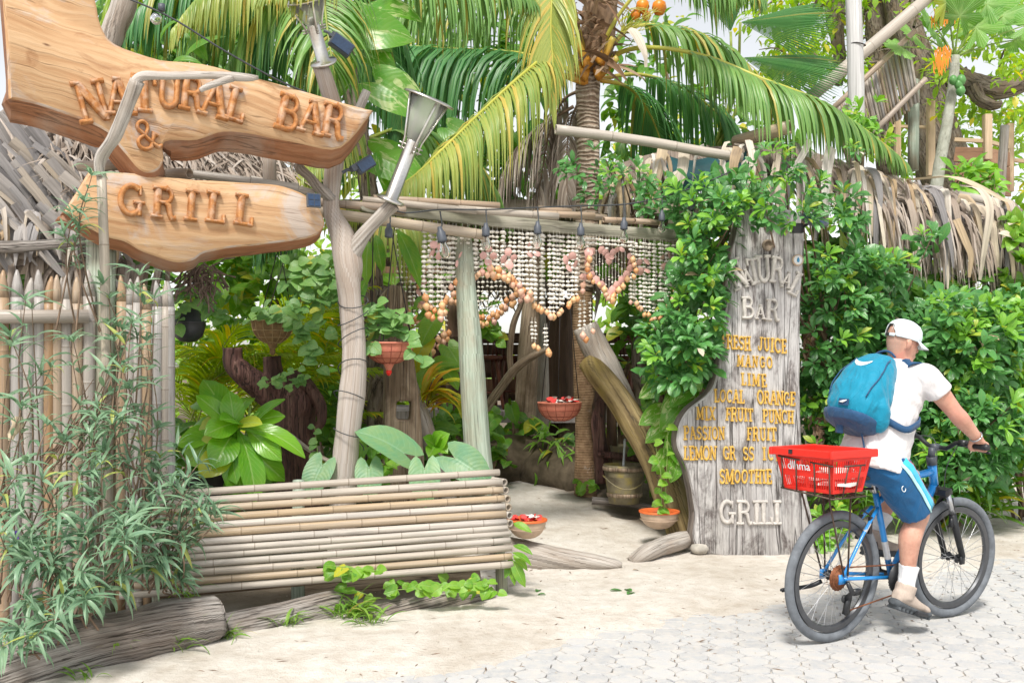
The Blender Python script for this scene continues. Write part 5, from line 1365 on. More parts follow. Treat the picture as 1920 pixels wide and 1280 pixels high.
def build_pots():
 def floor_bowl(label, px, py, Y, r, h, red=True, plant=False):
  c = P(px, py, Y); t = thing('flower_bowl', label, 'bowl', (c.x, c.y, c.z - h))
  mb = MB(); lathe(mb, c, bowl_prof(r, h), 28); lathe(mb, c, [(r * .985, -h * .42), (r * 1.0, -h * .40), (r * .99, -h * .37)], 28); mb.build('bowl', M['pot_tan'], t)
  mb = MB(); lathe(mb, c, [(r + .008, .001), (r + .010, .014), (r - .012, .016), (r - .02, -.03)], 28); mb.build('bowl_rim', M['pot_rim'], t)
  mb = MB(); lathe(mb, c, [(r * .93, -.02), (.001, -.012)], 20); mb.build('soil', M['soil'], t)
  return c, t
 c, t = floor_bowl('tan bowl full of red and white petals beside the bench end', 988, 976, 7.0, .135, .125)
 mb = MB(); petals(mb, c + V((0, 0, -.01)), .115, 46, .038, 3); mb.build('red_petals', M['red_petal'], t)
 mb = MB(); petals(mb, c + V((.01, -.02, .006)), .08, 9, .035, 4); mb.build('white_petals', M['white_petal'], t)
 c, t = floor_bowl('tan bowl with orange rim and a climbing stem before the menu plank', 1236, 960, 7.65, .148, .128)
 def hang(label, px, py, Y, r, h, mat, line, tops, nipple=False, holes=False):
  c = P(px, py, Y); t = thing('hanging_basket', label, 'hanging basket', c)
  mb = MB(); lathe(mb, c, bowl_prof(r, h, .01, .004), 32); mb.build('basket_bowl', mat, t)
  mb = MB()
  R1 = 1.006
  for f in (.25, .5, .75):
   a = f * PI / 2; rr_, z = r * math.sin(PI / 2 - a) ** .9 * R1, -h * math.sin(a) * R1
   tube(mb, [(c.x + rr_ * math.cos(q), c.y + rr_ * math.sin(q), c.z + z, .0028) for q in np.linspace(0, 2 * PI, 29)], n=4, cap=False)
  for q in np.linspace(0, 2 * PI, 15)[:-1]:
   tube(mb, [(c.x + r * R1 * math.sin(a) ** .9 * math.cos(q), c.y + r * R1 * math.sin(a) ** .9 * math.sin(q), c.z - h * R1 * math.cos(a), .0025) for a in np.linspace(.2, PI / 2, 7)], n=4, cap=False)
  mb.build('basket_weave', line, t)
  mb = MB(); lathe(mb, c, [(r * .94, -.012), (r * .5, .012), (.001, .02)], 20); mb.build('soil', M['soil'], t)
  if nipple:
   mb = MB(); lathe(mb, c, [(.04, -h * .96), (.022, -h - .03), (.018, -h - .045), (.001, -h - .05)], 14); mb.build('basket_spout', mat, t)
   mb = MB(); lathe(mb, c, [(.001, -h - .035), (.019, -h - .042), (.021, -h - .058), (.010, -h - .076), (.001, -h - .08)], 12); mb.build('red_stopper', M['red_plastic'], t)
  for q, top in zip((.4, 2.5, 4.6), tops):
   a = c + V((r * math.cos(q), r * math.sin(q), 0))
   mb = MB(); tube(mb, ln(a, top, .004), n=5); mb.build('hanging_rope', M['rope'], t)
  return c, t
 hang('pink bowl basket with green leaves and a red tip hanging beside the forked post', 729, 645, 6.75, .166, .135, M['terracotta_pink'], M['basket_line'], [P(728, 400, 6.75), P(700, 400, 6.7), P(742, 400, 6.8)], True)
 c, t = hang('pink hanging basket of red and white petals before the palm trunk', 1049, 756, 8.6, .188, .155, M['terracotta_pink'], M['basket_line'], [P(1062, 500, 8.6), P(1040, 500, 8.6), P(1052, 500, 8.6)])
 mb = MB(); petals(mb, c + V((0, 0, .0)), .15, 34, .045, 5); mb.build('red_petals', M['red_petal'], t)
 mb = MB(); petals(mb, c + V((.02, -.04, .01)), .11, 14, .045, 6); mb.build('white_petals', M['white_petal'], t)
 hang('brown woven hanging bowl with trailing round leaves over the dark stump', 511, 604, 7.1, .148, .155, M['coir'], M['coir_line'], [P(520, 440, 7.1), P(528, 440, 7.1), P(548, 440, 7.15)], True)
 o = [x for x in bpy.data.objects if x.name.startswith('red_stopper')][-1]; o.data.materials.clear(); o.data.materials.append(M['coir']);
 WM['bowl_tip'] = WM.pop(o.name); o.name = 'bowl_tip'
 c = P(353, 606, 6.5); t = thing('iron_pot', 'black iron pot with a pointed lid hanging at the end of the fence', 'pot', c)
 mb = MB(); lathe(mb, c, [(.001, -.125), (.05, -.118), (.09, -.085), (.107, -.03), (.108, .0), (.112, .004), (.112, .012), (.1, .014)], 28); mb.build('pot_body', M['kettle'], t)
 mb = MB(); lathe(mb, c, [(.1, .012), (.088, .05), (.055, .10), (.03, .13), (.014, .15), (.001, .155)], 24); mb.build('pot_lid', M['kettle'], t)
 mb = MB(); tube(mb, ln(c + V((0, 0, .15)), P(353, 450, 6.5), .004), n=5); mb.build('hanging_rope', M['rope'], t)
 c = P(1171, 942, 8.55); t = thing('wooden_bucket', 'mossy old wooden bucket catching water under the leaning trunk', 'bucket', c)
 k = 8.55 / F
 H = 72 * k; r0, r1 = 29 * k, 40 * k
 mb = MB(); lathe(mb, c, [(.001, 0), (r0, 0), (r0 + (r1 - r0) * .3, H * .3), (r0 + (r1 - r0) * .7, H * .7), (r1, H), (r1 * .93, H), (r1 * .9, H * .8), (.001, H * .8)], 28)
 mb.build('bucket_body', M['bucket'], t)
 for f in (.22, .9):
  rr_ = r0 + (r1 - r0) * f
  mb = MB(); lathe(mb, c, [(rr_ + .001, H * f - .016), (rr_ + .010, H * f - .014), (rr_ + .012, H * f + .014), (rr_ + .003, H * f + .016)], 28); mb.build('bucket_hoop', M['log_brown'], t)
 mb = MB(); tube(mb, [(c.x + r1 * 1.02 * math.cos(a), c.y - .03 + r1 * 1.02 * math.sin(a) * .99, c.z + H * .72 - .10 * math.sin(a - PI) ** 2, .006) for a in np.linspace(PI, 2 * PI, 14)], n=6); mb.build('bucket_handle', M['bucket'], t)
 mb = MB(); lathe(mb, c, [(.001, H * .84), (r1 * .9, H * .84)], 20); mb.build('water_surface', M['water'], t)
 mb = MB(); tube(mb, [tuple(p) for p in spline([(*P(1172, 822, 8.6), .011), (*P(1170, 850, 8.58), .008), (*P(1169, 878, 8.56), .013)], 5)], n=8, rough=.4, rf=20)
 tag(mb.build('water_jet', M['water']), 'thin stream of water falling into the mossy bucket', 'water')
 c2 = P(1172, 853, 9.05)
 mb = MB(); lathe(mb, c2, [(.001, -.13), (.10, -.13), (.14, .09), (.13, .09), (.1, -.05), (.001, -.05)], 20); tag(mb.build('wooden_bucket', M['bucket']), 'dark upper bucket hanging in the shade behind the water stream', 'bucket')
 pole('wooden_bar', 'reddish horizontal pole behind the bucket rim', 'bar', [(1120, 850, 8.85, 6), (1160, 855, 8.85, 7), (1215, 862, 8.85, 7)], M['stump'], 8, .1, 6)
 pole('wooden_bar', 'low grey pole lying on the ground behind the bucket', 'bar', [(1110, 938, 8.75, 7), (1180, 944, 8.7, 7), (1240, 956, 8.5, 6)], M['log'], 8, .12, 5)
 t = thing('tree_stump', 'dark reddish hollow driftwood stump with two upright stubs behind the bright plant', 'stump', (*P(545, 900, 7.3)[:2], 0))
 mb = MB()
 tube(mb, [tuple(p) for p in spline(strip_px([(560, 1010, 7.3, 46), (556, 880, 7.3, 42), (545, 790, 7.3, 45), (548, 745, 7.3, 46), (530, 705, 7.3, 26)]), 6)], n=24, rough=.22, rf=5, seed=2)
 tube(mb, [tuple(p) for p in spline(strip_px([(520, 760, 7.25, 24), (485, 722, 7.2, 22), (456, 700, 7.15, 22), (438, 680, 7.15, 19), (436, 652, 7.15, 18)]), 6)], n=20, rough=.18, rf=5, seed=3)
 tube(mb, [tuple(p) for p in spline(strip_px([(540, 770, 7.4, 26), (515, 715, 7.4, 20), (510, 668, 7.4, 17)]), 5)], n=16, rough=.2, rf=6, seed=4)
 tube(mb, [tuple(p) for p in spline(strip_px([(540, 715, 7.25, 9), (575, 725, 7.2, 12), (598, 755, 7.2, 12), (602, 790, 7.2, 9), (585, 810, 7.2, 6)]), 5)], n=14, rough=.2, rf=8, seed=5)
 mb.build('stump_wood', M['stump'], t)
 pole('branch', 'thin pale stick slanting from the stump to the forked post', 'branch', [(545, 815, 7.05, 4), (575, 840, 6.95, 4.5), (605, 858, 6.85, 4.5), (622, 866, 6.8, 4)], M['drift'], 8, .1, 8)
 c = P(380, 900, 6.7)
 mb = MB(); lathe(mb, c, [(.001, -.16), (.11, -.16), (.15, .04), (.155, .05), (.14, .05), (.12, -.02), (.001, -.02)], 22); tag(mb.build('plant_pot', M['black']), 'black plastic pot of the bright green plant behind the bench', 'pot')
 mb = MB(); rr = random.Random(8)
 for i in range(70):
  x, y = 372 + rr.gauss(0, 18), 508 + rr.gauss(0, 14)
  pts = [(*P(x, y, 6.3 + rr.uniform(-.1, .1)), .004)]
  d = V((rr.uniform(-1, 1), rr.uniform(-.4, .4), rr.uniform(-1.4, .2)))
  for s_ in range(5):
   d += V((rr.uniform(-.8, .8), rr.uniform(-.5, .5), rr.uniform(-.8, .5))); q = V(pts[-1][:3]) + d.normalized() * .035
   pts.append((*q, .0065 * rr.uniform(.5, 1.2)))
  tube(mb, [tuple(p) for p in spline(pts, 2)], n=5, cap=False)
 tag(mb.build('dry_roots', M['root']), 'tangled bundle of dry roots hanging under the lower carved board', 'roots')
# ---------------------------------------------------------------- ribbons (dry palm strips), thatch, deck, poles at the back
def ribbon(mb, pts, side, wd, fold=.15, u0=0.0, u1=.2, taper=(1.0, .15), wprof=None):
 """pts: points; side: width direction; a strip folded along its middle"""
 P_ = [V(p[:3]) for p in pts]; n = len(P_)
 L = 0; rows = []; side = V(side)
 for i, p in enumerate(P_):
  if i: L += (p - P_[i - 1]).length
  t = (P_[min(n - 1, i + 1)] - P_[max(0, i - 1)]).normalized()
  s = side - t * side.dot(t)
  s = s.normalized() if s.length > 1e-4 else V((1, 0, 0))
  nn = s.cross(t)
  f = i / (n - 1)
  w = wd * (wprof(f) if wprof else taper[0] + (taper[1] - taper[0]) * f ** 2.2)
  rows.append((mb.p(p - s * w / 2 + nn * w * fold), mb.p(p), mb.p(p + s * w / 2 + nn * w * fold), L))
 um = (u0 + u1) / 2
 for a, b in zip(rows, rows[1:]):
  mb.q((a[0], a[1], b[1], b[0]), [(u0, a[3]), (um, a[3]), (um, b[3]), (u0, b[3])])
  mb.q((a[1], a[2], b[2], b[1]), [(um, a[3]), (u1, a[3]), (u1, b[3]), (um, b[3])])
def hanging_strip(rr, top, length, wd, lean=0.0, out=0.0, k=6):
 """a dry strip that bends over its fixing and hangs"""
 pts = []
 p = V(top); d = V((rr.uniform(-.25, .25) + lean, -.35 - out, .25)).normalized()
 st = length / k
 for i in range(k + 1):
  pts.append(tuple(p))
  d = (d + V((rr.uniform(-.16, .16) + lean * .1, rr.uniform(-.08, .1), -.85))).normalized()
  p = p + d * st
 a = rr.uniform(-.9, .9)
 return pts, (math.cos(a), math.sin(a), 0), wd
def build_roofs():
 rr = random.Random(21)
 # ---- left roof, behind the boards
 t = thing('thatched_roof', 'grey brown thatched roof behind the carved boards at the left', 'thatched roof', P(150, 330, 6.2))
 rb = Board(P(150, 300, 6.35), (math.cos(RD(29)), math.sin(RD(29)), 0), (-.25, .55, 1))
 mb = MB()
 q = [rb.hit(*p) for p in ((-160, 170), (250, 205), (500, 235), (590, 345), (420, 360), (120, 455), (-160, 470))]
 a = [mb.p(rb.w(p.x, p.y, -.12)) for p in q]; b = [mb.p(rb.w(p.x, p.y, -.30)) for p in q]
 mb.q(a, [(p.x, p.y) for p in q]); mb.q(b[::-1], [(p.x, p.y) for p in q])
 for i in range(len(q)): mb.q((a[i], b[i], b[(i + 1) % len(q)], a[(i + 1) % len(q)]), [(0, 0)] * 4)
 mb.build('roof_base', M['thatch'], t)
 mb = MB()
 for i in range(1500):
  x, y = rr.uniform(90, 585), rr.uniform(195, 352)
  if y < 195 + (x - 100) * .11: continue
  c = rb.hit(x, y); ln_ = rr.uniform(.10, .30)
  p0 = rb.w(c.x, c.y, rr.uniform(-.12, .02)); sl = rr.gauss(.35 if x > 300 else -.15, .5)
  d = (rb.u * sl - rb.v * 1.0 + rb.n * rr.uniform(-.05, .25)).normalized()
  pts = [tuple(p0 + d * (ln_ * k / 3) + rb.n * (.02 * math.sin(k + i))) for k in range(4)]
  ribbon(mb, pts, rb.u + rb.n * rr.uniform(-.6, .6), rr.uniform(.008, .026))
 mb.build('thatch', M['thatch'], t, kind='stuff')
 for i in range(120):
  x, y = rr.uniform(-120, 170), rr.uniform(215, 430)
  c = rb.hit(x, y); p0 = rb.w(c.x, c.y, rr.uniform(-.05, .10))
  d = (rb.u * rr.uniform(.55, 1.1) - V((0, 0, 1)) * rr.uniform(.5, .95) + rb.n * rr.uniform(-.1, .05)).normalized()
  L = rr.uniform(.28, .62); k = 5; pts = []; p = V(p0)
  for j in range(k + 1):
   pts.append(tuple(p)); d = (d + V((0, 0, -.10)) + V((rr.uniform(-.05, .05), 0, rr.uniform(-.05, .05)))).normalized(); p = p + d * L / k
  m2 = MB(); ribbon(m2, pts, V((.3, .2, .9)) + rb.n * rr.uniform(-.8, .8), rr.uniform(.03, .085), .22, taper=(1, .35))
  m2.build('palm_strip', M['strip_grey'], t)
 for i in range(46):
  x = rr.uniform(-60, 235); y = rr.uniform(395, 440)
  c = rb.hit(x, y)
  pts, s, w = hanging_strip(rr, rb.w(c.x, c.y, .02), rr.uniform(.16, .36), rr.uniform(.03, .075))
  m2 = MB(); ribbon(m2, pts, s, w, .25); m2.build('palm_strip', M['strip_grey'] if rr.random() < .7 else M['strip'], t)
 for i in range(60):
  x = rr.uniform(110, 330); y = 205 + (x - 100) * .16 + rr.uniform(-12, 60)
  c = rb.hit(x, y)
  pts, s, w = hanging_strip(rr, rb.w(c.x, c.y, .0), rr.uniform(.14, .38), rr.uniform(.014, .035), rr.uniform(-.5, .5))
  m2 = MB(); ribbon(m2, pts, s, w, .2); m2.build('palm_strip', M['thatch'], t)
 for i in range(70):
  x = rr.uniform(-60, 330); y = rr.uniform(425, 470)
  c = rb.hit(x, y)
  pts, s, w = hanging_strip(rr, rb.w(c.x, c.y, -.16), rr.uniform(.25, .5), rr.uniform(.03, .07))
  m2 = MB(); ribbon(m2, pts, s, w, .25); m2.build('palm_strip', M['thatch'], t)
 mb = MB(); tube(mb, [tuple(p) for p in spline(strip_px([(-60, 462, 5.75, 12), (40, 462, 5.8, 11), (150, 452, 5.9, 9), (215, 440, 5.98, 6)]), 4)], n=8, rough=.2, rf=6, flat=.5)
 mb.build('eave_branch', M['log'], t)
 # ---- right roof over the hedge
 t = thing('thatched_roof', 'thatched roof of hanging tan palm strips over the hedge at the right', 'thatched roof', P(1600, 400, 9.0))
 def topy(x):
  K = [(1050, 330), (1150, 300), (1240, 272), (1380, 262), (1480, 262), (1560, 285), (1640, 315), (1760, 345), (1890, 372)]
  for (a, b), (c, d) in zip(K, K[1:]):
   if x <= c: return b + (d - b) * (x - a) / (c - a)
  return 372
 def Yd(x): return 8.55 + .9 * (x - 1240) / 650
 mb = MB()
 prof = [(x, topy(x)) for x in range(1130, 1900, 40)]
 for lay, (dy, dY) in enumerate(((6, .15), (55, -.02), (60, .5), (20, 1.5))):
  pass
 top = [mb.p(P(x, y + 10, Yd(x) + .35)) for x, y in prof]; eav = [mb.p(P(x, y + 75, Yd(x) + .12)) for x, y in prof]
 bk = [mb.p(P(x, y + 30, Yd(x) + 1.3)) for x, y in prof]
 for i in range(len(prof) - 1):
  for a, b in ((top, eav), (bk, top), (eav, bk)):
   mb.q((a[i], a[i + 1], b[i + 1], b[i]), [(i * .4, 0), (i * .4 + .4, 0), (i * .4 + .4, .5), (i * .4, .5)])
 mb.build('roof_base', M['thatch'], t)
 mb = MB()
 for i in range(1300):
  x = rr.uniform(1135, 1895) if rr.random() < .4 else rr.uniform(1600, 1895); f = rr.random()
  p0 = P(x, topy(x) + 6 + f * 70, Yd(x) + .33 - .3 * f)
  sl = .9 if x > 1560 else rr.uniform(-.6, .6)
  d = V((sl + rr.gauss(0, .25), -.35, -.45 - .5 * f)).normalized(); L = rr.uniform(.15, .42)
  pts = []; p = V(p0)
  for j in range(4):
   pts.append(tuple(p + V((0, -.02 * j, 0)))); d = (d + V((0, 0, -.3))).normalized(); p = p + d * L / 3
  ribbon(mb, pts, V((.3, -.5, .8)), rr.uniform(.01, .03))
 for i in range(700):
  x = rr.uniform(1610, 1895)
  p0 = P(x, topy(x) + rr.uniform(40, 90), Yd(x) + rr.uniform(-.15, .2))
  pts, s, w = hanging_strip(rr, p0, rr.uniform(.4, .8), rr.uniform(.012, .03), rr.uniform(-.15, .25), k=5)
  ribbon(mb, pts, s, w, .2)
 mb.build('thatch', M['thatch'], t, kind='stuff')
 n = 0
 for i in range(290):
  z = rr.random()
  x = rr.uniform(1140, 1420) if z < .28 else (rr.uniform(1440, 1640) if z < .5 else rr.uniform(1600, 1895))
  if 1255 < x < 1350 and rr.random() < .75: continue
  y = topy(x) + rr.uniform(0, 70)
  L = rr.uniform(.4, .95) if x > 1440 else rr.uniform(.3, .62)
  pts, s, w = hanging_strip(rr, P(x, y, Yd(x) + rr.uniform(-.2, .12)), L, rr.uniform(.025, .075), rr.uniform(-.12, .18), k=7)
  m2 = MB(); ribbon(m2, pts, s, w, .22, taper=(1, .25))
  m2.build('palm_strip', M['strip'] if rr.random() < (.75 if x < 1640 else .35) else M['thatch' if rr.random() < .55 else 'strip_grey'], t)
 for rows, w in (([(1385, 275, 8.25), (1378, 300, 8.15), (1378, 330, 8.15), (1398, 380, 8.2), (1412, 430, 8.25)], .085), ([(1405, 262, 8.3), (1413, 300, 8.2), (1408, 350, 8.2), (1410, 385, 8.2), (1418, 440, 8.25)], .07),
     ([(1800, 345, 9.0), (1840, 352, 8.95), (1858, 390, 8.9), (1850, 450, 8.9), (1838, 525, 8.95)], .10), ([(1700, 335, 9.0), (1780, 330, 8.95), (1830, 345, 8.95), (1880, 372, 8.95), (1897, 378, 8.95)], .07),
     ([(1608, 320, 8.8), (1602, 350, 8.75), (1596, 400, 8.75), (1590, 440, 8.75)], .075), ([(1560, 275, 8.6), (1552, 320, 8.5), (1548, 380, 8.5), (1552, 430, 8.5)], .10), ([(1520, 262, 8.5), (1500, 300, 8.45), (1470, 340, 8.45), (1450, 375, 8.45)], .06),
     ([(1795, 410, 8.9), (1812, 450, 8.88), (1822, 480, 8.88), (1818, 520, 8.88)], .085), ([(1245, 270, 8.4), (1238, 310, 8.3), (1232, 350, 8.3), (1240, 400, 8.3)], .09), ([(1285, 275, 8.4), (1280, 320, 8.3), (1262, 380, 8.3), (1258, 430, 8.3)], .10)):
  m2 = MB(); ribbon(m2, [tuple(p) for p in spline([tuple(P(*q)) for q in rows], 4)], (1, .25, 0), w, .16, taper=(1, .35)); m2.build('palm_strip', M['strip'], t)
 mb = MB(); g = [[mb.p(P(1250 + 150 * i / 6 , 292 + 60 * j / 4 + 10 * math.sin(i * .9) , 8.75 - .3 * (j / 4) + .05 * math.sin(i * 1.7 + j))) for i in range(7)] for j in range(5)]
 for j in range(4):
  for i in range(6): mb.q((g[j][i], g[j][i + 1], g[j + 1][i + 1], g[j + 1][i]), [(0, 0)] * 4)
 o = mb.build('tarpaulin', M['tarp']); tag(o, 'dark green tarpaulin showing through the right thatched roof', 'tarpaulin')
 sd = o.modifiers.new('thickness', 'SOLIDIFY'); sd.thickness = .004
def build_back():
 pole('grey_tree', 'grey weathered trunk rising behind the upper edge of the big carved board', 'tree', [(196, 110, 7.0, 20), (212, 60, 7.0, 22), (232, 10, 7.0, 24), (250, -50, 7.0, 24)], M['drift'], 12, .2, 5)
 # ---- deck, counter and stools
 t = thing('wooden_deck', 'raised grey timber deck behind the entrance', 'deck', P(980, 800, 12.5))
 zt = .90
 for i in range(9):
  mb = MB(); y = 11.35 + i * .2
  mb.box((.3, y, zt - .02), (4.6, .19, .04), None, .006); mb.build('deck_board', M['deck'], t, angle=40)
 mb = MB(); mb.box((.3, 11.24, zt - .06), (4.6, .05, .13)); mb.build('deck_edge', M['deck'], t, smooth=False)
 for x in (-1.2, -.55, .05, .62, 1.3, 2.1):
  mb = MB(); tube(mb, ln((x, 11.4, .1), (x, 11.4, zt - .05), .09), n=10, rough=.08); mb.build('deck_post', M['log_brown'], t)
 for i, (x0, x1, Y, y, w, lab) in enumerate(((880, 985, 10.9, 826, .12, 'upper timber step below the deck'), (895, 975, 10.5, 855, .12, 'lower timber step below the deck'))):
  a, b = P(x0, y, Y), P(x1, y, Y)
  mb = MB(); mb.box((a + b) / 2, ((b - a).length, .32, w), None, .012); tag(mb.build('wooden_step', M['dark_wood'] if i else M['deck'], angle=40), lab, 'step')
 t = thing('bar_counter', 'dark wooden bar counter at the back of the deck', 'bar counter', (.5, 13.6, zt))
 mb = MB(); mb.box((.4, 13.6, 1.78), (5.2, .55, .10), None, .01); mb.build('counter_top', M['dark_wood'], t, angle=40)
 for x in (-1.9, -1.0, -.1, .8, 1.7, 2.6):
  mb = MB(); mb.box((x, 13.68, 1.3), (.10, .10, .86)); mb.build('counter_post', M['dark_wood'], t, smooth=False)
 for k, (z, h) in enumerate(((1.12, .22), (1.38, .14))):
  mb = MB(); mb.box((.4, 13.76, z), (5.0, .05, h)); mb.build('counter_board', M['dark_wood'] if k else M['cedar'], t, smooth=False)
 def stool(label, x, y, yaw, back=True):
  t = thing('bar_stool', label, 'stool', (x, y, zt), 'stools on the deck')
  R_ = Matrix.Rotation(yaw, 3, 'Z'); c = V((x, y, zt))
  mb = MB(); lathe(mb, c + V((0, 0, .62)), [(.001, -.035), (.17, -.035), (.19, -.015), (.19, .01), (.17, .022), (.001, .012)], 20); mb.build('stool_seat', M['mahogany'], t)
  for a in range(4):
   an = PI / 4 + a * PI / 2; d = R_ @ V((math.cos(an), math.sin(an), 0))
   mb = MB(); tube(mb, [tuple(p) for p in spline([(*(c + d * .23), .016), (*(c + d * .215 + V((0, 0, .08))), .024), (*(c + d * .19 + V((0, 0, .22))), .017), (*(c + d * .16 + V((0, 0, .42))), .025), (*(c + d * .12 + V((0, 0, .6))), .019)], 3)], n=8); mb.build('stool_leg', M['mahogany'], t)
  mb = MB()
  for a in range(4):
   an, bn = PI / 4 + a * PI / 2, PI / 4 + (a + 1) * PI / 2
   tube(mb, ln(c + R_ @ V((math.cos(an) * .2, math.sin(an) * .2, .2)), c + R_ @ V((math.cos(bn) * .2, math.sin(bn) * .2, .2)), .012), n=6)
  mb.build('stool_stretcher', M['mahogany'], t)
  if back:
   mb = MB()
   for s in np.linspace(-.7, .7, 5):
    tube(mb, ln(c + R_ @ V((.17 * math.sin(s), .17 * math.cos(s), .63)), c + R_ @ V((.2 * math.sin(s), .2 * math.cos(s), .86)), .011), n=6)
   mb.build('back_spindles', M['mahogany'], t)
   mb = MB(); tube(mb, [(*(c + R_ @ V((.21 * math.sin(s), .21 * math.cos(s), .88))), .026) for s in np.linspace(-1.1, 1.1, 9)], n=8, flat=.6); mb.build('back_rail', M['mahogany'], t)
 stool('red brown turned stool on the deck, just right of the green leaning pole', -.30, 11.85, .3)
 stool('red brown turned stool behind the bent liana on the deck', -.02, 12.3, 1.2)
 stool('red brown turned stool farther along the counter, left of the dark round pillar', .32, 12.75, .8)
 stool('red brown turned stool on the deck left of the green leaning pole', -.95, 12.0, -.4)
 stool('red brown turned stool behind the leaning trunk and palm trunk', 1.5, 12.6, 2.2)
 for i, (x0, y0, x1, y1, Y, r, lab) in enumerate(((560, 628, 900, 640, 10.6, 7, 'dark horizontal rail behind the stump and hanging bowl'), (540, 718, 700, 722, 10.0, 12, 'brown plank rail low behind the stump'), (700, 450, 1100, 470, 10.8, 7, 'dark beam under the far shell curtain'),
                                                 (680, 505, 830, 508, 9.6, 6, 'horizontal brown bar behind the split post'), (540, 560, 700, 566, 11, 8, 'pale board behind the trailing leaves'))):
  a, b = P(x0, y0, Y), P(x1, y1, Y); w = 2 * r / F * Y
  mb = MB(); mb.box((a + b) / 2, ((b - a).length, w * .6, w), Matrix.Rotation(math.atan2(b.z - a.z, b.x - a.x) * -1, 3, 'Y'))
  tag(mb.build('wooden_beam', M['dark_wood'] if i in (0, 2) else M['cedar'], smooth=False), lab, 'beam')
 t = thing('plank_wall', 'dark plank wall closing the back of the bar behind the counter', 'wall', (.4, 14.4, zt))
 for i in range(6):
  mb = MB(); mb.box((.4, 14.4, .98 + i * .165), (5.4, .03, .15)); mb.build('wall_plank', M['dark_wood'], t, smooth=False)
 # ---- poles, cane screen and timber tower at the top right
 pole('white_pole', 'tall whitewashed pole rising behind the right thatched roof', 'pole', [(1603, 430, 9.6, 14), (1606, 250, 9.6, 15), (1604, 120, 9.6, 15), (1598, -60, 9.6, 14)], M['white_pole'], 14, .05)
 mb = MB(); c = P(1606, 86, 9.6); tube(mb, [(c.x + .083 * math.cos(a), c.y + .083 * math.sin(a), c.z + .008 * math.sin(a * 2), .006) for a in np.linspace(0, 2 * PI, 18)], n=5)
 tag(mb.build('wire_tie', M['rope']), 'black wire tied round the tall whitewashed pole', 'wire')
 mb = MB(); cane(mb, P(1520, 182, 10.2), P(1745, -8, 10.6), .064, sp=.62, n=14, seed=80); tag(mb.build('bamboo_cane', M['bamboo']), 'thick grey cane slanting up across the whitewashed pole', 'bamboo cane')
 t = thing('cane_screen', 'slanted screen of thin upright canes between two sloping poles', 'screen', P(1650, 200, 10.8))
 for i in range(30):
  f = i / 29
  xt, yt = 1562 + (1700 - 1562) * f, 204 + (72 - 204) * f
  xb, yb = 1590 + (1722 - 1590) * f, 292 + (172 - 292) * f
  if 0 <= f:
   mb = MB(); dx = (RN.uniform(-1.5, 1.5))
   tube(mb, ln(P(xt + dx, yt + RN.uniform(-6, 3), 10.85 + .02 * (i % 2)), P(xb + dx, yb + 14 + RN.uniform(0, 8), 10.8 + .02 * (i % 2)), .0165), n=6)
   mb.build('screen_cane', M['bamboo_fence'] if i % 4 == 0 else M['bamboo'], t)
 for a, b in (((1555, 210), (1716, 58)), ((1628, 258), (1736, 148))):
  mb = MB(); cane(mb, P(*a, 10.75), P(*b, 10.75), .030, sp=.5, seed=81); mb.build('screen_pole', M['bamboo_dark'], t)
 pole('wooden_post', 'pale green square post under the lower corner of the cane screen', 'post', [(1712, 320, 11, 10), (1714, 150, 11, 10)], M['green_post'], 6, .03, k=3)
 t = thing('timber_tower', 'open brown timber platform with boarded sides and tall posts', 'platform', P(1840, 330, 12.5))
 for (x, y0, y1, Y, w) in ((1745, 190, 330, 12.8, 6.5), (1851, 215, 300, 12.4, 7), (1893, 232, 360, 12.9, 6), (1683, 188, 300, 13, 5), (1664, 230, 300, 13.2, 5)):
  a, b = P(x, y0, Y), P(x, y1, Y); k = 2 * w / F * Y
  mb = MB(); mb.box((a + b) / 2, (k, k, (a - b).length), None, .006); mb.build('tower_post', M['pale_timber'], t, angle=40)
 for (xa, ya, xb, yb, Y0, Y1, h) in ((1790, 262, 1851, 265, 12.6, 12.4, 7), (1851, 265, 1893, 277, 12.4, 12.9, 7), (1790, 290, 1851, 291, 12.6, 12.4, 27), (1851, 291, 1893, 300, 12.4, 12.9, 27), (1790, 320, 1851, 320, 12.6, 12.4, 27), (1851, 320, 1893, 328, 12.4, 12.9, 27), (1790, 349, 1851, 349, 12.6, 12.4, 27), (1851, 349, 1893, 356, 12.4, 12.9, 27), (1895, 300, 1960, 306, 13, 13, 7), (1640, 236, 1750, 239, 13, 13, 5)):
  a, b = P(xa, ya, Y0), P(xb, yb, Y1); d = b - a
  R_ = frame_from(d) ; hh = h / F * Y0
  mb = MB(); mb.box((a + b) / 2, (.04, d.length, hh), R_, .004); mb.build('tower_board', M['cedar'] if h > 20 else M['pale_timber'], t, angle=40)
 pole('wooden_post', 'rough grey round post before the timber platform', 'post', [(1875, 380, 11.6, 8), (1880, 300, 11.6, 8), (1884, 236, 11.6, 8)], M['drift'], 10, .1, 6)
 t = thing('thatched_roof', 'dim underside of the thatched bar roof above the deck', 'thatched roof', P(980, 500, 12))
 rr = random.Random(31)
 q = [P(640, 400, 10.8), P(1330, 400, 10.8), P(1330, 545, 14.6), P(640, 545, 14.6)]
 mb = MB(); a = [mb.p(p) for p in q]; b = [mb.p(p + V((0, .05, .16))) for p in q]
 mb.q(a, [(0, 0), (4, 0), (4, 3), (0, 3)]); mb.q(b[::-1], [(0, 0), (4, 0), (4, 3), (0, 3)])
 for i in range(4): mb.q((a[i], a[(i + 1) % 4], b[(i + 1) % 4], b[i]), [(0, 0)] * 4)
 mb.build('roof_base', M['thatch'], t)
 mb = MB()
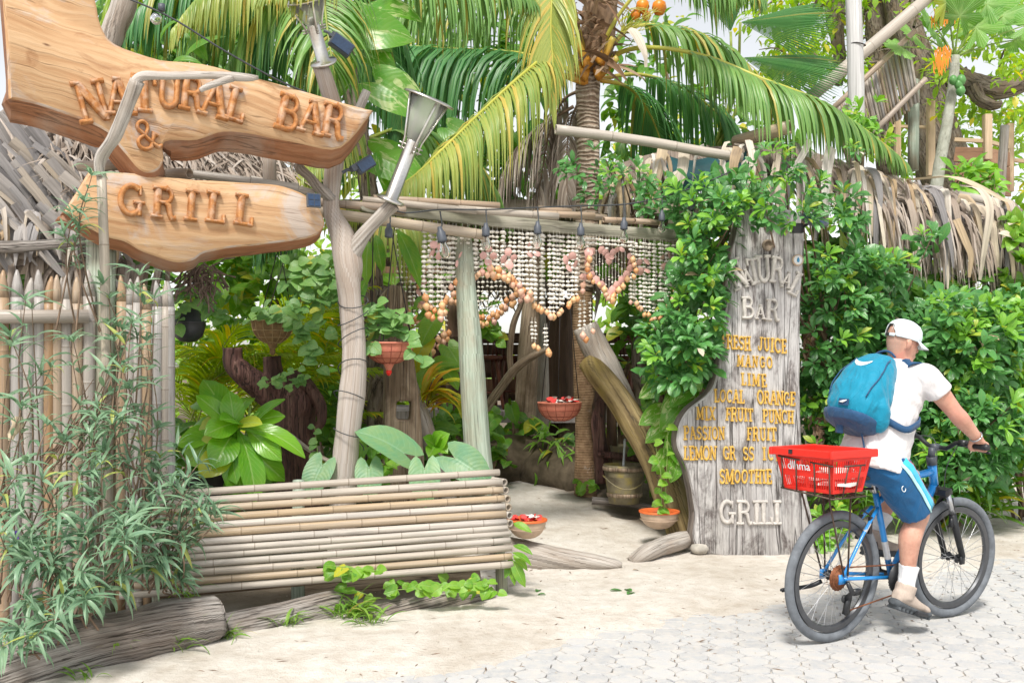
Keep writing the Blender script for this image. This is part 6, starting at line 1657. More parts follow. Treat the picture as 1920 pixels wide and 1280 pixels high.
 for i in range(900):
  u, f = rr.random(), rr.random(); p = q[0].lerp(q[1], u).lerp(q[3].lerp(q[2], u), f) - V((0, 0, .03))
  d = V((rr.gauss(0, .35), .8 * rr.uniform(.6, 1), -.55 - .4 * (f > .93))).normalized(); L = rr.uniform(.2, .6)
  ribbon(mb, [tuple(p + d * (L * k / 3)) for k in range(4)], (1, .1, .2), rr.uniform(.02, .05))
 mb.build('thatch', M['thatch'], t, kind='stuff')
 for i in range(7):
  x = 660 + i * 105
  mb = MB(); tube(mb, ln(P(x, 408, 10.7), P(x + 14, 548, 14.4), .035), n=8, rough=.08); mb.build('rafter', M['log_brown'], t)
# ---------------------------------------------------------------- bicycle, basket and rider
BW0, BA, BL = V((1.655, 5.186, 0.0)), RD(31), RD(4)
BM = Matrix.Translation(BW0) @ Matrix.Rotation(BA, 4, 'Z') @ Matrix.Rotation(BL, 4, 'X')   # x forward, y left, z up
def torus(mb, c, R, r, n=48, m=10, axis=None, flat=1.0):
 A = axis or Matrix.Identity(3); c = V(c)
 rings = []
 for i in range(n):
  a = 2 * PI * i / n; d = V((math.cos(a), 0, math.sin(a)))
  rings.append([mb.p(c + A @ (d * (R + r * math.cos(2 * PI * j / m)) + V((0, r * flat * math.sin(2 * PI * j / m), 0)))) for j in range(m)])
 for i in range(n):
  for j in range(m):
   a, b = rings[i], rings[(i + 1) % n]; k = (j + 1) % m
   mb.q((a[j], b[j], b[k], a[k]), [(i * .04, j * .02), (i * .04 + .04, j * .02), (i * .04 + .04, j * .02 + .02), (i * .04, j * .02 + .02)])
def disc(mb, c, R, th, n=24, holes=False, teeth=0):
 """disc in the xz plane, thickness along y"""
 c = V(c)
 prof = []
 for i in range(n):
  a = 2 * PI * i / n
  r = R * (1 - (.06 if teeth and i % 2 else 0))
  prof.append((r * math.cos(a), r * math.sin(a)))
 f = [mb.p(c + V((x, -th / 2, z))) for x, z in prof]; b = [mb.p(c + V((x, th / 2, z))) for x, z in prof]
 mb.q(f, [(0, 0)] * n); mb.q(b[::-1], [(0, 0)] * n)
 for i in range(n):
  j = (i + 1) % n; mb.q((f[i], b[i], b[j], f[j]), [(0, 0)] * 4)
def build_bike():
 t = thing('bicycle', 'blue mountain bicycle with grey tyres ridden along the paved street', 'bicycle', BW0)
 RA, FA, WR = V((0, 0, .345)), V((.985, 0, .345)), .345
 BB, ST, HT, HB = V((.455, 0, .30)), V((.300, 0, .735)), V((.745, 0, .895)), V((.775, 0, .775))
 def wheel(c, steer=0.0, rear=False):
  A = Matrix.Rotation(steer, 3, 'Z')
  w = obj('wheel', None, t, BM)
  mb = MB(); torus(mb, c, WR - .025, .025, 56, 12, A, .95); mb.build('tyre', M['rubber'], w, M=BM)
  mb = MB()
  n = 56; pr = [(.262, -.012), (.285, -.014), (.292, -.012), (.292, .012), (.285, .014), (.262, .012), (.256, 0)]
  rings = [[mb.p(c + A @ V((r * math.cos(2 * PI * i / n), y, r * math.sin(2 * PI * i / n)))) for r, y in pr] for i in range(n)]
  for i in range(n):
   a, b = rings[i], rings[(i + 1) % n]
   for j in range(7):
    k = (j + 1) % 7; mb.q((a[j], b[j], b[k], a[k]), [(0, 0)] * 4)
  mb.build('rim', M['rim'], w, M=BM, angle=40)
  mb = MB()
  for i in range(32):
   a = 2 * PI * i / 32; sd = 1 if i % 2 else -1; ha = a + (.9 if (i // 2) % 2 else -.9)
   p0 = c + A @ V((.022 * math.cos(ha), sd * .03, .022 * math.sin(ha))); p1 = c + A @ V((.262 * math.cos(a), 0, .262 * math.sin(a)))
   tube(mb, ln(p0, p1, .0016), n=4, cap=False)
  mb.build('spokes', M['chrome'], w, M=BM)
  mb = MB();
  Ax = A @ Matrix.Rotation(PI / 2, 3, 'X')
  lathe(mb, c, [(.001, -.06), (.012, -.06), (.012, -.034), (.026, -.033), (.026, -.027), (.015, -.024), (.015, .024), (.026, .027), (.026, .033), (.012, .034), (.012, .06), (.001, .06)], 14, Ax); mb.build('hub', M['black_metal'], w, M=BM)
 wheel(RA, 0, True)
 STR = RD(-4)
 wheel(FA, STR)
 T = lambda mb, a, b, r0, r1=None: tube(mb, ln(a, b, r0, r1), n=12)
 mb = MB()
 T(mb, BB, ST + (ST - BB) * .06, .017)
 tube(mb, [tuple(p) for p in spline([(*(ST + V((.005, 0, -.03))), .016), (*(ST.lerp(HT, .5) + V((0, 0, .0))), .018), (*(HT + V((0, 0, -.045))), .022)], 4)], n=12)
 T(mb, BB, HB + V((0, 0, .0)), .024, .022)
 T(mb, HT, HB, .024)
 for s in (-1, 1):
  T(mb, BB + V((-.03, s * .03, 0)), RA + V((.01, s * .062, 0)), .011, .009)
  tube(mb, [tuple(p) for p in spline([(*(ST + V((-.006, s * .018, -.05))), .010), (*(ST.lerp(RA, .5) + V((0, s * .045, .01))), .009), (*(RA + V((.0, s * .062, .01))), .009)], 4)], n=10)
  mb.box(RA + V((.0, s * .062, .0)), (.06, .008, .05))
 mb.build('frame', M['frame_blue'], t, M=BM)
 for a, b, r in ((BB.lerp(HB, .30), BB.lerp(HB, .55), .0248), (BB.lerp(ST, .22), BB.lerp(ST, .45), .0178), (ST.lerp(HT, .42), ST.lerp(HT, .72), .0199)):
  mb = MB(); tube(mb, ln(a, b, r), n=12, cap=False); mb.build('silver_decal', M['silver_decal'], t, M=BM)
 for s in (-1, 1):
  p = ST + V((-.006, s * .018, -.05)); q = ST.lerp(RA, .5) + V((0, s * .045, .01))
  mb = MB(); tube(mb, ln(p.lerp(q, .55), p.lerp(q, .85), .0112), n=10, cap=False); mb.build('silver_decal', M['silver_decal'], t, M=BM)
 A = Matrix.Rotation(STR, 3, 'Z')
 hx = V((.79, 0, .74))
 mb = MB(); T(mb, HB + V((.0, 0, -.005)), hx, .027, .03)
 mb.box(hx + V((.015, 0, -.0)), (.06, .16, .04), Matrix.Rotation(-.25, 3, 'Y'), .008)
 mb.build('fork_crown', M['black_metal'], t, M=BM, angle=40)
 mb = MB(); mb2 = MB()
 for s in (-1, 1):
  a = hx + A @ V((.025, s * .065, -.01)); e = FA + A @ V((.0, s * .062, .0)); m_ = a.lerp(e, .30)
  T(mb2, a, m_, .0145); T(mb, m_, e + V((0, 0, .02)), .021, .017); mb.box(e, (.035, .012, .05))
  mb.box(a.lerp(e, .42) + V((-.02, 0, 0)), (.03, .02, .05))
 tube(mb, [(*(hx.lerp(FA, .33) + A @ V((.02 + .045 * 0, s * .065, 0))), .012) if abs(s) == 1 else (*(hx.lerp(FA, .12) + A @ V((.075, s * .05, 0))), .013) for s in (-1, -.6, 0, .6, 1)], n=8)
 mb.build('fork_leg', M['black_metal'], t, M=BM); mb2.build('fork_stanchion', M['chrome'], t, M=BM)
 sm = V((.742, 0, .985)); hb = A @ V((.045, 0, .0)) + sm
 mb = MB(); T(mb, HT + V((0, 0, -.005)), HT + V((-.01, 0, .04)), .027); T(mb, HT + V((-.008, 0, .03)), sm, .02, .02); T(mb, sm, hb, .022, .02); mb.build('stem', M['slate_plastic'], t, M=BM)
 def bar(y): return hb + A @ V((-.03 * abs(y) / .3 * .8, y, .045 * smooth(.05, .14, abs(y)) + .004 * abs(y)))
 mb = MB(); tube(mb, [(*bar(y), .0125) for y in np.linspace(-.33, .33, 23)], n=10); mb.build('handlebar', M['black_metal'], t, M=BM)
 for s in (-1, 1):
  mb = MB(); tube(mb, [(*bar(s * y), .0165 + .001 * (i % 2)) for i, y in enumerate(np.linspace(.215, .335, 9))], n=10); mb.build('grip', M['black'], t, M=BM)
  mb = MB(); tube(mb, [tuple(p) for p in spline([(*(bar(s * .17) + V((.015, 0, -.01))), .009), (*(bar(s * .19) + V((.04, 0, -.025))), .007), (*(bar(s * .26) + V((.055, 0, -.035))), .006), (*(bar(s * .31) + V((.055, 0, -.035))), .006)], 4)], n=8)
  mb.box(bar(s * .17), (.035, .04, .035)); mb.build('brake_lever', M['black_metal'], t, M=BM, smooth=True)
  mb = MB(); tube(mb, [tuple(p) for p in spline([(*(bar(s * .16) + V((.02, 0, 0))), .0028), (*(sm + V((.12, s * .08, .03))), .0028), (*(HT + V((.09, s * .03, -.02))), .0028), (*(hx + V((.05, s * .02, -.02))), .0028)], 5)], n=5); mb.build('brake_cable', M['cable'], t, M=BM)
 sp = V((.262, 0, .84))
 mb = MB(); T(mb, ST, sp, .0135); mb.build('seat_post', M['chrome'], t, M=BM)
 mb = MB()
 prof = [(-.14, .01, .004), (-.13, .065, .028), (-.07, .075, .034), (.0, .05, .030), (.07, .024, .024), (.13, .018, .018), (.145, .008, .006)]
 rings = [[mb.p(sp + V((x, w * math.cos(a), .02 + h * math.sin(a) * (1 if math.sin(a) > 0 else .7)))) for a in np.linspace(0, 2 * PI, 13)[:-1]] for x, w, h in prof]
 for i in range(len(prof) - 1):
  for j in range(12): mb.q((rings[i][j], rings[i][(j + 1) % 12], rings[i + 1][(j + 1) % 12], rings[i + 1][j]), [(0, 0)] * 4)
 mb.q(rings[0], [(0, 0)] * 12); mb.q(rings[-1], [(0, 0)] * 12)
 mb.build('saddle', M['black'], t, M=BM)
 mb = MB()
 for k, R_ in enumerate((.088, .070, .052)): disc(mb, BB + V((0, -.052 + .008 * k, 0)), R_, .003, 64, teeth=1)
 tube(mb, ln(BB + V((0, -.08, 0)), BB + V((0, .08, 0)), .02), n=12); mb.build('chainring', M['black_metal'], t, M=BM)
 ca = RD(-78)                                   # right crank points down and slightly forward
 cd = V((math.cos(ca), 0, math.sin(ca)))
 for s in (-1, 1):
  d = cd * (1 if s < 0 else -1)
  p0, p1 = BB + V((0, s * .075, 0)), BB + V((0, s * .085, 0)) + d * .17
  mb = MB(); T(mb, p0, p1, .014, .011); mb.build('crank', M['black_metal'], t, M=BM)
  mb = MB(); mb.box(p1 + V((0, s * .065, 0)), (.085, .085, .022), Matrix.Rotation(.25, 3, 'Y'), .005); T(mb, p1, p1 + V((0, s * .1, 0)), .007); mb.build('pedal', M['black'], t, M=BM, angle=40)
 mb = MB()
 for k in range(7): disc(mb, RA + V((0, -.034 - .0042 * k, 0)), .070 - .006 * k, .0022, 40, teeth=1)
 mb.build('cassette', M['rust'], t, M=BM)
 mb = MB(); y = -.046
 ch = [(BB.x + .0, BB.z + .070), (RA.x + .0, RA.z + .056)]
 dz = V((.045, 0, .10))
 low = [(BB.x + .0, BB.z - .088), (.055, .165)]
 for (x0, z0), (x1, z1) in ((ch[0], ch[1]), (low[0], low[1])): tube(mb, ln((x0, y, z0), (x1, y, z1), .0042), n=5)
 tube(mb, [(BB.x + .088 * math.cos(a), y, BB.z + .088 * math.sin(a), .0042) for a in np.linspace(-PI / 2, PI / 2, 12)], n=5)
 tube(mb, [(RA.x + .056 * math.cos(a), y, RA.z + .056 * math.sin(a), .0042) for a in np.linspace(PI / 2, PI * 1.4, 10)], n=5)
 mb.build('chain', M['rust'], t, M=BM)
 mb = MB(); tube(mb, [(.02, -.075, .33, .012), (.05, -.085, .275, .015), (.035, -.06, .24, .013)], n=8); mb.box((.045, -.06, .205), (.03, .02, .10), Matrix.Rotation(.2, 3, 'Y'))
 disc(mb, (.035, -.052, .235), .022, .01, 14, teeth=1); disc(mb, (.055, -.052, .165), .022, .01, 14, teeth=1); mb.box((.08, -.085, .275), (.05, .02, .03))
 mb.build('rear_derailleur', M['black_metal'], t, M=BM)
 mb = MB(); tube(mb, [tuple(p) for p in spline([(.0, .075, .30, .013), (-.05, .10, .275, .012), (-.14, .11, .27, .011), (-.235, .115, .27, .011), (-.245, .115, .268, .013)], 4)], n=8); mb.build('kickstand', M['black_metal'], t, M=BM)
 mb = MB(); mb.box((.225, -.03, .60), (.02, .015, .09)); mb.box((.225, .03, .60), (.02, .015, .09)); tube(mb, [(.22, -.035, .65, .004), (.19, 0, .68, .004), (.22, .035, .65, .004)], n=5); mb.build('rear_brake', M['black_metal'], t, M=BM, smooth=False)
 mb = MB(); z0 = .795
 X0, X1, Yw = -.235, .010, .168
 for pts in ([(X0, -Yw, z0), (X1, -Yw, z0), (X1, Yw, z0), (X0, Yw, z0), (X0, -Yw, z0)],):
  tube(mb, [(*q, .0045) for q in pts], n=6)
 for x in np.linspace(X0, X1, 5)[1:-1]: tube(mb, ln((x, -Yw, z0), (x, Yw, z0), .0035), n=5)
 for yy in (-.06, .06): tube(mb, ln((X0, yy, z0), (X1, yy, z0), .0035), n=5)
 for y0 in (-.155, .06):
  e = .095
  tube(mb, [(X0 - .002, y0, z0, .004), (X0 - .022, y0, z0 + .165, .004)], n=5); tube(mb, [(X0 - .002, y0 + e, z0, .004), (X0 - .022, y0 + e, z0 + .165, .004)], n=5)
  tube(mb, [(X0 - .022, y0 - .025, z0 + .165, .0045), (X0 - .022, y0 + e + .025, z0 + .165, .0045)], n=5)
 for x0 in (X0 + .07,):
  for x in (x0, x0 + .09): tube(mb, [(x, -Yw, z0, .004), (x, -Yw - .028, z0 + .165, .004)], n=5)
  tube(mb, [(x0 - .03, -Yw - .028, z0 + .165, .0045), (x0 + .12, -Yw - .028, z0 + .165, .0045)], n=5)
 for s in (-1, 1):
  tube(mb, ln((X0 + .06, s * .09, z0), RA + V((-.01, s * .075, .02)), .005), n=6); tube(mb, ln((X1 - .02, s * .09, z0), RA + V((.02, s * .075, .02)), .005), n=6)
 tube(mb, ln((X1, 0, z0), ST + V((0, 0, .05)), .007), n=6)
 mb.build('rear_rack', M['wire'], t, M=BM)
 # ---- red shopping basket on the rack
 BK = BM @ Matrix.Translation((-.11, 0, z0)) @ Matrix.Rotation(-BL * 1.15, 4, 'X') @ Matrix.Translation((.11, 0, -z0 + .006))
 b = thing('shopping_basket', 'red plastic shopping basket carried on the rear rack of the bicycle', 'basket', BK @ V((-.11, 0, .80)), None)
 zb, zt = z0 + .006, z0 + .205
 def cr(f): return (X0 + .012 - .036 * f - .11 * 0, X1 - .012 + .036 * f, Yw - .012 + .036 * f)
 mb = MB()
 def pt(side, s, f, off=0.0):
  x0, x1, yw = cr(f); z = zb + (zt - zb) * f
  if side == 0: return V((x0 - off, yw - 2 * yw * s, z))
  if side == 1: return V((x0 + (x1 - x0) * s, -yw - off, z))
  if side == 2: return V((x1 + off, -yw + 2 * yw * s, z))
  return V((x1 - (x1 - x0) * s, yw + off, z))
 def panel(side, s0, s1, f0, f1, th=.004):
  q = [(s0, f0), (s1, f0), (s1, f1), (s0, f1)]
  o = [mb.p(pt(side, s, f, 0)) for s, f in q]; i = [mb.p(pt(side, s, f, -th)) for s, f in q]
  mb.q(o); mb.q(i[::-1])
  for k in range(4): mb.q((o[k], i[k], i[(k + 1) % 4], o[(k + 1) % 4]))
 for side in range(4):
  nb = 26 if side in (0, 2) else 15
  panel(side, 0, 1, 0, .08); panel(side, 0, 1, .36, .50); panel(side, 0, 1, .80, 1.0)
  for f0, f1 in ((.08, .36), (.50, .80)):
   panel(side, 0, .055, f0, f1, .0041); panel(side, .945, 1, f0, f1, .0041); panel(side, .47, .53, f0, f1, .0041)
   for k in range(nb):
    s = .055 + .89 * (k + .5) / nb
    panel(side, s - .010 * 26 / nb * .55, s + .010 * 26 / nb * .55, f0, f1, .0035)
 x0, x1, yw = cr(0)
 mb.box(((x0 + x1) / 2, 0, zb), (x1 - x0 - .002, 2 * yw - .002, .005))
 mb.build('basket_body', M['red_plastic'], b, M=BK, smooth=False)
 mb = MB(); x0, x1, yw = cr(1.0); zz = zt - .006
 for s in (-1, 1):
  mb.box(((x0 + x1) / 2, s * (yw + .006), zz), (x1 - x0 + .044, .022, .040), None, .005); mb.box((x0 - .006 if s < 0 else x1 + .006, 0, zz), (.022, 2 * yw - .006, .038), None, .005)
 mb.build('basket_rim', M['red_plastic'], b, M=BK, angle=40)
 mb = MB(); mb.box((x0 - .02, .06, zz + .004), (.012, .02, .022)); mb.build('rim_clip', M['black'], b, M=BK, smooth=False)
 fc = bpy.data.curves.new('basket_print', 'FONT'); fc.body = 'dlhma'; fc.size = .062; fc.extrude = .0008; fc.align_x = 'CENTER'
 tmp = bpy.data.objects.new('tmp', fc); COL.objects.link(tmp)
 dg = bpy.context.evaluated_depsgraph_get(); me = bpy.data.meshes.new_from_object(tmp.evaluated_get(dg)); bpy.data.objects.remove(tmp); me.materials.clear(); me.materials.append(M['logo_white'])
 q = pt(0, .40, .53, .004)
 obj('basket_print', me, b, BK @ Matrix.Translation(q) @ Matrix(((0, 0, -1, 0), (-1, 0, 0, 0), (0, 1, 0, 0), (0, 0, 0, 1))) @ Matrix.Rotation(RD(10), 4, 'X'))
 rr = random.Random(6); mb = MB()
 for i in range(7):
  mb.box((-.11 + rr.uniform(-.06, .06), rr.uniform(-.12, .12), zb + .03 + .012 * i), (.16, .13, .012), Matrix.Rotation(rr.uniform(0, 3), 3, 'Z'))
 pk = mb.build('paper_packs', M['white_petal'], None, M=BK, smooth=False); tag(pk, 'white flat packs lying inside the red shopping basket', 'packages')
def loft(mb, secs, n=20, cap=True):
 """secs: (centre, X axis, Y axis, rx, ry[, squareness])"""
 rings = []
 for s in secs:
  c, X, Y, rx, ry = s[:5]; e = s[5] if len(s) > 5 else 1.0
  ring = []
  for j in range(n):
   a = 2 * PI * j / n; ca, sa = math.cos(a), math.sin(a)
   ca = math.copysign(abs(ca) ** e, ca); sa = math.copysign(abs(sa) ** e, sa)
   ring.append(mb.p(V(c) + V(X) * rx * ca + V(Y) * ry * sa))
  rings.append(ring)
 for a, b in zip(rings, rings[1:]):
  for j in range(n): mb.q((a[j], a[(j + 1) % n], b[(j + 1) % n], b[j]), [(0, 0)] * 4)
 if cap: mb.q(rings[0][::-1], [(0, 0)] * n); mb.q(rings[-1], [(0, 0)] * n)
 return rings
def ball(mb, c, r, n=12, m=8):
 loft(mb, [(V(c) + V((0, 0, -r[2] * math.cos(PI * (i + .02) / (m + .04)))), (1, 0, 0), (0, 1, 0), r[0] * math.sin(PI * (i + .02) / (m + .04)), r[1] * math.sin(PI * (i + .02) / (m + .04))) for i in range(m + 1)], n)
def remeshed(mb, name, mat, parent, voxel, smooth_it=4, noise_amp=0.0, nf=8.0, label=None, M_=None, mask=None):
 """union of the closed shapes in mb as one continuous skin"""
 me = bpy.data.meshes.new('tmp'); me.from_pydata(mb.v, [], mb.f)
 bm = bmesh.new(); bm.from_mesh(me); bmesh.ops.recalc_face_normals(bm, faces=bm.faces); bm.to_mesh(me); bm.free()
 o = bpy.data.objects.new('tmp', me); COL.objects.link(o)
 r = o.modifiers.new('r', 'REMESH'); r.mode = 'VOXEL'; r.voxel_size = voxel
 if smooth_it:
  s = o.modifiers.new('s', 'SMOOTH'); s.iterations = smooth_it; s.factor = .5
 dg = bpy.context.evaluated_depsgraph_get()
 m2 = bpy.data.meshes.new_from_object(o.evaluated_get(dg)); bpy.data.objects.remove(o)
 n = len(m2.vertices); co = np.empty(n * 3, np.float32); m2.vertices.foreach_get('co', co); co = co.reshape(-1, 3)
 if noise_amp:
  no = np.empty(n * 3, np.float32); m2.vertices.foreach_get('normal', no); no = no.reshape(-1, 3)
  d = np.array([NZ.noise(V((x * nf, y * nf, z * nf * .7))) + .4 * NZ.noise(V((x * nf * 2.6 + 9, y * nf * 2.6, z * nf * 1.6))) + .38 * NZ.noise(V((x * 5 + z * 4, y * 6, z * 24 + x * 12))) for x, y, z in co])
  co = co + no * (d * noise_amp)[:, None]
  m2.vertices.foreach_set('co', co.astype(np.float32).ravel())
 at = m2.attributes.new('m', 'FLOAT', 'POINT')
 if mask: at.data.foreach_set('value', np.array([mask(V(c)) for c in co], dtype=np.float32))
 m2.polygons.foreach_set('use_smooth', np.ones(len(m2.polygons), bool))
 m2.materials.clear()
 for m_ in (mat if isinstance(mat, list) else [mat]): m2.materials.append(m_)
 m2.name = name
 return obj(name, m2, parent, M_ or BM, label=label)
def limb(mb, rows, n=14):
 """rows of (point, radius) as a round-ended loft"""
 pts = [(*V(p), r) for p, r in rows]
 pts = [tuple(q) for q in spline(pts, 5)]
 tube(mb, pts, n=n)
 for p in (pts[0], pts[-1]): ball(mb, p[:3], (p[3], p[3], p[3]), 10, 6)
def build_rider():
 t = thing('person', 'cyclist in white cap, white t-shirt and blue shorts wearing a teal backpack', 'person', BM @ V((.3, 0, 0)))
 hipR, hipL = V((.27, -.10, .90)), V((.27, .10, .90))
 kneeR, ankR = V((.485, -.125, .655)), V((.418, -.125, .285))
 kneeL, ankL = V((.66, .12, .80)), V((.47, .125, .52))
 shR, shL = V((.425, -.172, 1.390)), V((.455, .172, 1.385))
 elR, wrR = V((.548, -.262, 1.212)), V((.700, -.288, 1.082))
 elL, wrL = V((.60, .265, 1.19)), V((.715, .27, 1.075))
 nk = V((.432, 0, 1.455)); hd = V((.428, -.005, 1.566))
 hy = Matrix.Rotation(RD(-14), 3, 'Z') @ Matrix.Rotation(RD(14), 3, 'Y') @ Matrix.Scale(.9, 3)   # head turned a little to the right, bent forward
 def H(x, y, z): return hd + hy @ V((x, y, z))
 b = MB()
 sp = [(V((.255, 0, .88)), .115, .165), (V((.268, 0, .98)), .118, .162), (V((.31, 0, 1.14)), .115, .158), (V((.365, 0, 1.28)), .118, .175), (V((.41, 0, 1.38)), .098, .170), (V((.428, 0, 1.44)), .062, .085)]
 ax = V((.95, 0, -.31))
 loft(b, [(c, ax, (0, 1, 0), rx, ry) for c, rx, ry in sp], 22)
 limb(b, [(V((.418, 0, 1.41)), .068), (nk, .062), (V((.430, 0, 1.51)), .060)])
 loft(b, [(H(-.005, 0, -.115), hy @ V((1, 0, 0)), hy @ V((0, 1, 0)), .045, .045), (H(.012, 0, -.10), hy @ V((1, 0, 0)), hy @ V((0, 1, 0)), .075, .056), (H(.010, 0, -.06), hy @ V((1, 0, 0)), hy @ V((0, 1, 0)), .091, .066),
             (H(.002, 0, -.02), hy @ V((1, 0, 0)), hy @ V((0, 1, 0)), .098, .073), (H(-.002, 0, .03), hy @ V((1, 0, 0)), hy @ V((0, 1, 0)), .101, .077), (H(-.004, 0, .07), hy @ V((1, 0, 0)), hy @ V((0, 1, 0)), .093, .071), (H(-.006, 0, .10), hy @ V((1, 0, 0)), hy @ V((0, 1, 0)), .066, .052), (H(-.006, 0, .115), hy @ V((1, 0, 0)), hy @ V((0, 1, 0)), .02, .02)], 20)
 loft(b, [(H(.10, 0, .005), hy @ V((1, 0, 0)), hy @ V((0, 1, 0)), .008, .008), (H(.112, 0, -.02), hy @ V((1, 0, 0)), hy @ V((0, 1, 0)), .014, .014), (H(.113, 0, -.035), hy @ V((1, 0, 0)), hy @ V((0, 1, 0)), .012, .017), (H(.098, 0, -.045), hy @ V((1, 0, 0)), hy @ V((0, 1, 0)), .008, .012)], 10)
 ball(b, H(.07, 0, -.10), (.03, .03, .025)); ball(b, H(.093, .0, -.068), (.012, .026, .007)); ball(b, H(.09, 0, -.078), (.012, .022, .008))
 for s in (-1, 1):
  ball(b, H(.082, s * .03, .018), (.016, .026, .008))
  loft(b, [(H(-.012, s * .074, -.045), hy @ V((1, 0, 0)), hy @ V((0, 1, 0)), .010, .008), (H(-.014, s * .082, -.03), hy @ V((1, 0, 0)), hy @ V((0, 1, 0)), .015, .008), (H(-.018, s * .086, -.005), hy @ V((1, 0, 0)), hy @ V((0, 1, 0)), .020, .009), (H(-.018, s * .084, .012), hy @ V((1, 0, 0)), hy @ V((0, 1, 0)), .016, .008)], 10)
 for S, E, W in ((shR, elR, wrR), (shL, elL, wrL)):
  limb(b, [(S, .058), (S.lerp(E, .4), .053), (S.lerp(E, .8), .045), (E, .043), (E.lerp(W, .25), .045), (E.lerp(W, .6), .037), (W, .0285)])
 for Hh, K, A_ in ((hipR, kneeR, ankR), (hipL, kneeL, ankL)):
  back = V((-.045, 0, 0))
  limb(b, [(Hh, .090), (Hh.lerp(K, .5), .080), (Hh.lerp(K, .85), .062), (K, .058), (K.lerp(A_, .12) + back * .2, .054), (K.lerp(A_, .32) + back * .75, .059), (K.lerp(A_, .55) + back * .5, .049), (K.lerp(A_, .85), .036), (A_, .036)])
  limb(b, [(A_, .037), (A_ + V((.01, 0, -.06)), .038)])
 def hand(W, s, gx):
  g0 = gx
  bar_d = V((0.05, s, .02)).normalized()
  fw = (V(gx) - W).normalized()
  pc = W.lerp(V(gx), .62) + V((-.006, 0, .018))
  limb(b, [(W, .028), (pc, .027)])
  for k in (-1.1, -.35, .4, 1.1):
   kn = V(gx) + bar_d * (.020 * k) + V((-.012, 0, .024))
   limb(b, [(pc + bar_d * (.013 * k), .015), (kn, .0135)], 8)
   lp = [kn, V(gx) + bar_d * (.021 * k) + V((.020, 0, .014)), V(gx) + bar_d * (.021 * k) + V((.024, 0, -.010)), V(gx) + bar_d * (.021 * k) + V((.004, 0, -.024))]
   limb(b, [(p, .0105 - .0006 * i) for i, p in enumerate(lp)], 8)
  th = [pc + bar_d * (-.028) + V((-.012, 0, -.004)), V(gx) + bar_d * (-.045) + V((-.022, 0, -.002)), V(gx) + bar_d * (-.050) + V((.0, 0, -.022)), V(gx) + bar_d * (-.042) + V((.014, 0, -.026))]
  limb(b, [(p, .0135 - .0012 * i) for i, p in enumerate(th)], 8)
 A = Matrix.Rotation(RD(-4), 3, 'Z')
 hb = A @ V((.045, 0, 0)) + V((.742, 0, .985))
 def bar(y): return hb + A @ V((-.03 * abs(y) / .3 * .8, y, .045 * smooth(.05, .14, abs(y)) + .004 * abs(y)))
 hand(wrR, -1, bar(-.285)); hand(wrL, 1, bar(.285))
 def red(c):
  d = (c - H(-.06, 0, -.06)).length
  e = (c - elR).length
  hb_ = smooth(.085, .05, (c - H(-.065, 0, -.005)).length)
  return -hb_ if hb_ > .02 else max(smooth(.12, .03, d) * .8, smooth(.09, .02, e) * .5)
 remeshed(b, 'body', M['skin'], t, .0062, 3, mask=red)
 d = (wrR - elR).normalized(); R_ = frame_from(d)
 mb = MB(); c = wrR - d * .004
 tube(mb, [(*(c + R_ @ V((.034 * math.cos(a), 0, .031 * math.sin(a)))), .004) for a in np.linspace(0, 2 * PI, 20)], n=6); mb.build('bracelet', M['chrome'], t, M=BM)
 s = MB()
 sp2 = [(V((.235, 0, .895)), .150, .196), (V((.250, 0, .95)), .146, .190), (V((.275, 0, 1.03)), .140, .178), (V((.32, 0, 1.16)), .134, .172), (V((.365, 0, 1.28)), .132, .180), (V((.405, 0, 1.365)), .112, .182), (V((.425, 0, 1.425)), .088, .135), (V((.430, 0, 1.455)), .074, .082)]
 loft(s, [(c, ax, (0, 1, 0), rx, ry, .92) for c, rx, ry in sp2], 28)
 for S, E in ((shR, elR), (shL, elL)):
  d = E - S
  limb(s, [(S + V((-.01, -S.y * .3, .0)), .072), (S, .071), (S + d * .22, .068)])
  tube(s, [tuple(p) for p in spline([(*(S + d * .05), .069), (*(S + d * .28), .067), (*(S + d * .47), .069)], 3)], n=16)
 for S, E in ((shR, elR), (shL, elL)):
  pass
 remeshed(s, 'shirt', M['shirt_white'], t, .008, 3, .013, 7.0)
 s = MB()
 loft(s, [(V((.262, 0, .985)), ax, (0, 1, 0), .140, .182), (V((.25, 0, .92)), ax, (0, 1, 0), .150, .192), (V((.245, 0, .86)), ax, (0, 1, 0), .145, .192), (V((.26, 0, .80)), ax, (0, 1, 0), .10, .15)], 24)
 for Hh, K in ((hipR, kneeR), (hipL, kneeL)):
  dd = K - Hh
  tube(s, [tuple(p) for p in spline([(*(Hh + V((0, 0, .02))), .105), (*(Hh + dd * .35), .108), (*(Hh + dd * .68), .104), (*(Hh + dd * .90), .101)], 4)], n=16)
 sh_o = remeshed(s, 'shorts', M['shorts_blue'], t, .010, 3, .008, 9)
 from mathutils.bvhtree import BVHTree
 tree = BVHTree.FromPolygons([v.co.copy() for v in sh_o.data.vertices], [tuple(p.vertices) for p in sh_o.data.polygons])
 def hug(p, axis_p, lift):
  d = (p - axis_p).normalized(); h = tree.ray_cast(axis_p + d * .4, -d)
  return (h[0] + d * lift) if h[0] is not None else p
 dd = kneeR - hipR
 fr = frame_from(dd, (0, -1, 0))          # z column faces right
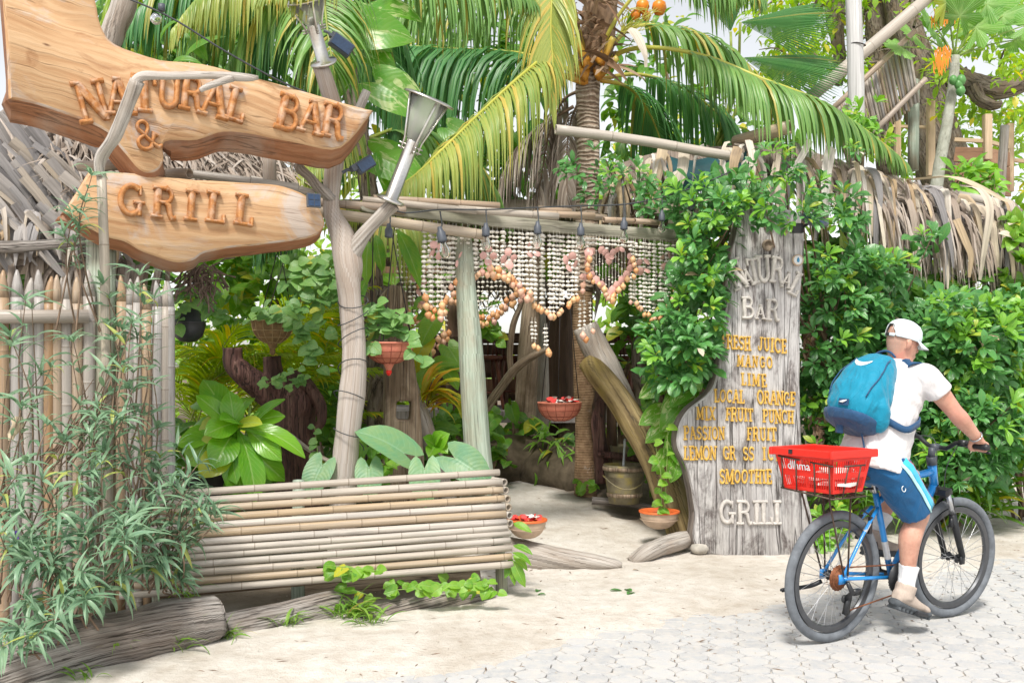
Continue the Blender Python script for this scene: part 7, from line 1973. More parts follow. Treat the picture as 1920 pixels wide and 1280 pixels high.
 def stripe(a0, a1, mat, nm, f0=-.15, f1=.89, lift=.003):
  mb = MB(); rows = []
  for f in np.linspace(f0, f1, 12):
   c = hipR + dd * f; r = .110 + lift - .006 * max(0, f)
   ring = []
   for a in np.linspace(a0, a1, 6):
    ring.append(mb.p(hug(c + fr @ V((r * math.sin(a), 0, r * math.cos(a))), c, lift)))
   rows.append(ring)
  for x, y in zip(rows, rows[1:]):
   for j in range(5): mb.q((x[j], x[j + 1], y[j + 1], y[j]), [(0, 0)] * 4)
  o = mb.build(nm, M[mat], t, M=BM)
  sm_ = o.modifiers.new('thickness', 'SOLIDIFY'); sm_.thickness = .003; sm_.offset = -1
 STR_SIGN = 1 if (fr @ V((1, 0, 0))).x > 0 else -1
 def S_(a, b_): return (a * STR_SIGN, b_ * STR_SIGN)
 stripe(*S_(-.02, .15), 'stripe_pale', 'pale_stripe'); stripe(*S_(.16, .62), 'stripe_cyan', 'cyan_stripe'); stripe(*S_(.63, .69), 'stripe_red', 'red_piping')
 mb = MB(); tube(mb, [(*(hipR + dd * .18 + fr @ V((STR_SIGN * (-.062 + .012 * math.cos(a)), .016 * math.sin(a) - .0, .094 + .0))), .0022) for a in np.linspace(0, 5.4, 16)], n=5); mb.build('loop_print', M['logo_white'], t, M=BM)
 mb = MB(); X, Y = hy @ V((1, 0, 0)), hy @ V((0, 1, 0))
 secs = [(H(-.002, 0, .012), X, Y, .106, .083), (H(-.002, 0, .045), X, Y, .108, .085), (H(-.004, 0, .080), X, Y, .101, .080), (H(-.005, 0, .105), X, Y, .082, .065), (H(-.006, 0, .122), X, Y, .05, .04), (H(-.006, 0, .129), X, Y, .008, .008)]
 n = 36; rings = []
 for i, (c, X_, Y_, rx, ry) in enumerate(secs):
  rings.append([mb.p(c + X_ * rx * math.cos(2 * PI * j / n) + Y_ * ry * math.sin(2 * PI * j / n)) for j in range(n)])
 for i in range(len(secs) - 1):
  for j in range(n):
   a = 2 * PI * (j + .5) / n
   if i == 0 and abs(a - PI) < .50: continue        # opening above the strap
   if i == 1 and abs(a - PI) < .30: continue
   mb.q((rings[i][j], rings[i][(j + 1) % n], rings[i + 1][(j + 1) % n], rings[i + 1][j]), [(0, 0)] * 4)
 cp = mb.build('cap', M['cap_cloth'], t, M=BM); sm_ = cp.modifiers.new('thickness', 'SOLIDIFY'); sm_.thickness = .005; sm_.offset = 1
 ss = cp.modifiers.new('sub', 'SUBSURF'); ss.levels = 1; ss.render_levels = 1
 mb = MB(); rows = []
 for f in np.linspace(0, 1, 5):
  rows.append([mb.p(H(.090 * math.cos(a) + .012 + f * .075 * math.cos(a) ** .6 , .086 * math.sin(a) * (1 + .0 * f), .016 - .022 * f + .018 * (math.cos(a) - 1) * f)) for a in np.linspace(-1.25, 1.25, 15)])
 for x, y in zip(rows, rows[1:]):
  for j in range(14): mb.q((x[j], x[j + 1], y[j + 1], y[j]), [(0, 0)] * 4)
 br = mb.build('cap_brim', M['cap_cloth'], cp, M=BM); sm_ = br.modifiers.new('thickness', 'SOLIDIFY'); sm_.thickness = .006
 for a0, a1, mt, nm in ((PI - .50, PI + .12, 'black', 'cap_strap'), (PI + .12, PI + .52, 'cap_cloth', 'cap_strap')):
  mb = MB(); rows = [[mb.p(H(-.002 + .109 * math.cos(a), .086 * math.sin(a), z)) for a in np.linspace(a0, a1, 8)] for z in (.010, .028)]
  for j in range(7): mb.q((rows[0][j], rows[0][j + 1], rows[1][j + 1], rows[1][j]), [(0, 0)] * 4)
  o = mb.build(nm, M[mt], cp, M=BM); sm_ = o.modifiers.new('thickness', 'SOLIDIFY'); sm_.thickness = .004
 for i in range(6):
  a = i * PI / 3 + .3
  mb = MB(); tube(mb, [(*(c + X_ * (rx + .0055) * math.cos(a) + Y_ * (ry + .0055) * math.sin(a)), .0014) for c, X_, Y_, rx, ry in secs[1 if abs(a - PI) < .6 else 0:]], n=4); mb.build('cap_seam', M['cap_cloth'], cp, M=BM)
 for A_, K, pitch, nm in ((ankR, kneeR, .33, 'R'), (ankL, kneeL, .1, 'L')):
  d = (K - A_).normalized()
  s = MB(); tube(s, [tuple(p) for p in spline([(*(A_ + V((.005, 0, -.05))), .048), (*(A_ + d * .01), .045), (*(A_ + d * .06), .047), (*(A_ + d * .105), .0535)], 4)], n=16)
  remeshed(s, 'sock', M['sock_white'], t, .007, 2, .003, 20)
  R_ = Matrix.Rotation(pitch, 3, 'Y')
  o = A_ + V((.0, 0, -.055))
  def Q(x, y, z): return o + R_ @ V((x, y, z))
  ex, ey, ez = R_ @ V((1, 0, 0)), R_ @ V((0, 1, 0)), R_ @ V((0, 0, 1))
  s = MB()
  loft(s, [(Q(-.075, 0, -.02), ey, ez, .022, .026), (Q(-.06, 0, -.012), ey, ez, .040, .046), (Q(-.02, 0, -.012), ey, ez, .044, .050), (Q(.03, 0, -.020), ey, ez, .045, .046), (Q(.09, 0, -.034), ey, ez, .049, .034), (Q(.15, 0, -.040), ey, ez, .050, .027), (Q(.19, 0, -.042), ey, ez, .042, .022), (Q(.212, 0, -.044), ey, ez, .022, .012)], 18)
  tube(s, [(*Q(-.012, 0, -.02), .052), (*Q(-.010, 0, .03), .054), (*Q(-.008, 0, .055), .055)], n=16)
  sh = remeshed(s, 'shoe', M['shoe_beige'], t, .006, 3, .002, 25)
  s = MB()
  loft(s, [(Q(-.088, 0, -.052), ey, ez, .02, .014), (Q(-.07, 0, -.054), ey, ez, .042, .024), (Q(.0, 0, -.060), ey, ez, .046, .019), (Q(.09, 0, -.064), ey, ez, .052, .017), (Q(.16, 0, -.064), ey, ez, .053, .019), (Q(.205, 0, -.058), ey, ez, .044, .022), (Q(.228, 0, -.052), ey, ez, .022, .016)], 18)
  for k in range(9):
   s.box(Q(-.06 + k * .032, 0, -.082), (.017, .085, .014), R_)
  remeshed(s, 'shoe_sole', M['shoe_sole'], sh, .005, 1)
  mb = MB()
  for k in range(4): tube(mb, [(*Q(.035 + .022 * k, -.032, .022 - .014 * k), .0032), (*Q(.04 + .022 * k, 0, .034 - .014 * k), .0032), (*Q(.035 + .022 * k, .032, .022 - .014 * k), .0032)], n=5)
  mb.build('shoe_lace', M['shoe_sole'], sh, M=BM)
 # ---- backpack: worn on the back, a thing of its own
 bp = thing('backpack', 'teal backpack with dark blue base and white swoosh-like print on the rider\'s back', 'backpack', BM @ V((.2, 0, 1.1)))
 bp['label'] = "teal backpack with dark blue base and a curved white print, worn by the cyclist"
 up = (V((.425, 0, 1.42)) - V((.215, 0, 1.03))).normalized(); nb = V((-up.z, 0, up.x))     # up the back, outwards from the back
 o = V((.140, .030, 1.128))
 def K(a, b_, c): return o + V((0, 1, 0)) * a * 1.02 + up * b_ * 1.0 + nb * c * .92
 s = MB()
 secs = [(-.045, .07, .05, .03), (-.02, .125, .095, .04), (.06, .155, .125, .05), (.16, .158, .125, .05), (.25, .143, .108, .045), (.33, .118, .080, .035), (.385, .085, .05, .02), (.405, .05, .03, .01)]
 loft(s, [(K(0, h, c), (0, 1, 0), nb, rx, ry, .8) for h, rx, ry, c in secs], 26)
 for sd in (-1, 1): ball(s, K(sd * .135, .07, .02), (.05, .05, .10))
 remeshed(s, 'pack_bag', M['pack_teal'], bp, .008, 5, .008, 9)
 s = MB()
 loft(s, [(K(0, h, c - .002), (0, 1, 0), nb, rx * 1.035, ry * 1.05, .8) for h, rx, ry, c in ((-.055, .068, .05, .032), (-.028, .128, .1, .04), (.0, .146, .114, .044), (.022, .15, .118, .046))], 26)
 remeshed(s, 'pack_base', M['pack_navy'], bp, .007, 2, .004, 12)
 s = MB(); mb = MB()
 tube(mb, [(*K(y, .405 + .035 * math.cos(y * 22), .0), .006) for y in np.linspace(-.07, .07, 9)], n=6); mb.build('carry_handle', M['pack_navy'], bp, M=BM)
 def patch(nm, mat, pts, lift=.004, parent=bp):
  mb = MB(); rows = []
  ix = [mb.p(p) for p in pts]; mb.q(ix, [(0, 0)] * len(ix)); ob_ = mb.build(nm, M[mat], parent, M=BM, smooth=False)
  q = ob_.modifiers.new('thickness', 'SOLIDIFY'); q.thickness = .003; q.offset = 0
 def surf(a, h):
  """point on the outer face of the bag at sideways a and height h"""
  for (h0, rx0, ry0, c0), (h1, rx1, ry1, c1) in zip(secs, secs[1:]):
   if h0 <= h <= h1:
    f = (h - h0) / (h1 - h0); rx, ry, c = rx0 + (rx1 - rx0) * f, ry0 + (ry1 - ry0) * f, c0 + (c1 - c0) * f
    break
  k = min(.98, abs(a) / rx); return K(a, h, c + ry * (1 - k ** 2.5) ** .4 + .017)
 mb = MB(); pr = [(.055, .318, .006), (.045, .305, .010), (.02, .290, .013), (-.01, .286, .013), (-.035, .296, .010), (-.052, .312, .004)]
 rows = [(mb.p(surf(a, h + w)), mb.p(surf(a, h - w))) for a, h, w in pr]
 for x, y in zip(rows, rows[1:]): mb.q((x[0], x[1], y[1], y[0]), [(0, 0)] * 4)
 q = mb.build('curved_print', M['logo_white'], bp, M=BM); z = q.modifiers.new('thickness', 'SOLIDIFY'); z.thickness = .003; z.offset = 0
 patch('pack_label', 'pack_navy', [surf(a, h) for a, h in ((.01, .065), (-.05, .068), (-.05, .036), (.01, .033))])
 mb = MB(); rows = [(mb.p(surf(a, h + w) + nb * .005), mb.p(surf(a, h - w) + nb * .005)) for a, h, w in ((.003, .046, .002), (-.02, .049, .006), (-.042, .058, .002))]
 for x, y in zip(rows, rows[1:]): mb.q((x[0], x[1], y[1], y[0]), [(0, 0)] * 4)
 q = mb.build('label_mark', M['logo_white'], bp, M=BM); z = q.modifiers.new('thickness', 'SOLIDIFY'); z.thickness = .002; z.offset = 0
 for zz in ([(.11, .36), (.125, .27), (.12, .18), (.10, .09)], [(-.10, .36), (-.125, .27), (-.13, .2), (-.12, .1)]):
  mb = MB(); tube(mb, [(*surf(a, h), .0035) for a, h in [tuple(q) for q in spline(zz, 4)]], n=5); mb.build('zip_seam', M['pack_navy'], bp, M=BM)
 def strap(pts, w, nm='shoulder_strap', side=(0, 1, 0)):
  mb = MB(); ribbon(mb, [tuple(p) for p in spline(pts, 5)], side, w, 0, taper=(1, 1)); o_ = mb.build(nm, M['pack_navy'], bp, M=BM); q = o_.modifiers.new('thickness', 'SOLIDIFY'); q.thickness = .008; q.offset = 0
 for sd in (-1, 1):
  strap([tuple(K(sd * .07, .38, -.06)), (.375, sd * .11, 1.462), (.45, sd * .125, 1.452), (.50, sd * .13, 1.40), (.515, sd * .13, 1.34)], .055)
  strap([tuple(K(sd * .145, .06, -.03)), (.25, sd * .190, 1.125), (.34, sd * .190, 1.145), (.41, sd * .155, 1.16), (.45, sd * .10, 1.17)], .035, 'side_strap', (0, .0, 1))
 strap([tuple(K(.02, -.03, .10)), tuple(K(.02, -.06, .085)), tuple(K(.02, -.085, .07))], .045, 'base_strap')
 strap([tuple(K(-.07, -.04, .03)), tuple(K(-.085, -.10, -.02)), tuple(K(-.10, -.16, -.045))], .02, 'strap_end', (.6, .5, .2))
# ---------------------------------------------------------------- vegetation
class Tpl:
 """a leaf: base at the origin, blade along +Y, upper side +Z, length 1"""
 def __init__(s, prof, rows=6, cols=2, width=.35, fold=.25, droop=.3, wave=0.0, lobe=0.0, seed=0, pet=0.0):
  v, uv, f = [], [], []
  half = cols
  y = z = 0.0; ang = droop * .35
  ys = [(0, 0)]
  for i in range(rows):
   ang -= droop / rows * 1.35
   y += math.cos(ang) / rows; z += math.sin(ang) / rows
   ys.append((y, z))
  for i in range(rows + 1):
   t = i / rows; h = width / 2 * prof(t)
   for c in range(-half, half + 1):
    k = c / half
    x = k * h
    v.append((x, ys[i][0] - lobe * math.sin(abs(k) * 2.4) * (1 - t) ** 2.6, ys[i][1] + fold * abs(x) + wave * math.sin(t * 9 + k * 2 + seed) * abs(k)))
    uv.append((.5 + .5 * k, t))
  n = 2 * half + 1
  for i in range(rows):
   for c in range(2 * half):
    a = i * n + c
    f.append((a, a + 1, a + n + 1, a + n))
  s.v, s.f, s.uv = np.array(v, np.float32), np.array(f, np.int32), np.array(uv, np.float32)
  s._m = {}
 def mesh(s, mat, name='leaf'):
  if mat.name not in s._m:
   s._m[mat.name] = s.cloud(name, np.eye(4)[None], mat)
  return s._m[mat.name]
 def cloud(s, name, Ms, mat):
  Ms = np.asarray(Ms, np.float32); N, k, q = len(Ms), len(s.v), len(s.f)
  co = np.einsum('nij,kj->nki', Ms[:, :3, :3], s.v) + Ms[:, None, :3, 3]
  idx = (s.f[None] + (np.arange(N, dtype=np.int32) * k)[:, None, None]).reshape(-1)
  me = bpy.data.meshes.new(name)
  me.vertices.add(N * k); me.vertices.foreach_set('co', co.astype(np.float32).ravel())
  me.loops.add(N * q * 4); me.loops.foreach_set('vertex_index', idx)
  me.polygons.add(N * q)
  me.polygons.foreach_set('loop_start', np.arange(0, N * q * 4, 4, dtype=np.int32))
  me.polygons.foreach_set('use_smooth', np.ones(N * q, bool))
  ul = me.uv_layers.new(name='UVMap')
  u = np.broadcast_to(s.uv[s.f.ravel()][None], (N, q * 4, 2))
  ul.data.foreach_set('uv', np.ascontiguousarray(u).ravel())
  me.materials.append(mat); me.update(); me.validate()
  return me
def pr_ellip(t): return max(.03, math.sin(PI * t ** .85) ** .8)
def pr_lance(t): return max(.03, (math.sin(PI * t ** .62)) ** 1.05)
def pr_obov(t): return max(.05, math.sin(PI * t ** 1.55) ** .75)
def pr_heart(t): return max(.02, (math.sin(PI * min(1, (t * .82 + .18)) ** .8)) ** .75) if t < 1 else .02
def pr_grass(t): return max(.04, (1 - t) ** .6 * min(1, .5 + t * 4))
def pr_oblan(t): return max(.06, math.sin(PI * t ** 1.7) ** .8)
TP = dict(
 hedge=[Tpl(pr_obov, 5, 1, .40, .30, d) for d in (.35, .7)], ellip=[Tpl(pr_ellip, 5, 1, .42, .25, .5), Tpl(pr_ellip, 5, 1, .38, .3, .9)],
 lance=[Tpl(pr_lance, 6, 1, .15, .30, d) for d in (.5, .95, 1.4)], heart=[Tpl(pr_heart, 6, 2, .78, .18, .5, .01, .22), Tpl(pr_heart, 6, 2, .82, .25, .9, .02, .22)],
 round=[Tpl(pr_heart, 4, 2, .95, .12, .4, .02, .08), Tpl(pr_ellip, 4, 2, .90, .2, .7, .03)], oblan=[Tpl(pr_oblan, 9, 2, .36, .18, .7, .012), Tpl(pr_oblan, 9, 2, .40, .22, 1.1, .015)],
 grass=[Tpl(pr_grass, 6, 1, .05, .3, d) for d in (.8, 1.6)], taro=[Tpl(pr_heart, 9, 3, .80, .16, .5, .012, .34)], pothos=[Tpl(pr_heart, 8, 3, .72, .16, .6, .012, .20), Tpl(pr_heart, 8, 3, .66, .2, 1.0, .02, .16)],
 small=[Tpl(pr_ellip, 3, 1, .45, .2, .4)])
def lm(pos, d, up=(0, 0, 1), size=.1, roll=0.0, wid=1.0):
 y = V(d).normalized(); z = V(up) - y * V(up).dot(y)
 if z.length < 1e-3: z = V((.3, -.8, .4)) - y * V((.3, -.8, .4)).dot(y)
 z.normalize(); x = y.cross(z)
 m = Matrix((x * wid, y, z)).transposed()
 if roll: m = m @ Matrix.Rotation(roll, 3, 'Y')
 return (Matrix.Translation(V(pos)) @ (m * size).to_4x4())
def place_leaves(root, sets, nmax=300, part='leaf', rest='foliage', seed=0):
 """sets: (template, material, matrix). The nearest nmax become leaf parts, the others one foliage part per material"""
 rr = random.Random(seed)
 ls = [(s[2].translation.y + rr.uniform(0, .5), i) for i, s in enumerate(sets)]
 ls.sort(); chosen = set(i for _, i in ls[:nmax])
 other = {}
 for i, (tp, mt, m) in enumerate(sets):
  if i in chosen: obj(part, tp.mesh(mt), root, m)
  else: other.setdefault((id(tp), mt.name), (tp, mt, []))[2].append(np.array(m))
 for tp, mt, ms in other.values():
  obj(rest, tp.cloud(rest, np.stack(ms), mt), root, None, 'stuff')
def rosette(rr, out, pos, axis, tps, mats, size, n=7, open_=1.05, droop_up=(0, 0, 1)):
 ax = V(axis).normalized(); R_ = frame_from(ax, (0, 0, 1))
 a0 = rr.uniform(0, 6.3)
 for i in range(n):
  a = a0 + 2.4 * i; el = open_ * rr.uniform(.7, 1.15) * (.55 + .5 * i / n)
  d = R_ @ V((math.sin(el) * math.cos(a), math.cos(el), math.sin(el) * math.sin(a)))
  d.z -= .12
  up = ax * .6 + V((0, -.25, .7))
  out.append((rr.choice(tps), mats if rr.random() > .008 else M['strip'], lm(V(pos) + d * .012, d, up, size * rr.uniform(.65, 1.2), rr.uniform(-.35, .35))))
def blob_points(rr, blobs, dens):
 """points on the street side of rounded masses given as (px, py, rx, ry, Y, depth)"""
 pts = []
 for (cx, cy, rx, ry, Y, D) in blobs:
  n = int(rx * ry * PI * dens)
  for _ in range(n):
   while True:
    a, b = rr.uniform(-1, 1), rr.uniform(-1, 1)
    if a * a + b * b < 1: break
   a += .12 * rr.gauss(0, 1); b += .12 * rr.gauss(0, 1)
   h = math.sqrt(max(0, 1 - a * a - b * b))
   dp = rr.random() ** 1.8
   Yp = Y - D * h * (1 - dp) + .1 * rr.gauss(0, 1)
   pts.append((P(cx + a * rx, cy + b * ry, Yp), V((a * .8, -.35 - .6 * h, -b * .55 + .35)), dp))
 return pts
def bush(name, label, blobs, base, tps, mats, size, dens=.0016, n=7, nmax=300, seed=0, light=None, cat='shrub', stems=9, open_=1.05, core=True, group=None, ltop=.3):
 rr = random.Random(seed)
 t = thing(name, label, cat, base, group)
 out = []; pts = blob_points(rr, blobs, dens)
 for p, ax, dp in pts:
  m = mats
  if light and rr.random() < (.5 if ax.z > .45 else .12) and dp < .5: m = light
  rosette(rr, out, p, ax, tps, M[m], size * (1.1 - .2 * dp) * rr.uniform(.72, 1.15), n, open_)
 if core:
  for (cx, cy, rx, ry, Y, D) in blobs:
   for _ in range(int(rx * ry * dens * 5.0)):
    a, b = rr.uniform(-.95, .95), rr.uniform(-.95, .95)
    d = V((rr.gauss(0, 1), rr.gauss(0, 1), rr.gauss(0, .8)))
    out.append((tps[0], M[mats], lm(P(cx + a * rx, cy + b * ry, Y + rr.uniform(.05, .45)), d, (0, -.6, .5), size * 1.9)))
 mb = MB()
 for p, ax, dp in rr.sample(pts, min(stems, len(pts))):
  b = V(base) + V((rr.uniform(-.1, .1), rr.uniform(0, .3), 0))
  mid = b.lerp(p, .5) + V((rr.uniform(-.12, .12), .25, .1))
  tube(mb, [tuple(q) for q in spline([(*b, .016), (*mid, .011), (*p, .004)], 5)], n=6, rough=.15, rf=9)
 mb.build('branch', M['stem'], t)
 place_leaves(t, out, nmax, seed=seed)
 return t
# ---- palms
def frond(parent, ctrl, L, n=64, mat='palm_leaf', droop=.6, fwd=.6, rach='rachis', r0=.022, start=.14, wl=.036, seed=0, lift=.2, base_mask=True, tip=.28):
 rr = random.Random(seed)
 pts = spline([tuple(P(*c)) for c in ctrl], 7)
 m = len(pts)
 rows = [(*p, r0 * (1 - .82 * (i / (m - 1)) ** .8)) for i, p in enumerate(pts)]
 mb = MB(); tube(mb, rows, n=7, ms=[max(0, 1 - i / m / .16) if base_mask else 0 for i in range(m)], flat=.75)
 fr = mb.build('frond', M[rach], parent)
 PV, T, N, B = frames(rows)
 cum = [0]
 for i in range(1, m): cum.append(cum[-1] + (PV[i] - PV[i - 1]).length)
 mb = MB()
 def at(d):
  for i in range(1, m):
   if cum[i] >= d or i == m - 1:
    f = (d - cum[i - 1]) / max(1e-6, cum[i] - cum[i - 1]); return PV[i - 1].lerp(PV[i], f), (T[i - 1].lerp(T[i], f)).normalized()
 for i in range(n):
  f = start + (1 - start) * (i + .5) / n
  p, t = at(f * cum[-1])
  S = t.cross(V((0, 0, 1)))
  S = S.normalized() if S.length > .15 else V((1, 0, 0))
  up = S.cross(t)
  env = min(1, .45 + (f - start) * 3.2) * (1 - (1 - tip) * smooth(.5, .95, f))
  for s in (-1, 1):
   ln_ = L * env * rr.uniform(.88, 1.1)
   d = (t * (fwd + .35 * f + .8 * smooth(.6, 1, f)) + S * s * rr.uniform(.75, .95) + up * lift + V((0, 0, rr.uniform(-.1, .1)))).normalized()
   k = 6; q = V(p); strip = [tuple(q)]
   dr = droop * rr.uniform(.8, 1.25)
   for j in range(k):
    d = (d + V((0, 0, -dr * (.35 + j / k)))).normalized()
    q = q + d * ln_ / k; strip.append(tuple(q))
   ribbon(mb, strip, t, wl * rr.uniform(.85, 1.15), .28 * s * 0 + .22, 0, 1, wprof=lambda x: max(.05, min(1, .35 + 3.5 * x) * (1 - x ** 2.2)))
 o = mb.build('leaflets', M[mat], fr, kind='stuff')
 return fr
def build_palms():
 t = thing('coconut_palm', 'coconut palm with orange nuts and orange frond bases rising behind the shell curtain', 'palm tree', P(1098, 935, 9.3))
 mb = MB(); tube(mb, [tuple(p) for p in spline(strip_px([(1097, 960, 9.3, 25), (1098, 930, 9.3, 22), (1098, 800, 9.3, 20), (1092, 650, 9.3, 19), (1094, 540, 9.3, 18)]), 8)], n=18, rough=.07, rf=4)
 mb.build('trunk', M['palm_base'], t)
 mb = MB(); tube(mb, [tuple(p) for p in spline(strip_px([(1094, 545, 9.3, 19), (1100, 420, 9.3, 21), (1103, 300, 9.3, 21.5), (1102, 200, 9.3, 22), (1103, 140, 9.3, 24), (1108, 118, 9.3, 22)]), 14)], n=20, rough=.05, rf=14)
 mb.build('upper_trunk', M['palm_bark'], t)
 mb = MB(); rr = random.Random(3)
 tube(mb, [tuple(p) for p in spline(strip_px([(1106, 140, 9.3, 24), (1112, 105, 9.3, 30), (1120, 60, 9.3, 34), (1126, 10, 9.3, 30), (1130, -60, 9.3, 20)]), 5)], n=14, rough=.25, rf=6)
 for i in range(130):
  a = rr.uniform(0, 6.3); y = rr.uniform(-30, 130); c = P(1112 + rr.uniform(-30, 38), y, 9.3 + .2 * math.sin(a) - .12)
  d = V((rr.uniform(-1, 1), rr.uniform(-.6, .1), rr.uniform(-.4, 1.2))).normalized(); L = rr.uniform(.12, .38)
  ribbon(mb, [tuple(c + d * (L * k / 4) + V((0, 0, -.03 * k * k / 4))) for k in range(5)], (rr.uniform(-1, 1), .3, rr.uniform(-.5, .5)), rr.uniform(.015, .07))
 mb.build('crown_fibre', M['fibre'], t, kind='stuff')
 mb = MB(); ribbon(mb, [tuple(p) for p in spline([tuple(P(*q)) for q in ((1172, 62, 9.0), (1184, 52, 8.9), (1198, 70, 8.85), (1210, 100, 8.8), (1212, 126, 8.8))], 4)], (1, .2, .4), .085, .3, wprof=lambda x: .35 + .65 * math.sin(PI * min(1, x + .12))); mb.build('dry_spathe', M['strip'], t)
 for i, (x, y, r) in enumerate(((1205, 12, 13), (1236, 14, 14), (1192, 28, 10), (1212, 30, 9))):
  mb = MB(); k = r / F * 9.0; lathe(mb, P(x, y, 9.0), [(.001, -k * 1.15), (k * .6, -k * .95), (k, -k * .1), (k * .85, k * .6), (k * .3, k), (.001, k * 1.02)], 14); mb.build('coconut', M['coconut'], t)
 mb = MB()
 for i in range(14): tube(mb, [tuple(p) for p in spline([(*P(1165, 60, 9.0), .006), (*P(1190 + rr.uniform(-15, 30), 40 + rr.uniform(-25, 20), 8.95), .004), (*P(1215 + rr.uniform(-20, 40), 30 + rr.uniform(-30, 30), 8.95), .002)], 3)], n=4, cap=False)
 mb.build('fruit_stalk', M['rachis'], t)
 FR = [([(1098, 140, 9.2), (1075, 108, 9.0), (1035, 100, 8.7), (980, 140, 8.3), (900, 213, 7.9), (830, 280, 7.5), (770, 335, 7.2), (705, 368, 6.95), (630, 394, 6.75)], .86, 84, 'palm_yellow', 1.15, .45, .026),
          ([(1105, 130, 9.3), (1085, 50, 9.1), (1062, -50, 8.8), (1045, -70, 8.6), (1036, -20, 8.5), (1033, 60, 8.45), (1037, 130, 8.42), (1030, 195, 8.4)], .86, 66, 'palm_yellow', .55, .55, .026),
          ([(1118, 140, 9.3), (1165, 98, 9.2), (1235, 90, 9.0), (1330, 108, 8.8), (1430, 148, 8.6), (1530, 186, 8.55), (1600, 228, 8.6), (1655, 268, 8.7), (1695, 300, 8.8)], .84, 80, 'palm_leaf', .95, .5, .028),
          ([(1118, 125, 9.4), (1180, 55, 9.5), (1250, 50, 9.6), (1330, 75, 9.7), (1400, 125, 9.8), (1450, 190, 9.9)], 1.0, 64, 'palm_leaf', .9, .5, .026),
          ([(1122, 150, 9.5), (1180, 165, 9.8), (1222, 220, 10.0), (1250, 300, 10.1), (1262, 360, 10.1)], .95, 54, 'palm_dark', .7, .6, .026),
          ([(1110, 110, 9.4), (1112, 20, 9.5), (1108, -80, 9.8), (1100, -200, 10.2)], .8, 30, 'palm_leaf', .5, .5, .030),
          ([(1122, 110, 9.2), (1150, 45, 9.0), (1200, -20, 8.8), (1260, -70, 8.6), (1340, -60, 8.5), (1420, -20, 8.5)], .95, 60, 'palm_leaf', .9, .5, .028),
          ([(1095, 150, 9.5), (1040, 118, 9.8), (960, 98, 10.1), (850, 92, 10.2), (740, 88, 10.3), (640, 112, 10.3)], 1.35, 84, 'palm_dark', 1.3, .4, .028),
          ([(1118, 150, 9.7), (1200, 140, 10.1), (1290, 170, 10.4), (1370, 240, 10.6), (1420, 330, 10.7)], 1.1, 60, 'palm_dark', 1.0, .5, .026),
          ([(1100, 130, 9.6), (1050, 40, 10.0), (970, -10, 10.3), (860, -10, 10.5), (760, 20, 10.5), (680, 70, 10.5)], 1.2, 70, 'palm_leaf', 1.2, .45, .026)]
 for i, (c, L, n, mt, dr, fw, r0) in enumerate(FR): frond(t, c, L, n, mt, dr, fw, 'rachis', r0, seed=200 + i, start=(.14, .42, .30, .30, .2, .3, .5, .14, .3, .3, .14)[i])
 for i, c in enumerate(([(1085, 170, 9.6), (1055, 190, 9.8), (1030, 250, 9.9), (1015, 330, 10), (1005, 400, 10)], [(1090, 180, 9.7), (1070, 230, 9.9), (1062, 300, 10), (1065, 380, 10)], [(1075, 200, 9.8), (1010, 240, 10), (960, 300, 10.1), (930, 380, 10.1)])):
  frond(t, c, .7, 36, 'thatch', 1.1, .5, 'stem', .02, seed=280 + i, base_mask=False, wl=.03)
 for i, (a, b) in enumerate((((1100, 140, 9.15), (1072, 118, 9.05)), ((1118, 140, 9.15), (1158, 108, 9.0)), ((1104, 125, 9.12), (1080, 70, 9.0)), ((1122, 118, 9.1), (1150, 70, 9.0)), ((1098, 146, 9.2), (1060, 142, 9.1)))):
  mb = MB(); tube(mb, [tuple(p) for p in spline([(*P(*a), .075), (*P((a[0] + b[0]) / 2, (a[1] + b[1]) / 2 + 3, (a[2] + b[2]) / 2), .045), (*P(*b), .030)], 4)], n=10, ms=[1, 1, 1, .9, .8, .6, .5, .4, .3], flat=.6, rough=.1, rf=9); mb.build('frond_base', M['rachis'], t)
 t = thing('coconut_palm', 'palm at the upper left whose long fronds hang down behind the carved boards', 'palm tree', P(660, 900, 8.8))
 mb = MB(); tube(mb, [tuple(p) for p in spline(strip_px([(690, 960, 8.8, 18), (700, 700, 8.8, 18), (698, 430, 8.8, 18), (676, 260, 8.8, 17), (650, 120, 8.7, 17), (630, -60, 8.6, 18)]), 6)], n=14, rough=.12, rf=6); mb.build('trunk', M['bark'], t)
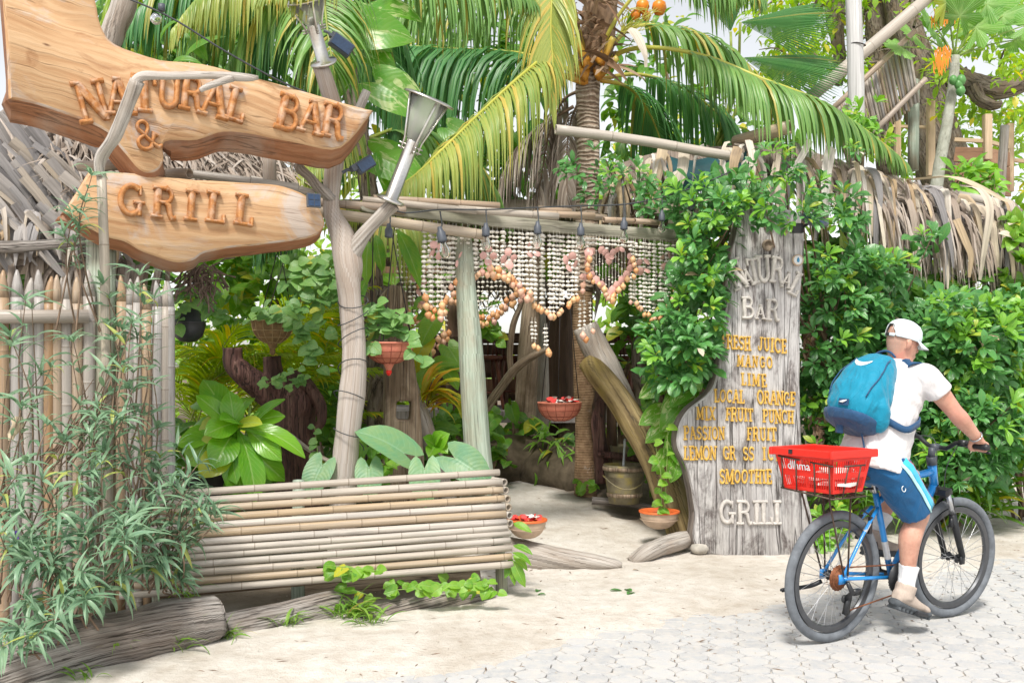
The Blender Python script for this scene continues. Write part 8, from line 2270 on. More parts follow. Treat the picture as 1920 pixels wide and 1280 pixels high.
 G_ = [([(625, -140, 8.0), (540, -90, 7.5), (450, -50, 7.2), (380, -10, 7.0), (330, 50, 6.9)], .75, 60, 'palm_yellow', .9, .5),
          ([(620, -110, 8.0), (608, -30, 7.4), (612, 40, 7.1), (622, 110, 7.0), (634, 180, 7.0), (650, 245, 7.0)], .75, 60, 'palm_leaf', .55, .35),
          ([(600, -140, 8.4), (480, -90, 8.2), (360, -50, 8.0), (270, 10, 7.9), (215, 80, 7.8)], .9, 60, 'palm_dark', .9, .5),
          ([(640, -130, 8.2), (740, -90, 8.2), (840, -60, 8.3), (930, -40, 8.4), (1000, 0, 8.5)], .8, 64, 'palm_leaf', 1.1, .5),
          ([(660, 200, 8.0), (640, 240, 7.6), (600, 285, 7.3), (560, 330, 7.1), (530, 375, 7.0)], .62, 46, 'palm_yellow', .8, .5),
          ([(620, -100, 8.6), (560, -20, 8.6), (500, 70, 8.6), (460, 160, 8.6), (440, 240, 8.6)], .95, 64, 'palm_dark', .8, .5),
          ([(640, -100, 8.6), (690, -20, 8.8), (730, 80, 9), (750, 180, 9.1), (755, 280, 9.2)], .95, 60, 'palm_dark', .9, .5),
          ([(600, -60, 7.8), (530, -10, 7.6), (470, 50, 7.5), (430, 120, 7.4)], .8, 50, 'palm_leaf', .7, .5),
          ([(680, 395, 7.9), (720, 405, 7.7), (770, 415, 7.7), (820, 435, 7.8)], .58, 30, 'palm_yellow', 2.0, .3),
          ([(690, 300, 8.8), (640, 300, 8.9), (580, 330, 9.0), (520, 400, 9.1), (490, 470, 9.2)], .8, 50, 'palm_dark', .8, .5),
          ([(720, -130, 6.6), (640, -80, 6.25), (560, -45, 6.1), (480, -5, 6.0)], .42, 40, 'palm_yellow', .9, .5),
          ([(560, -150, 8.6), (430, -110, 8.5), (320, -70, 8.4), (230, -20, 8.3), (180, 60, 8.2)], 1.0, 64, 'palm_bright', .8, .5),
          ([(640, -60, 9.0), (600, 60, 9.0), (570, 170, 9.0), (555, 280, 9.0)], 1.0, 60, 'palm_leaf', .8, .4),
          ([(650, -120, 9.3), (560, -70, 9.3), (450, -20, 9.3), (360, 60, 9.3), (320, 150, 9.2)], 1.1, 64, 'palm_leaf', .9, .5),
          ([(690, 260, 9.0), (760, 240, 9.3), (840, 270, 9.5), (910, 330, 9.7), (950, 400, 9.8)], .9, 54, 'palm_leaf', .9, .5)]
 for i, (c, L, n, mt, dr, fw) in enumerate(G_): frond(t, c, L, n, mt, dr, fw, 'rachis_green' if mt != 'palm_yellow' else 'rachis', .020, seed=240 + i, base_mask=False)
 rr = random.Random(77)
 t = thing('feather_palm', 'clump of bright yellow green feather palm behind the end of the bamboo fence', 'palm', P(430, 860, 8.8))
 for i in range(24):
  bx, by = rr.uniform(330, 520), rr.uniform(700, 880); ang = rr.uniform(.35, 1.25) * (1 if rr.random() < .72 else -1)
  Lp = rr.uniform(170, 300); tx, ty = bx + Lp * math.sin(ang), by - Lp * math.cos(ang) * .95
  Y0 = rr.uniform(8.0, 9.2)
  frond(t, [(bx, by, Y0 + .2), (bx + (tx - bx) * .35, by + (ty - by) * .5, Y0), (bx + (tx - bx) * .75, by + (ty - by) * .88, Y0 - .15), (tx + 20 * math.copysign(1, ang), ty + 6, Y0 - .3)], rr.uniform(.34, .46), 34, 'palm_bright', .22, .75, 'rachis_green', .009, start=.2, wl=.022, seed=300 + i, base_mask=False)
 t = thing('feather_palm', 'second feather palm clump behind the stump, half in shade', 'palm', P(600, 880, 9.6))
 for i in range(14):
  bx, by = rr.uniform(540, 700), rr.uniform(760, 880); ang = rr.uniform(-1.1, 1.1); Lp = rr.uniform(170, 290); tx, ty = bx + Lp * math.sin(ang), by - Lp * math.cos(ang)
  frond(t, [(bx, by, 9.8), (bx + (tx - bx) * .35, by + (ty - by) * .5, 9.6), (bx + (tx - bx) * .75, by + (ty - by) * .88, 9.5), (tx + 20 * math.copysign(1, ang), ty + 8, 9.4)], rr.uniform(.34, .46), 30, 'palm_bright', .25, .75, 'rachis_green', .009, start=.2, wl=.024, seed=340 + i, base_mask=False)
 t = thing('fan_palm', 'fan palm with two pleated leaves at the upper right of the coconut palm', 'palm', P(1330, 300, 10.6))
 for k, (cx, cy, a0, a1, R_, Y, tilt) in enumerate(((1388, 42, -.62, .22, 178, 10.2, .2), (1392, 108, -.72, -.02, 205, 10.3, .35), (1370, 60, 1.2, 2.4, 120, 10.5, .1))):
  mb = MB(); n = 30; c = P(cx, cy, Y)
  for i in range(n):
   f = (i + .5) / n; a = a0 + (a1 - a0) * f; env = R_ / F * Y * (.80 + .20 * math.sin(f * PI)) * rr.uniform(.96, 1.03)
   d = V((math.cos(a), -.25 - .3 * math.sin(f * PI), math.sin(a))); d.normalize()
   pts = [tuple(c + d * (env * g) + V((0, 0, -.16 * max(0, g - .55) ** 2 * (1 + tilt)))) for g in (.02, .2, .4, .6, .75, .9, 1.0)]
   wmax = env * .66 * abs(a1 - a0) / n * 1.12
   ribbon(mb, pts, V((-math.sin(a), 0, math.cos(a))), wmax, .45, 0, 1, wprof=lambda x: max(.03, min(1, x / .62)) if x < .62 else max(.05, 1 - (x - .62) / .38 * .95))
  o = mb.build('fan_leaf', M['fan'], t, smooth=False)
  mb = MB(); tube(mb, [tuple(p) for p in spline([(*P(1330, 300, 10.6), .02), (*P((1330 + cx) / 2 + 20, (300 + cy) / 2, 10.5), .016), (*c, .014)], 5)], n=7); mb.build('petiole', M['rachis_green'], t)
def build_hedges():
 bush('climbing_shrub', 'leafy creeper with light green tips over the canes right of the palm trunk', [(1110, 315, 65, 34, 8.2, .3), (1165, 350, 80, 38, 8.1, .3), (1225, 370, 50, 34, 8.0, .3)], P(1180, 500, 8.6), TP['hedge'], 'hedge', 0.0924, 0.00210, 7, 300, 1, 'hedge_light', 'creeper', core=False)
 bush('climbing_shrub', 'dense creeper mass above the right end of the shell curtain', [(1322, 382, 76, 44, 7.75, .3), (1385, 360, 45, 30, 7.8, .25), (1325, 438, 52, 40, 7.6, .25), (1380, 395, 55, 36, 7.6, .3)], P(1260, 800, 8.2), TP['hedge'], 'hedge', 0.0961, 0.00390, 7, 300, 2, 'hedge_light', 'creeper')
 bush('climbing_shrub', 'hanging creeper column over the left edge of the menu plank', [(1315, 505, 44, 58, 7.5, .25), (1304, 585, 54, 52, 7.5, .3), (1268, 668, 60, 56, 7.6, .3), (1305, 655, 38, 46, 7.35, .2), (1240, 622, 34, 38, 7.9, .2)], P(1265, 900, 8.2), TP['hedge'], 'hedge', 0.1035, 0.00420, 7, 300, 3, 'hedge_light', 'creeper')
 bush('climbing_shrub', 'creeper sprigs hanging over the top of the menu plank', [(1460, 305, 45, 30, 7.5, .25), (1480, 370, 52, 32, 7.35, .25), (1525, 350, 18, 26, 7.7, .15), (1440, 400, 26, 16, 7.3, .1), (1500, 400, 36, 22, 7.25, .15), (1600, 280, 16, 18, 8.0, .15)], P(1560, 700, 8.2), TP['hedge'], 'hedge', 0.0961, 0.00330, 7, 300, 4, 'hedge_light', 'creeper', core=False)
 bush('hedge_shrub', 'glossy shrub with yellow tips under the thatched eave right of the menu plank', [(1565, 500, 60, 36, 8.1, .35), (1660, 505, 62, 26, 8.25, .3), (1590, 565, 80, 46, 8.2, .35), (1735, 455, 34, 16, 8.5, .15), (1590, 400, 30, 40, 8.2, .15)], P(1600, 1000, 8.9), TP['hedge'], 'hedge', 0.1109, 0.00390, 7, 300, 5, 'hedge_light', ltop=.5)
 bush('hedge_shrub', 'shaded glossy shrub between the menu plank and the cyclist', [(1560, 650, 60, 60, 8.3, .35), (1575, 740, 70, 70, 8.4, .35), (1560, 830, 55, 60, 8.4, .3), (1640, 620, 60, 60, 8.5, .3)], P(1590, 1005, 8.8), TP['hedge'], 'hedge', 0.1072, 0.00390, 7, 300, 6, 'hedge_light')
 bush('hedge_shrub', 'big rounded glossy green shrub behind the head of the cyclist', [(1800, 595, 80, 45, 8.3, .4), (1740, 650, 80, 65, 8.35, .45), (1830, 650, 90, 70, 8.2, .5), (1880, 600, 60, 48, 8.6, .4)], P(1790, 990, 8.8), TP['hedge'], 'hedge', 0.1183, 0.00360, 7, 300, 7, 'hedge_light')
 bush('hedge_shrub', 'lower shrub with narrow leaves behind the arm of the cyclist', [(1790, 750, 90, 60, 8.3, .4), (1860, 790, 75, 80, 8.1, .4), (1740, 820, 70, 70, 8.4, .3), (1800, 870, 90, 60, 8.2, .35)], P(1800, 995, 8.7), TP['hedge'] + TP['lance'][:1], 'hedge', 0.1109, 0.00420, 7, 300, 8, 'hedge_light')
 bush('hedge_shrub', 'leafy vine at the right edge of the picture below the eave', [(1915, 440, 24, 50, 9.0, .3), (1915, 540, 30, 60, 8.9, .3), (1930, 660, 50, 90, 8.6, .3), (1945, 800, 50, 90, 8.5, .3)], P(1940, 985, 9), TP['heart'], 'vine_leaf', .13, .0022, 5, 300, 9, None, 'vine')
 rr = random.Random(50)
 for i, (x0, x1, y, Y, n, lab) in enumerate(((1520, 1640, 985, 8.1, 60, 'tuft of drooping strap leaves right of the menu plank foot'), (1650, 1760, 985, 8.4, 90, 'strap leaved clump behind the bicycle frame'), (1750, 1880, 985, 8.4, 150, 'broad strap leaved clump behind the front wheel'))):
  t = thing('strap_plant', lab, 'plant', P((x0 + x1) / 2, y, Y), 'strap leaved plants along the hedge foot'); t.pop('group')
  out = []
  for k in range(n):
   x = rr.uniform(x0, x1); p = P(x, y - rr.uniform(10, 120), Y + rr.uniform(-.1, .35)); a = rr.uniform(-1.2, 1.2)
   out.append((rr.choice(TP['lance'][1:] + TP['grass'][1:]), M['strap_leaf'] if rr.random() < .8 else M['grass'], lm(p, (math.sin(a), -.5, rr.uniform(-.1, .9)), (0, -.4, 1), rr.uniform(.22, .42), 0, 1.3)))
  place_leaves(t, out, 300, seed=i)
 bush('ground_plant', 'small leafy weed at the right foot of the menu plank', [(1560, 985, 26, 36, 7.8, .1), (1545, 1010, 20, 20, 7.7, .1)], P(1556, 1030, 7.8), TP['hedge'], 'hedge_light', .09, .006, 6, 120, 12, None, 'plant', 4, core=False)
 for i, (x, y0, y1, Y) in enumerate(((1518, 590, 680, 8.0), (1535, 770, 850, 8.1))):
  mb = MB(); r2 = random.Random(i)
  for k in range(26):
   p = P(x + r2.gauss(0, 6), r2.uniform(y0, y1), Y); pts = [tuple(p + V((r2.uniform(-.02, .02), r2.uniform(-.02, .02), -.03 * j))) for j in range(5)]
   ribbon(mb, pts, (r2.uniform(-1, 1), .4, .2), .045, .4, taper=(.7, .3))
  tag(mb.build('withered_leaves', M['fibre']), ('upper' if i == 0 else 'lower') + ' hanging bunch of withered brown leaves right of the menu plank', 'dry leaves')
def build_plants():
 rr = random.Random(99)
 spec = [('tall narrow leaved bush climbing past the bamboo pales at the far left', (40, 1130, 5.0), [(20, 650, 4.9), (60, 580, 5.0), (95, 690, 5.0), (40, 760, 4.8), (120, 830, 4.8), (10, 880, 4.7), (80, 900, 4.7), (150, 760, 5.0), (60, 1010, 4.6), (20, 960, 4.6), (110, 960, 4.6), (150, 890, 4.8)]),
   ('narrow leaved bush rising before the leaning cane up to the lower board', (210, 1110, 5.0), [(205, 560, 5.0), (250, 545, 5.1), (290, 560, 5.3), (230, 620, 5.0), (200, 700, 4.9), (250, 700, 5.1), (275, 640, 5.3), (180, 790, 4.8), (230, 790, 4.9), (270, 780, 5.2), (300, 860, 5.2), (240, 870, 4.9), (190, 870, 4.8), (215, 640, 5.0), (130, 640, 5.0)]),
   ('narrow leaved bush spreading over the left end of the bench', (300, 1110, 5.1), [(300, 930, 5.0), (350, 930, 5.1), (370, 985, 5.1), (330, 1000, 5.0), (280, 990, 4.9), (330, 1060, 5.0), (270, 1060, 4.8), (390, 950, 5.2), (230, 960, 4.8), (300, 880, 5.2), (240, 1030, 4.7), (350, 900, 5.2)]),
   ('low narrow leaved bush hanging over the big log at the bottom left', (120, 1190, 4.7), [(40, 1070, 4.4), (100, 1060, 4.5), (160, 1080, 4.5), (60, 1130, 4.35), (140, 1120, 4.45), (200, 1090, 4.6), (20, 1180, 4.25), (70, 1190, 4.3), (210, 1020, 4.6), (170, 1000, 4.6), (120, 1010, 4.6), (30, 1020, 4.5)]),
   ('slender sprig with narrow leaves before the left point of the lower board', (150, 620, 5.0), [(135, 400, 4.98), (160, 380, 5.0), (172, 330, 5.0), (120, 440, 4.95), (150, 430, 5.0)])]
 for bi, (lab, base, tips) in enumerate(spec):
  t = thing('narrow_leaf_bush', lab, 'bush', P(*base)); out = []; mb = MB()
  b0 = P(*base)
  for ti, tp_ in enumerate(tips):
   for rep in range(1 if bi == 4 else (3 if bi in (2, 3) else 2)):
    j = 0 if rep == 0 else 34
    e = P(tp_[0] + rr.uniform(-j, j), tp_[1] + rr.uniform(-j, j), tp_[2] + rr.uniform(-.12, .12))
    b = b0 + V((rr.uniform(-.15, .15), rr.uniform(-.05, .2), 0))
    if rep: b = b.lerp(e, .55) + V((rr.uniform(-.08, .08), rr.uniform(-.05, .05), rr.uniform(-.1, .02)))
    mid = b.lerp(e, .55) + V((rr.uniform(-.1, .1), rr.uniform(-.08, .05), rr.uniform(-.02, .08)))
    path = [tuple(q) for q in spline([(*b, .0055), (*mid, .004), (*e, .002)], 8)]
    if rep < 3: tube(mb, path, n=5, cap=False)
    m = len(path); d_ = (V(path[-1][:3]) - V(path[-3][:3])).normalized()
    for k in range(m - 1, int(m * .45), -2 if rep == 0 else -3):
     p = V(path[k][:3])
     for s in (0, PI):
      a = s + k * 1.57 + rr.uniform(-.4, .4)
      Fm = frame_from(d_); ld = (Fm @ V((math.cos(a), .55 + .3 * (k / m), math.sin(a)))).normalized(); ld.z -= .12
      out.append((rr.choice(TP['lance']), M['ruellia'], lm(p, ld, (0, -.35, 1), rr.uniform(.11, .20) * (.75 if bi == 4 else 1), rr.uniform(-.5, .5), rr.uniform(.75, 1.0))))
    for q in range(6):
     a = q * PI / 3 + rr.uniform(-.2, .2); Fm = frame_from(d_); ld = Fm @ V((math.cos(a), .75, math.sin(a)))
     out.append((rr.choice(TP['lance']), M['ruellia'], lm(e, ld, (0, -.35, 1), rr.uniform(.09, .18), rr.uniform(-.4, .4), .75)))
  mb.build('stem', M['stem'], t)
  place_leaves(t, out, 300, seed=bi)
 for i, (x, y, Y) in enumerate(((31, 1003, 4.6), (443, 1207, 5.2), (648, 1205, 5.5))):
  mb = MB(); c = P(x, y, Y)
  for k in range(5):
   a = k * 2 * PI / 5; R_ = frame_from(V((math.cos(a), -.5, math.sin(a) + .2)))
   ring = [(0, 0, 0), (.5, .5, .1), (.35, 1, .2), (-.35, 1, .2), (-.5, .5, .1)]
   mb.q([mb.p(c + R_ @ V((q[0] * .02, q[1] * .022, q[2] * .02))) for q in ring], [(.5, .5)] * 5)
  tag(mb.build('purple_flower', M['flower']), ('purple flower in the bush at the far left', 'purple flower on the ground beside the big grey log', 'small purple flower in the grass below the bench')[i], 'flower')
 mb = MB()
 for i in range(16):
  a = P(70 + i * 5 + rr.uniform(-8, 8), 865 + rr.uniform(-20, 20), 5.05); b = P(172 + rr.uniform(-10, 60), 745 + rr.uniform(-60, 40), 5.1)
  tube(mb, [tuple(q) for q in spline([(*a, .004), (*(a.lerp(b, .5) + V((rr.uniform(-.03, .03), 0, .02))), .0035), (*b, .002)], 4)], n=4, cap=False)
 tag(mb.build('dry_twigs', M['stem']), 'bundle of thin dry twigs leaning in the bush before the fence', 'twigs')
 c = P(30, 780, 4.85); mb = MB()
 ribbon(mb, [tuple(c + V((.012 * math.sin(k * 1.4), -.01 * k, -.028 * k))) for k in range(5)], (1, .3, 0), .07, .5, taper=(.8, .3)); tag(mb.build('dry_leaf', M['strip']), 'single curled tan dry leaf hanging in the bush at the far left', 'leaf')
 t = thing('broad_leaf_plant', 'bright green plant with long paddle leaves behind the bench', 'plant', P(445, 890, 6.6))
 C = (447, 812, 6.62)
 LV = [(392, 702, 44, 6.7), (366, 728, 40, 6.6), (383, 740, 30, 6.5), (352, 776, 40, 6.6), (338, 812, 50, 6.5), (350, 856, 52, 6.4), (392, 872, 46, 6.3), (462, 726, 28, 6.75), (508, 740, 32, 6.6), (556, 806, 30, 6.4), (520, 770, 32, 6.6), (436, 742, 34, 6.5), (405, 795, 44, 6.35), (520, 884, 36, 6.4), (486, 906, 40, 6.3), (446, 912, 40, 6.3), (512, 846, 30, 6.4), (416, 840, 46, 6.3), (470, 780, 26, 6.4), (372, 800, 44, 6.45), (425, 885, 40, 6.35), (540, 840, 24, 6.6), (430, 770, 36, 6.4)]
 for i, (x, y, w, Y) in enumerate(LV):
  b = P(C[0] + rr.uniform(-14, 14), C[1] + rr.uniform(-22, 22), C[2]); e = P(x, y, Y); d = e - b
  obj('leaf', TP['oblan'][i % 2].mesh(M['bright']), t, lm(b, d, (0, -.75, .75), d.length * 1.12, rr.uniform(-.5, .5), (w / F * 6.5) / (d.length * .33)))
 mb = MB(); tube(mb, [tuple(q) for q in spline([(*P(452, 905, 6.66), .016), (*P(450, 850, 6.64), .014), (*P(447, 800, 6.62), .010)], 4)], n=8); tube(mb, ln(P(452, 870, 6.65), P(470, 760, 6.7), .009), n=7); mb.build('stem', M['green_stem'], t)
 t = thing('taro_plant', 'taro with large matt heart shaped leaves behind the middle of the bench', 'plant', P(770, 930, 6.5))
 for i, (ax_, ay, tx, ty, w, Y, dY) in enumerate(((758, 850, 688, 806, .16, 6.5, -.05), (852, 858, 908, 892, .26, 6.4, -.1), (796, 878, 797, 935, .24, 6.35, -.1), (692, 876, 694, 925, .20, 6.5, -.1), (604, 872, 580, 920, .26, 6.45, -.1), (862, 850, 826, 880, .1, 6.55, .1))):
  if i == 5: continue
  a, e = P(ax_, ay, Y), P(tx, ty, Y + dY); d = e - a; L = max(d.length * 1.25, .2)
  obj('leaf', TP['taro'][0].mesh(M['taro']), t, lm(a, d, (0, -.9, .45) if i else (0, -.55, .8), L, 0, 1.0))
  mb = MB(); tube(mb, [tuple(q) for q in spline([(*a, .006), (*P(ax_ + 4, ay + 40, Y + .05), .008), (*P(ax_ + 8, 940, Y + .1), .01)], 4)], n=6); mb.build('leaf_stalk', M['stem'], t)
 def leaves_px(name, label, lst, tpk, mat, cat, stem_pts=None, pn='leaf'):
  t = thing(name, label, cat, P(lst[0][0], lst[0][1], lst[0][4]))
  for i, (x, y, tx, ty, Y, wk) in enumerate(lst):
   a, e = P(x, y, Y), P(tx, ty, Y - .08); d = e - a
   obj(pn, TP[tpk][i % len(TP[tpk])].mesh(M[mat]), t, lm(a, d, (rr.uniform(-.3, .3), -.8, .55), d.length * 1.15, rr.uniform(-.4, .4), wk))
  if stem_pts:
   mb = MB(); tube(mb, [tuple(q) for q in spline([(*P(*q), .010) for q in stem_pts], 5)], n=6); mb.build('stem', M['green_stem'], t)
  return t
 leaves_px('climbing_pothos', 'variegated creeper with big leaves climbing the trunk left of the steel torch', [(705, 155, 792, 205, 7.6, 1.0), (645, 112, 632, 168, 7.2, 1.1), (660, 55, 760, 62, 7.8, 1.0), (655, 30, 730, 75, 7.9, 1.0), (700, 290, 790, 330, 7.7, .9), (722, 300, 745, 370, 7.7, 1.0), (760, 275, 800, 310, 7.9, 1.0), (640, 60, 610, 30, 7.7, 1.0), (700, 20, 780, 20, 8.2, 1.1), (690, 100, 740, 128, 8.0, 1.0), (840, 240, 890, 270, 8.6, 1.0)], 'pothos', 'pothos', 'creeper', [(700, 520, 7.9), (690, 330, 7.85), (668, 180, 7.75), (650, 40, 7.7)])
 leaves_px('climbing_pothos', 'dark broad leaved climber behind the upper edge of the big carved board', [(345, 110, 400, 55, 7.4, .8), (330, 60, 370, 20, 7.4, .8), (390, 115, 350, 60, 7.5, .8), (300, 80, 320, 20, 7.5, .8), (420, 130, 460, 90, 7.5, .9), (320, 120, 365, 100, 7.3, .8)], 'ellip', 'backdrop', 'creeper', [(380, 200, 7.6), (360, 100, 7.5)])
 leaves_px('climbing_pothos', 'green leaves hanging behind the fork of the pale bole', [(690, 450, 685, 520, 7.3, .9), (705, 440, 715, 500, 7.3, .9), (745, 430, 790, 520, 7.4, .7), (765, 450, 772, 500, 7.5, .9), (690, 520, 660, 580, 7.4, .9)], 'ellip', 'vine_leaf', 'creeper', [(720, 400, 7.4), (705, 470, 7.35)])
 leaves_px('climbing_pothos', 'variegated creeper hanging left of the lower half of the menu plank', [(1290, 730, 1248, 770, 7.75, 1.0), (1280, 760, 1240, 800, 7.7, 1.0), (1300, 720, 1260, 752, 7.65, 1.0), (1270, 810, 1252, 850, 7.65, 1.0), (1262, 830, 1285, 872, 7.6, 1.0), (1245, 850, 1230, 880, 7.7, 1.0), (1285, 850, 1300, 890, 7.55, 1.0), (1270, 860, 1262, 900, 7.6, 1.0), (1255, 800, 1215, 820, 7.8, 1.0), (1290, 690, 1310, 730, 7.55, 1.0), (1240, 770, 1205, 790, 7.9, 1.0), (1295, 800, 1275, 845, 7.6, 1.0), (1240, 720, 1205, 740, 8.0, 1.0)], 'pothos', 'pothos', 'creeper', [(1300, 640, 7.9), (1290, 740, 7.8), (1275, 870, 7.7)])
 leaves_px('climbing_pothos', 'yellow green broad leaves right of the split post', [(790, 600, 830, 575, 8.3, 1.0), (800, 640, 770, 690, 8.2, 1.0), (815, 600, 790, 640, 8.2, 1.0), (810, 690, 850, 670, 8.4, 1.0), (830, 690, 860, 720, 8.5, 1.0), (800, 690, 780, 730, 8.3, 1.0), (840, 650, 866, 690, 8.5, 1.0), (780, 580, 800, 550, 8.3, 1.0)], 'pothos', 'vine_leaf', 'plant', [(815, 800, 8.6), (810, 690, 8.4), (800, 600, 8.3)])
 leaves_px('climbing_pothos', 'little yellow green seedling beside the foot of the split post', [(815, 835, 800, 820, 7.2, 1.1), (815, 835, 832, 815, 7.2, 1.1), (815, 838, 805, 850, 7.15, 1.1), (815, 836, 835, 840, 7.2, 1.1), (812, 850, 818, 880, 7.2, .7), (815, 832, 818, 815, 7.2, 1.0)], 'round', 'bright', 'plant', [(820, 900, 7.25), (815, 836, 7.2)])
 t = thing('croton_plant', 'arching yellow and green strap leaves right of the split post', 'plant', P(800, 800, 8.0)); out = []
 for k in range(26):
  b = P(795 + rr.uniform(-10, 14), 755 + rr.uniform(-20, 20), 8.0); a = rr.uniform(.0, 1.5)
  obj('leaf', TP['lance'][2].mesh(M['croton']), t, lm(b, (math.sin(a), rr.uniform(-.5, .1), math.cos(a) * .9), (0, -.3, 1), rr.uniform(.28, .46), 0, .9))
 def trail(label, cx, cy, Y, spread, n, strands, mat='trail', sz=.085, seed=0):
  r2 = random.Random(seed); t = thing('trailing_plant', label, 'plant', P(cx, cy, Y)); mb = MB();
  for k in range(n):
   x, y = cx + r2.uniform(-1, 1) * spread[0], cy + r2.uniform(-1, 1) * spread[1]
   obj('leaf', r2.choice(TP['round']).mesh(M[mat]), t, lm(P(x, y, Y + r2.uniform(-.15, .12)), (r2.uniform(-1, 1), r2.uniform(-.7, -.1), r2.uniform(-.7, .5)), (0, -.7, .7), sz * r2.uniform(.7, 1.25), r2.uniform(-.4, .4)))
  for (x0, y0, x1, y1, m) in strands:
   path = [tuple(q) for q in spline([(*P(x0, y0, Y - .1), .003), (*P((x0 + x1) / 2 + r2.uniform(-8, 8), (y0 + y1) / 2, Y - .15), .003), (*P(x1, y1, Y - .15), .002)], 6)]
   tube(mb, path, n=5, cap=False)
   for k in range(m):
    p = V(path[int(k * (len(path) - 1) / max(1, m - 1))][:3])
    obj('leaf', r2.choice(TP['round']).mesh(M[mat]), t, lm(p, (r2.choice((-1, 1)) * r2.uniform(.4, 1), -.4, r2.uniform(-.6, .3)), (0, -.7, .6), sz * r2.uniform(.75, 1.25), r2.uniform(-.4, .4)))
  if strands: mb.build('stem', M['green_stem'], t)
 trail('green leafy plant spilling from the pink hanging basket beside the forked post', 727, 600, 6.72, (38, 26), 70, [(715, 600, 708, 568, 6), (730, 600, 700, 580, 5), (765, 630, 790, 680, 6), (700, 640, 692, 660, 4)], seed=1)
 trail('plant with round leaves trailing from the brown woven bowl', 520, 586, 7.0, (42, 12), 30, [(545, 600, 600, 690, 11), (550, 600, 580, 655, 8), (530, 590, 610, 620, 8), (480, 592, 470, 600, 2)], seed=2)
 trail('plant with round leaves spilling over the black iron pot', 372, 556, 6.5, (32, 20), 26, [(380, 570, 420, 600, 7), (340, 570, 330, 610, 6), (370, 550, 330, 545, 5)], seed=3)
 trail('mass of round leaves hanging left of the forked post', 590, 530, 7.2, (55, 50), 80, [(600, 500, 610, 620, 10), (570, 490, 560, 600, 9), (620, 480, 625, 560, 7)], seed=4, sz=.10)
 trail('small leafy sprays climbing over the dark stump', 530, 715, 7.0, (45, 12), 26, [(560, 690, 500, 720, 7), (590, 800, 600, 900, 9)], seed=5, sz=.06)
 trail('leafy shoot growing between the deck pillars', 912, 620, 9.5, (22, 12), 10, [(905, 590, 930, 640, 6), (915, 560, 900, 610, 5)], 'vine_leaf', .12, seed=6)
 trail('green weeds round the foot of the forked post', 690, 860, 6.9, (36, 36), 40, [], 'vine_leaf', .10, seed=7)
 trail('climbing stem with few heart leaves in the right hand tan bowl', 1244, 915, 7.62, (7, 30), 6, [(1240, 955, 1228, 830, 5), (1246, 955, 1252, 800, 4)], 'vine_leaf', .075, seed=8)
 trail('heart leaved weed at the foot of the palm trunk', 1102, 905, 9.1, (12, 14), 9, [], 'vine_leaf', .09, seed=9)
 trail('heart leaved creeper running along the logs under the bench', 815, 1100, 5.85, (90, 12), 20, [(620, 1070, 720, 1068, 8), (745, 1105, 930, 1090, 15), (880, 1085, 935, 1110, 7), (612, 1062, 640, 1080, 4), (650, 1100, 700, 1118, 4)], 'vine_leaf', .072, seed=10)
 trail('few leaves of a creeper on the lowest slat of the bench', 640, 1072, 5.72, (6, 4), 1, [(608, 1058, 700, 1068, 8)], 'vine_leaf', .07, seed=11)
 trail('pale leafed shrubs under the hanging red basket', 1060, 860, 10.2, (40, 45), 46, [], 'trail', .13, seed=12)
 t = thing('young_plant', 'young plant with long pointed leaves beside the right bench leg', 'plant', P(965, 1085, 6.2))
 for (x, y, tx, ty, Y) in ((962, 1022, 992, 1030, 6.1), (962, 1040, 985, 1060, 6.05), (960, 1035, 992, 1048, 6.0), (962, 1050, 980, 1090, 6.05), (955, 1065, 965, 1088, 6.1), (962, 980, 990, 990, 6.2), (960, 1045, 950, 1075, 6.1)):
  a, e = P(x, y, Y), P(tx, ty, Y - .06); d = e - a; obj('leaf', TP['ellip'][0].mesh(M['vine_leaf']), t, lm(a, d, (0, -.6, .8), d.length * 1.25, rr.uniform(-.4, .4), .95))
 for i, (x, y, Y, n, s, lab) in enumerate(((420, 1200, 5.2, 40, .17, 'grass tuft at the end of the big grey log'), (545, 1190, 5.45, 26, .16, 'grass tuft before the smooth grey log'), (660, 1165, 5.6, 60, .22, 'dense grass tuft between the two logs under the bench'), (330, 1235, 4.95, 20, .2, 'broad bladed grass in the bottom left before the big log'), (165, 1280, 4.55, 16, .12, 'small green tuft at the bottom edge of the picture'), (690, 1180, 5.5, 20, .16, 'thin grass left end of the knotty log'), (350, 1120, 5.35, 14, .18, 'grass blades between bench and logs'), (225, 1215, 4.75, 12, .15, 'narrow leaved sprig growing through the big log'))):
  t = thing('grass_tuft', lab, 'grass', P(x, y, Y)); base = P(x, y, Y); base.z = max(base.z, ground_z(base.x, base.y))
  for k in range(n):
   a = rr.uniform(0, 6.3); obj('grass_blade', rr.choice(TP['grass'] + TP['lance'][1:]).mesh(M['grass']), t, lm(base + V((rr.gauss(0, .04), rr.gauss(0, .03), 0)), (math.cos(a), math.sin(a) * .7 - .2, rr.uniform(.5, 1.5)), (0, 0, 1), s * rr.uniform(.5, 1.2), rr.uniform(-.6, .6), .8))
 for i, (x, y, a, mt, lab, s) in enumerate(((1006, 1113, .3, 'hedge', 'green fallen leaf on the sand, left of a pair near the bench leg', .085), (1024, 1118, -1.4, 'hedge', 'green fallen leaf on the sand, right of a pair near the bench leg', .08), (1143, 1110, 1.4, 'hedge', 'single dark green fallen leaf before the entrance', .095), (1176, 1117, .6, 'hedge', 'crumpled green fallen leaf right of the single dark one', .11), (1184, 1112, -.4, 'hedge', 'green leaf lying across the crumpled fallen leaf', .09), (1186, 1073, 1.2, 'strip', 'small brown fallen leaf before the pale rough log', .06), (958, 1100, .2, 'strip', 'brown dry leaf lying beside the bench leg', .07))):
  p = G(x, y, .012); p.z = ground_z(p.x, p.y) + .006
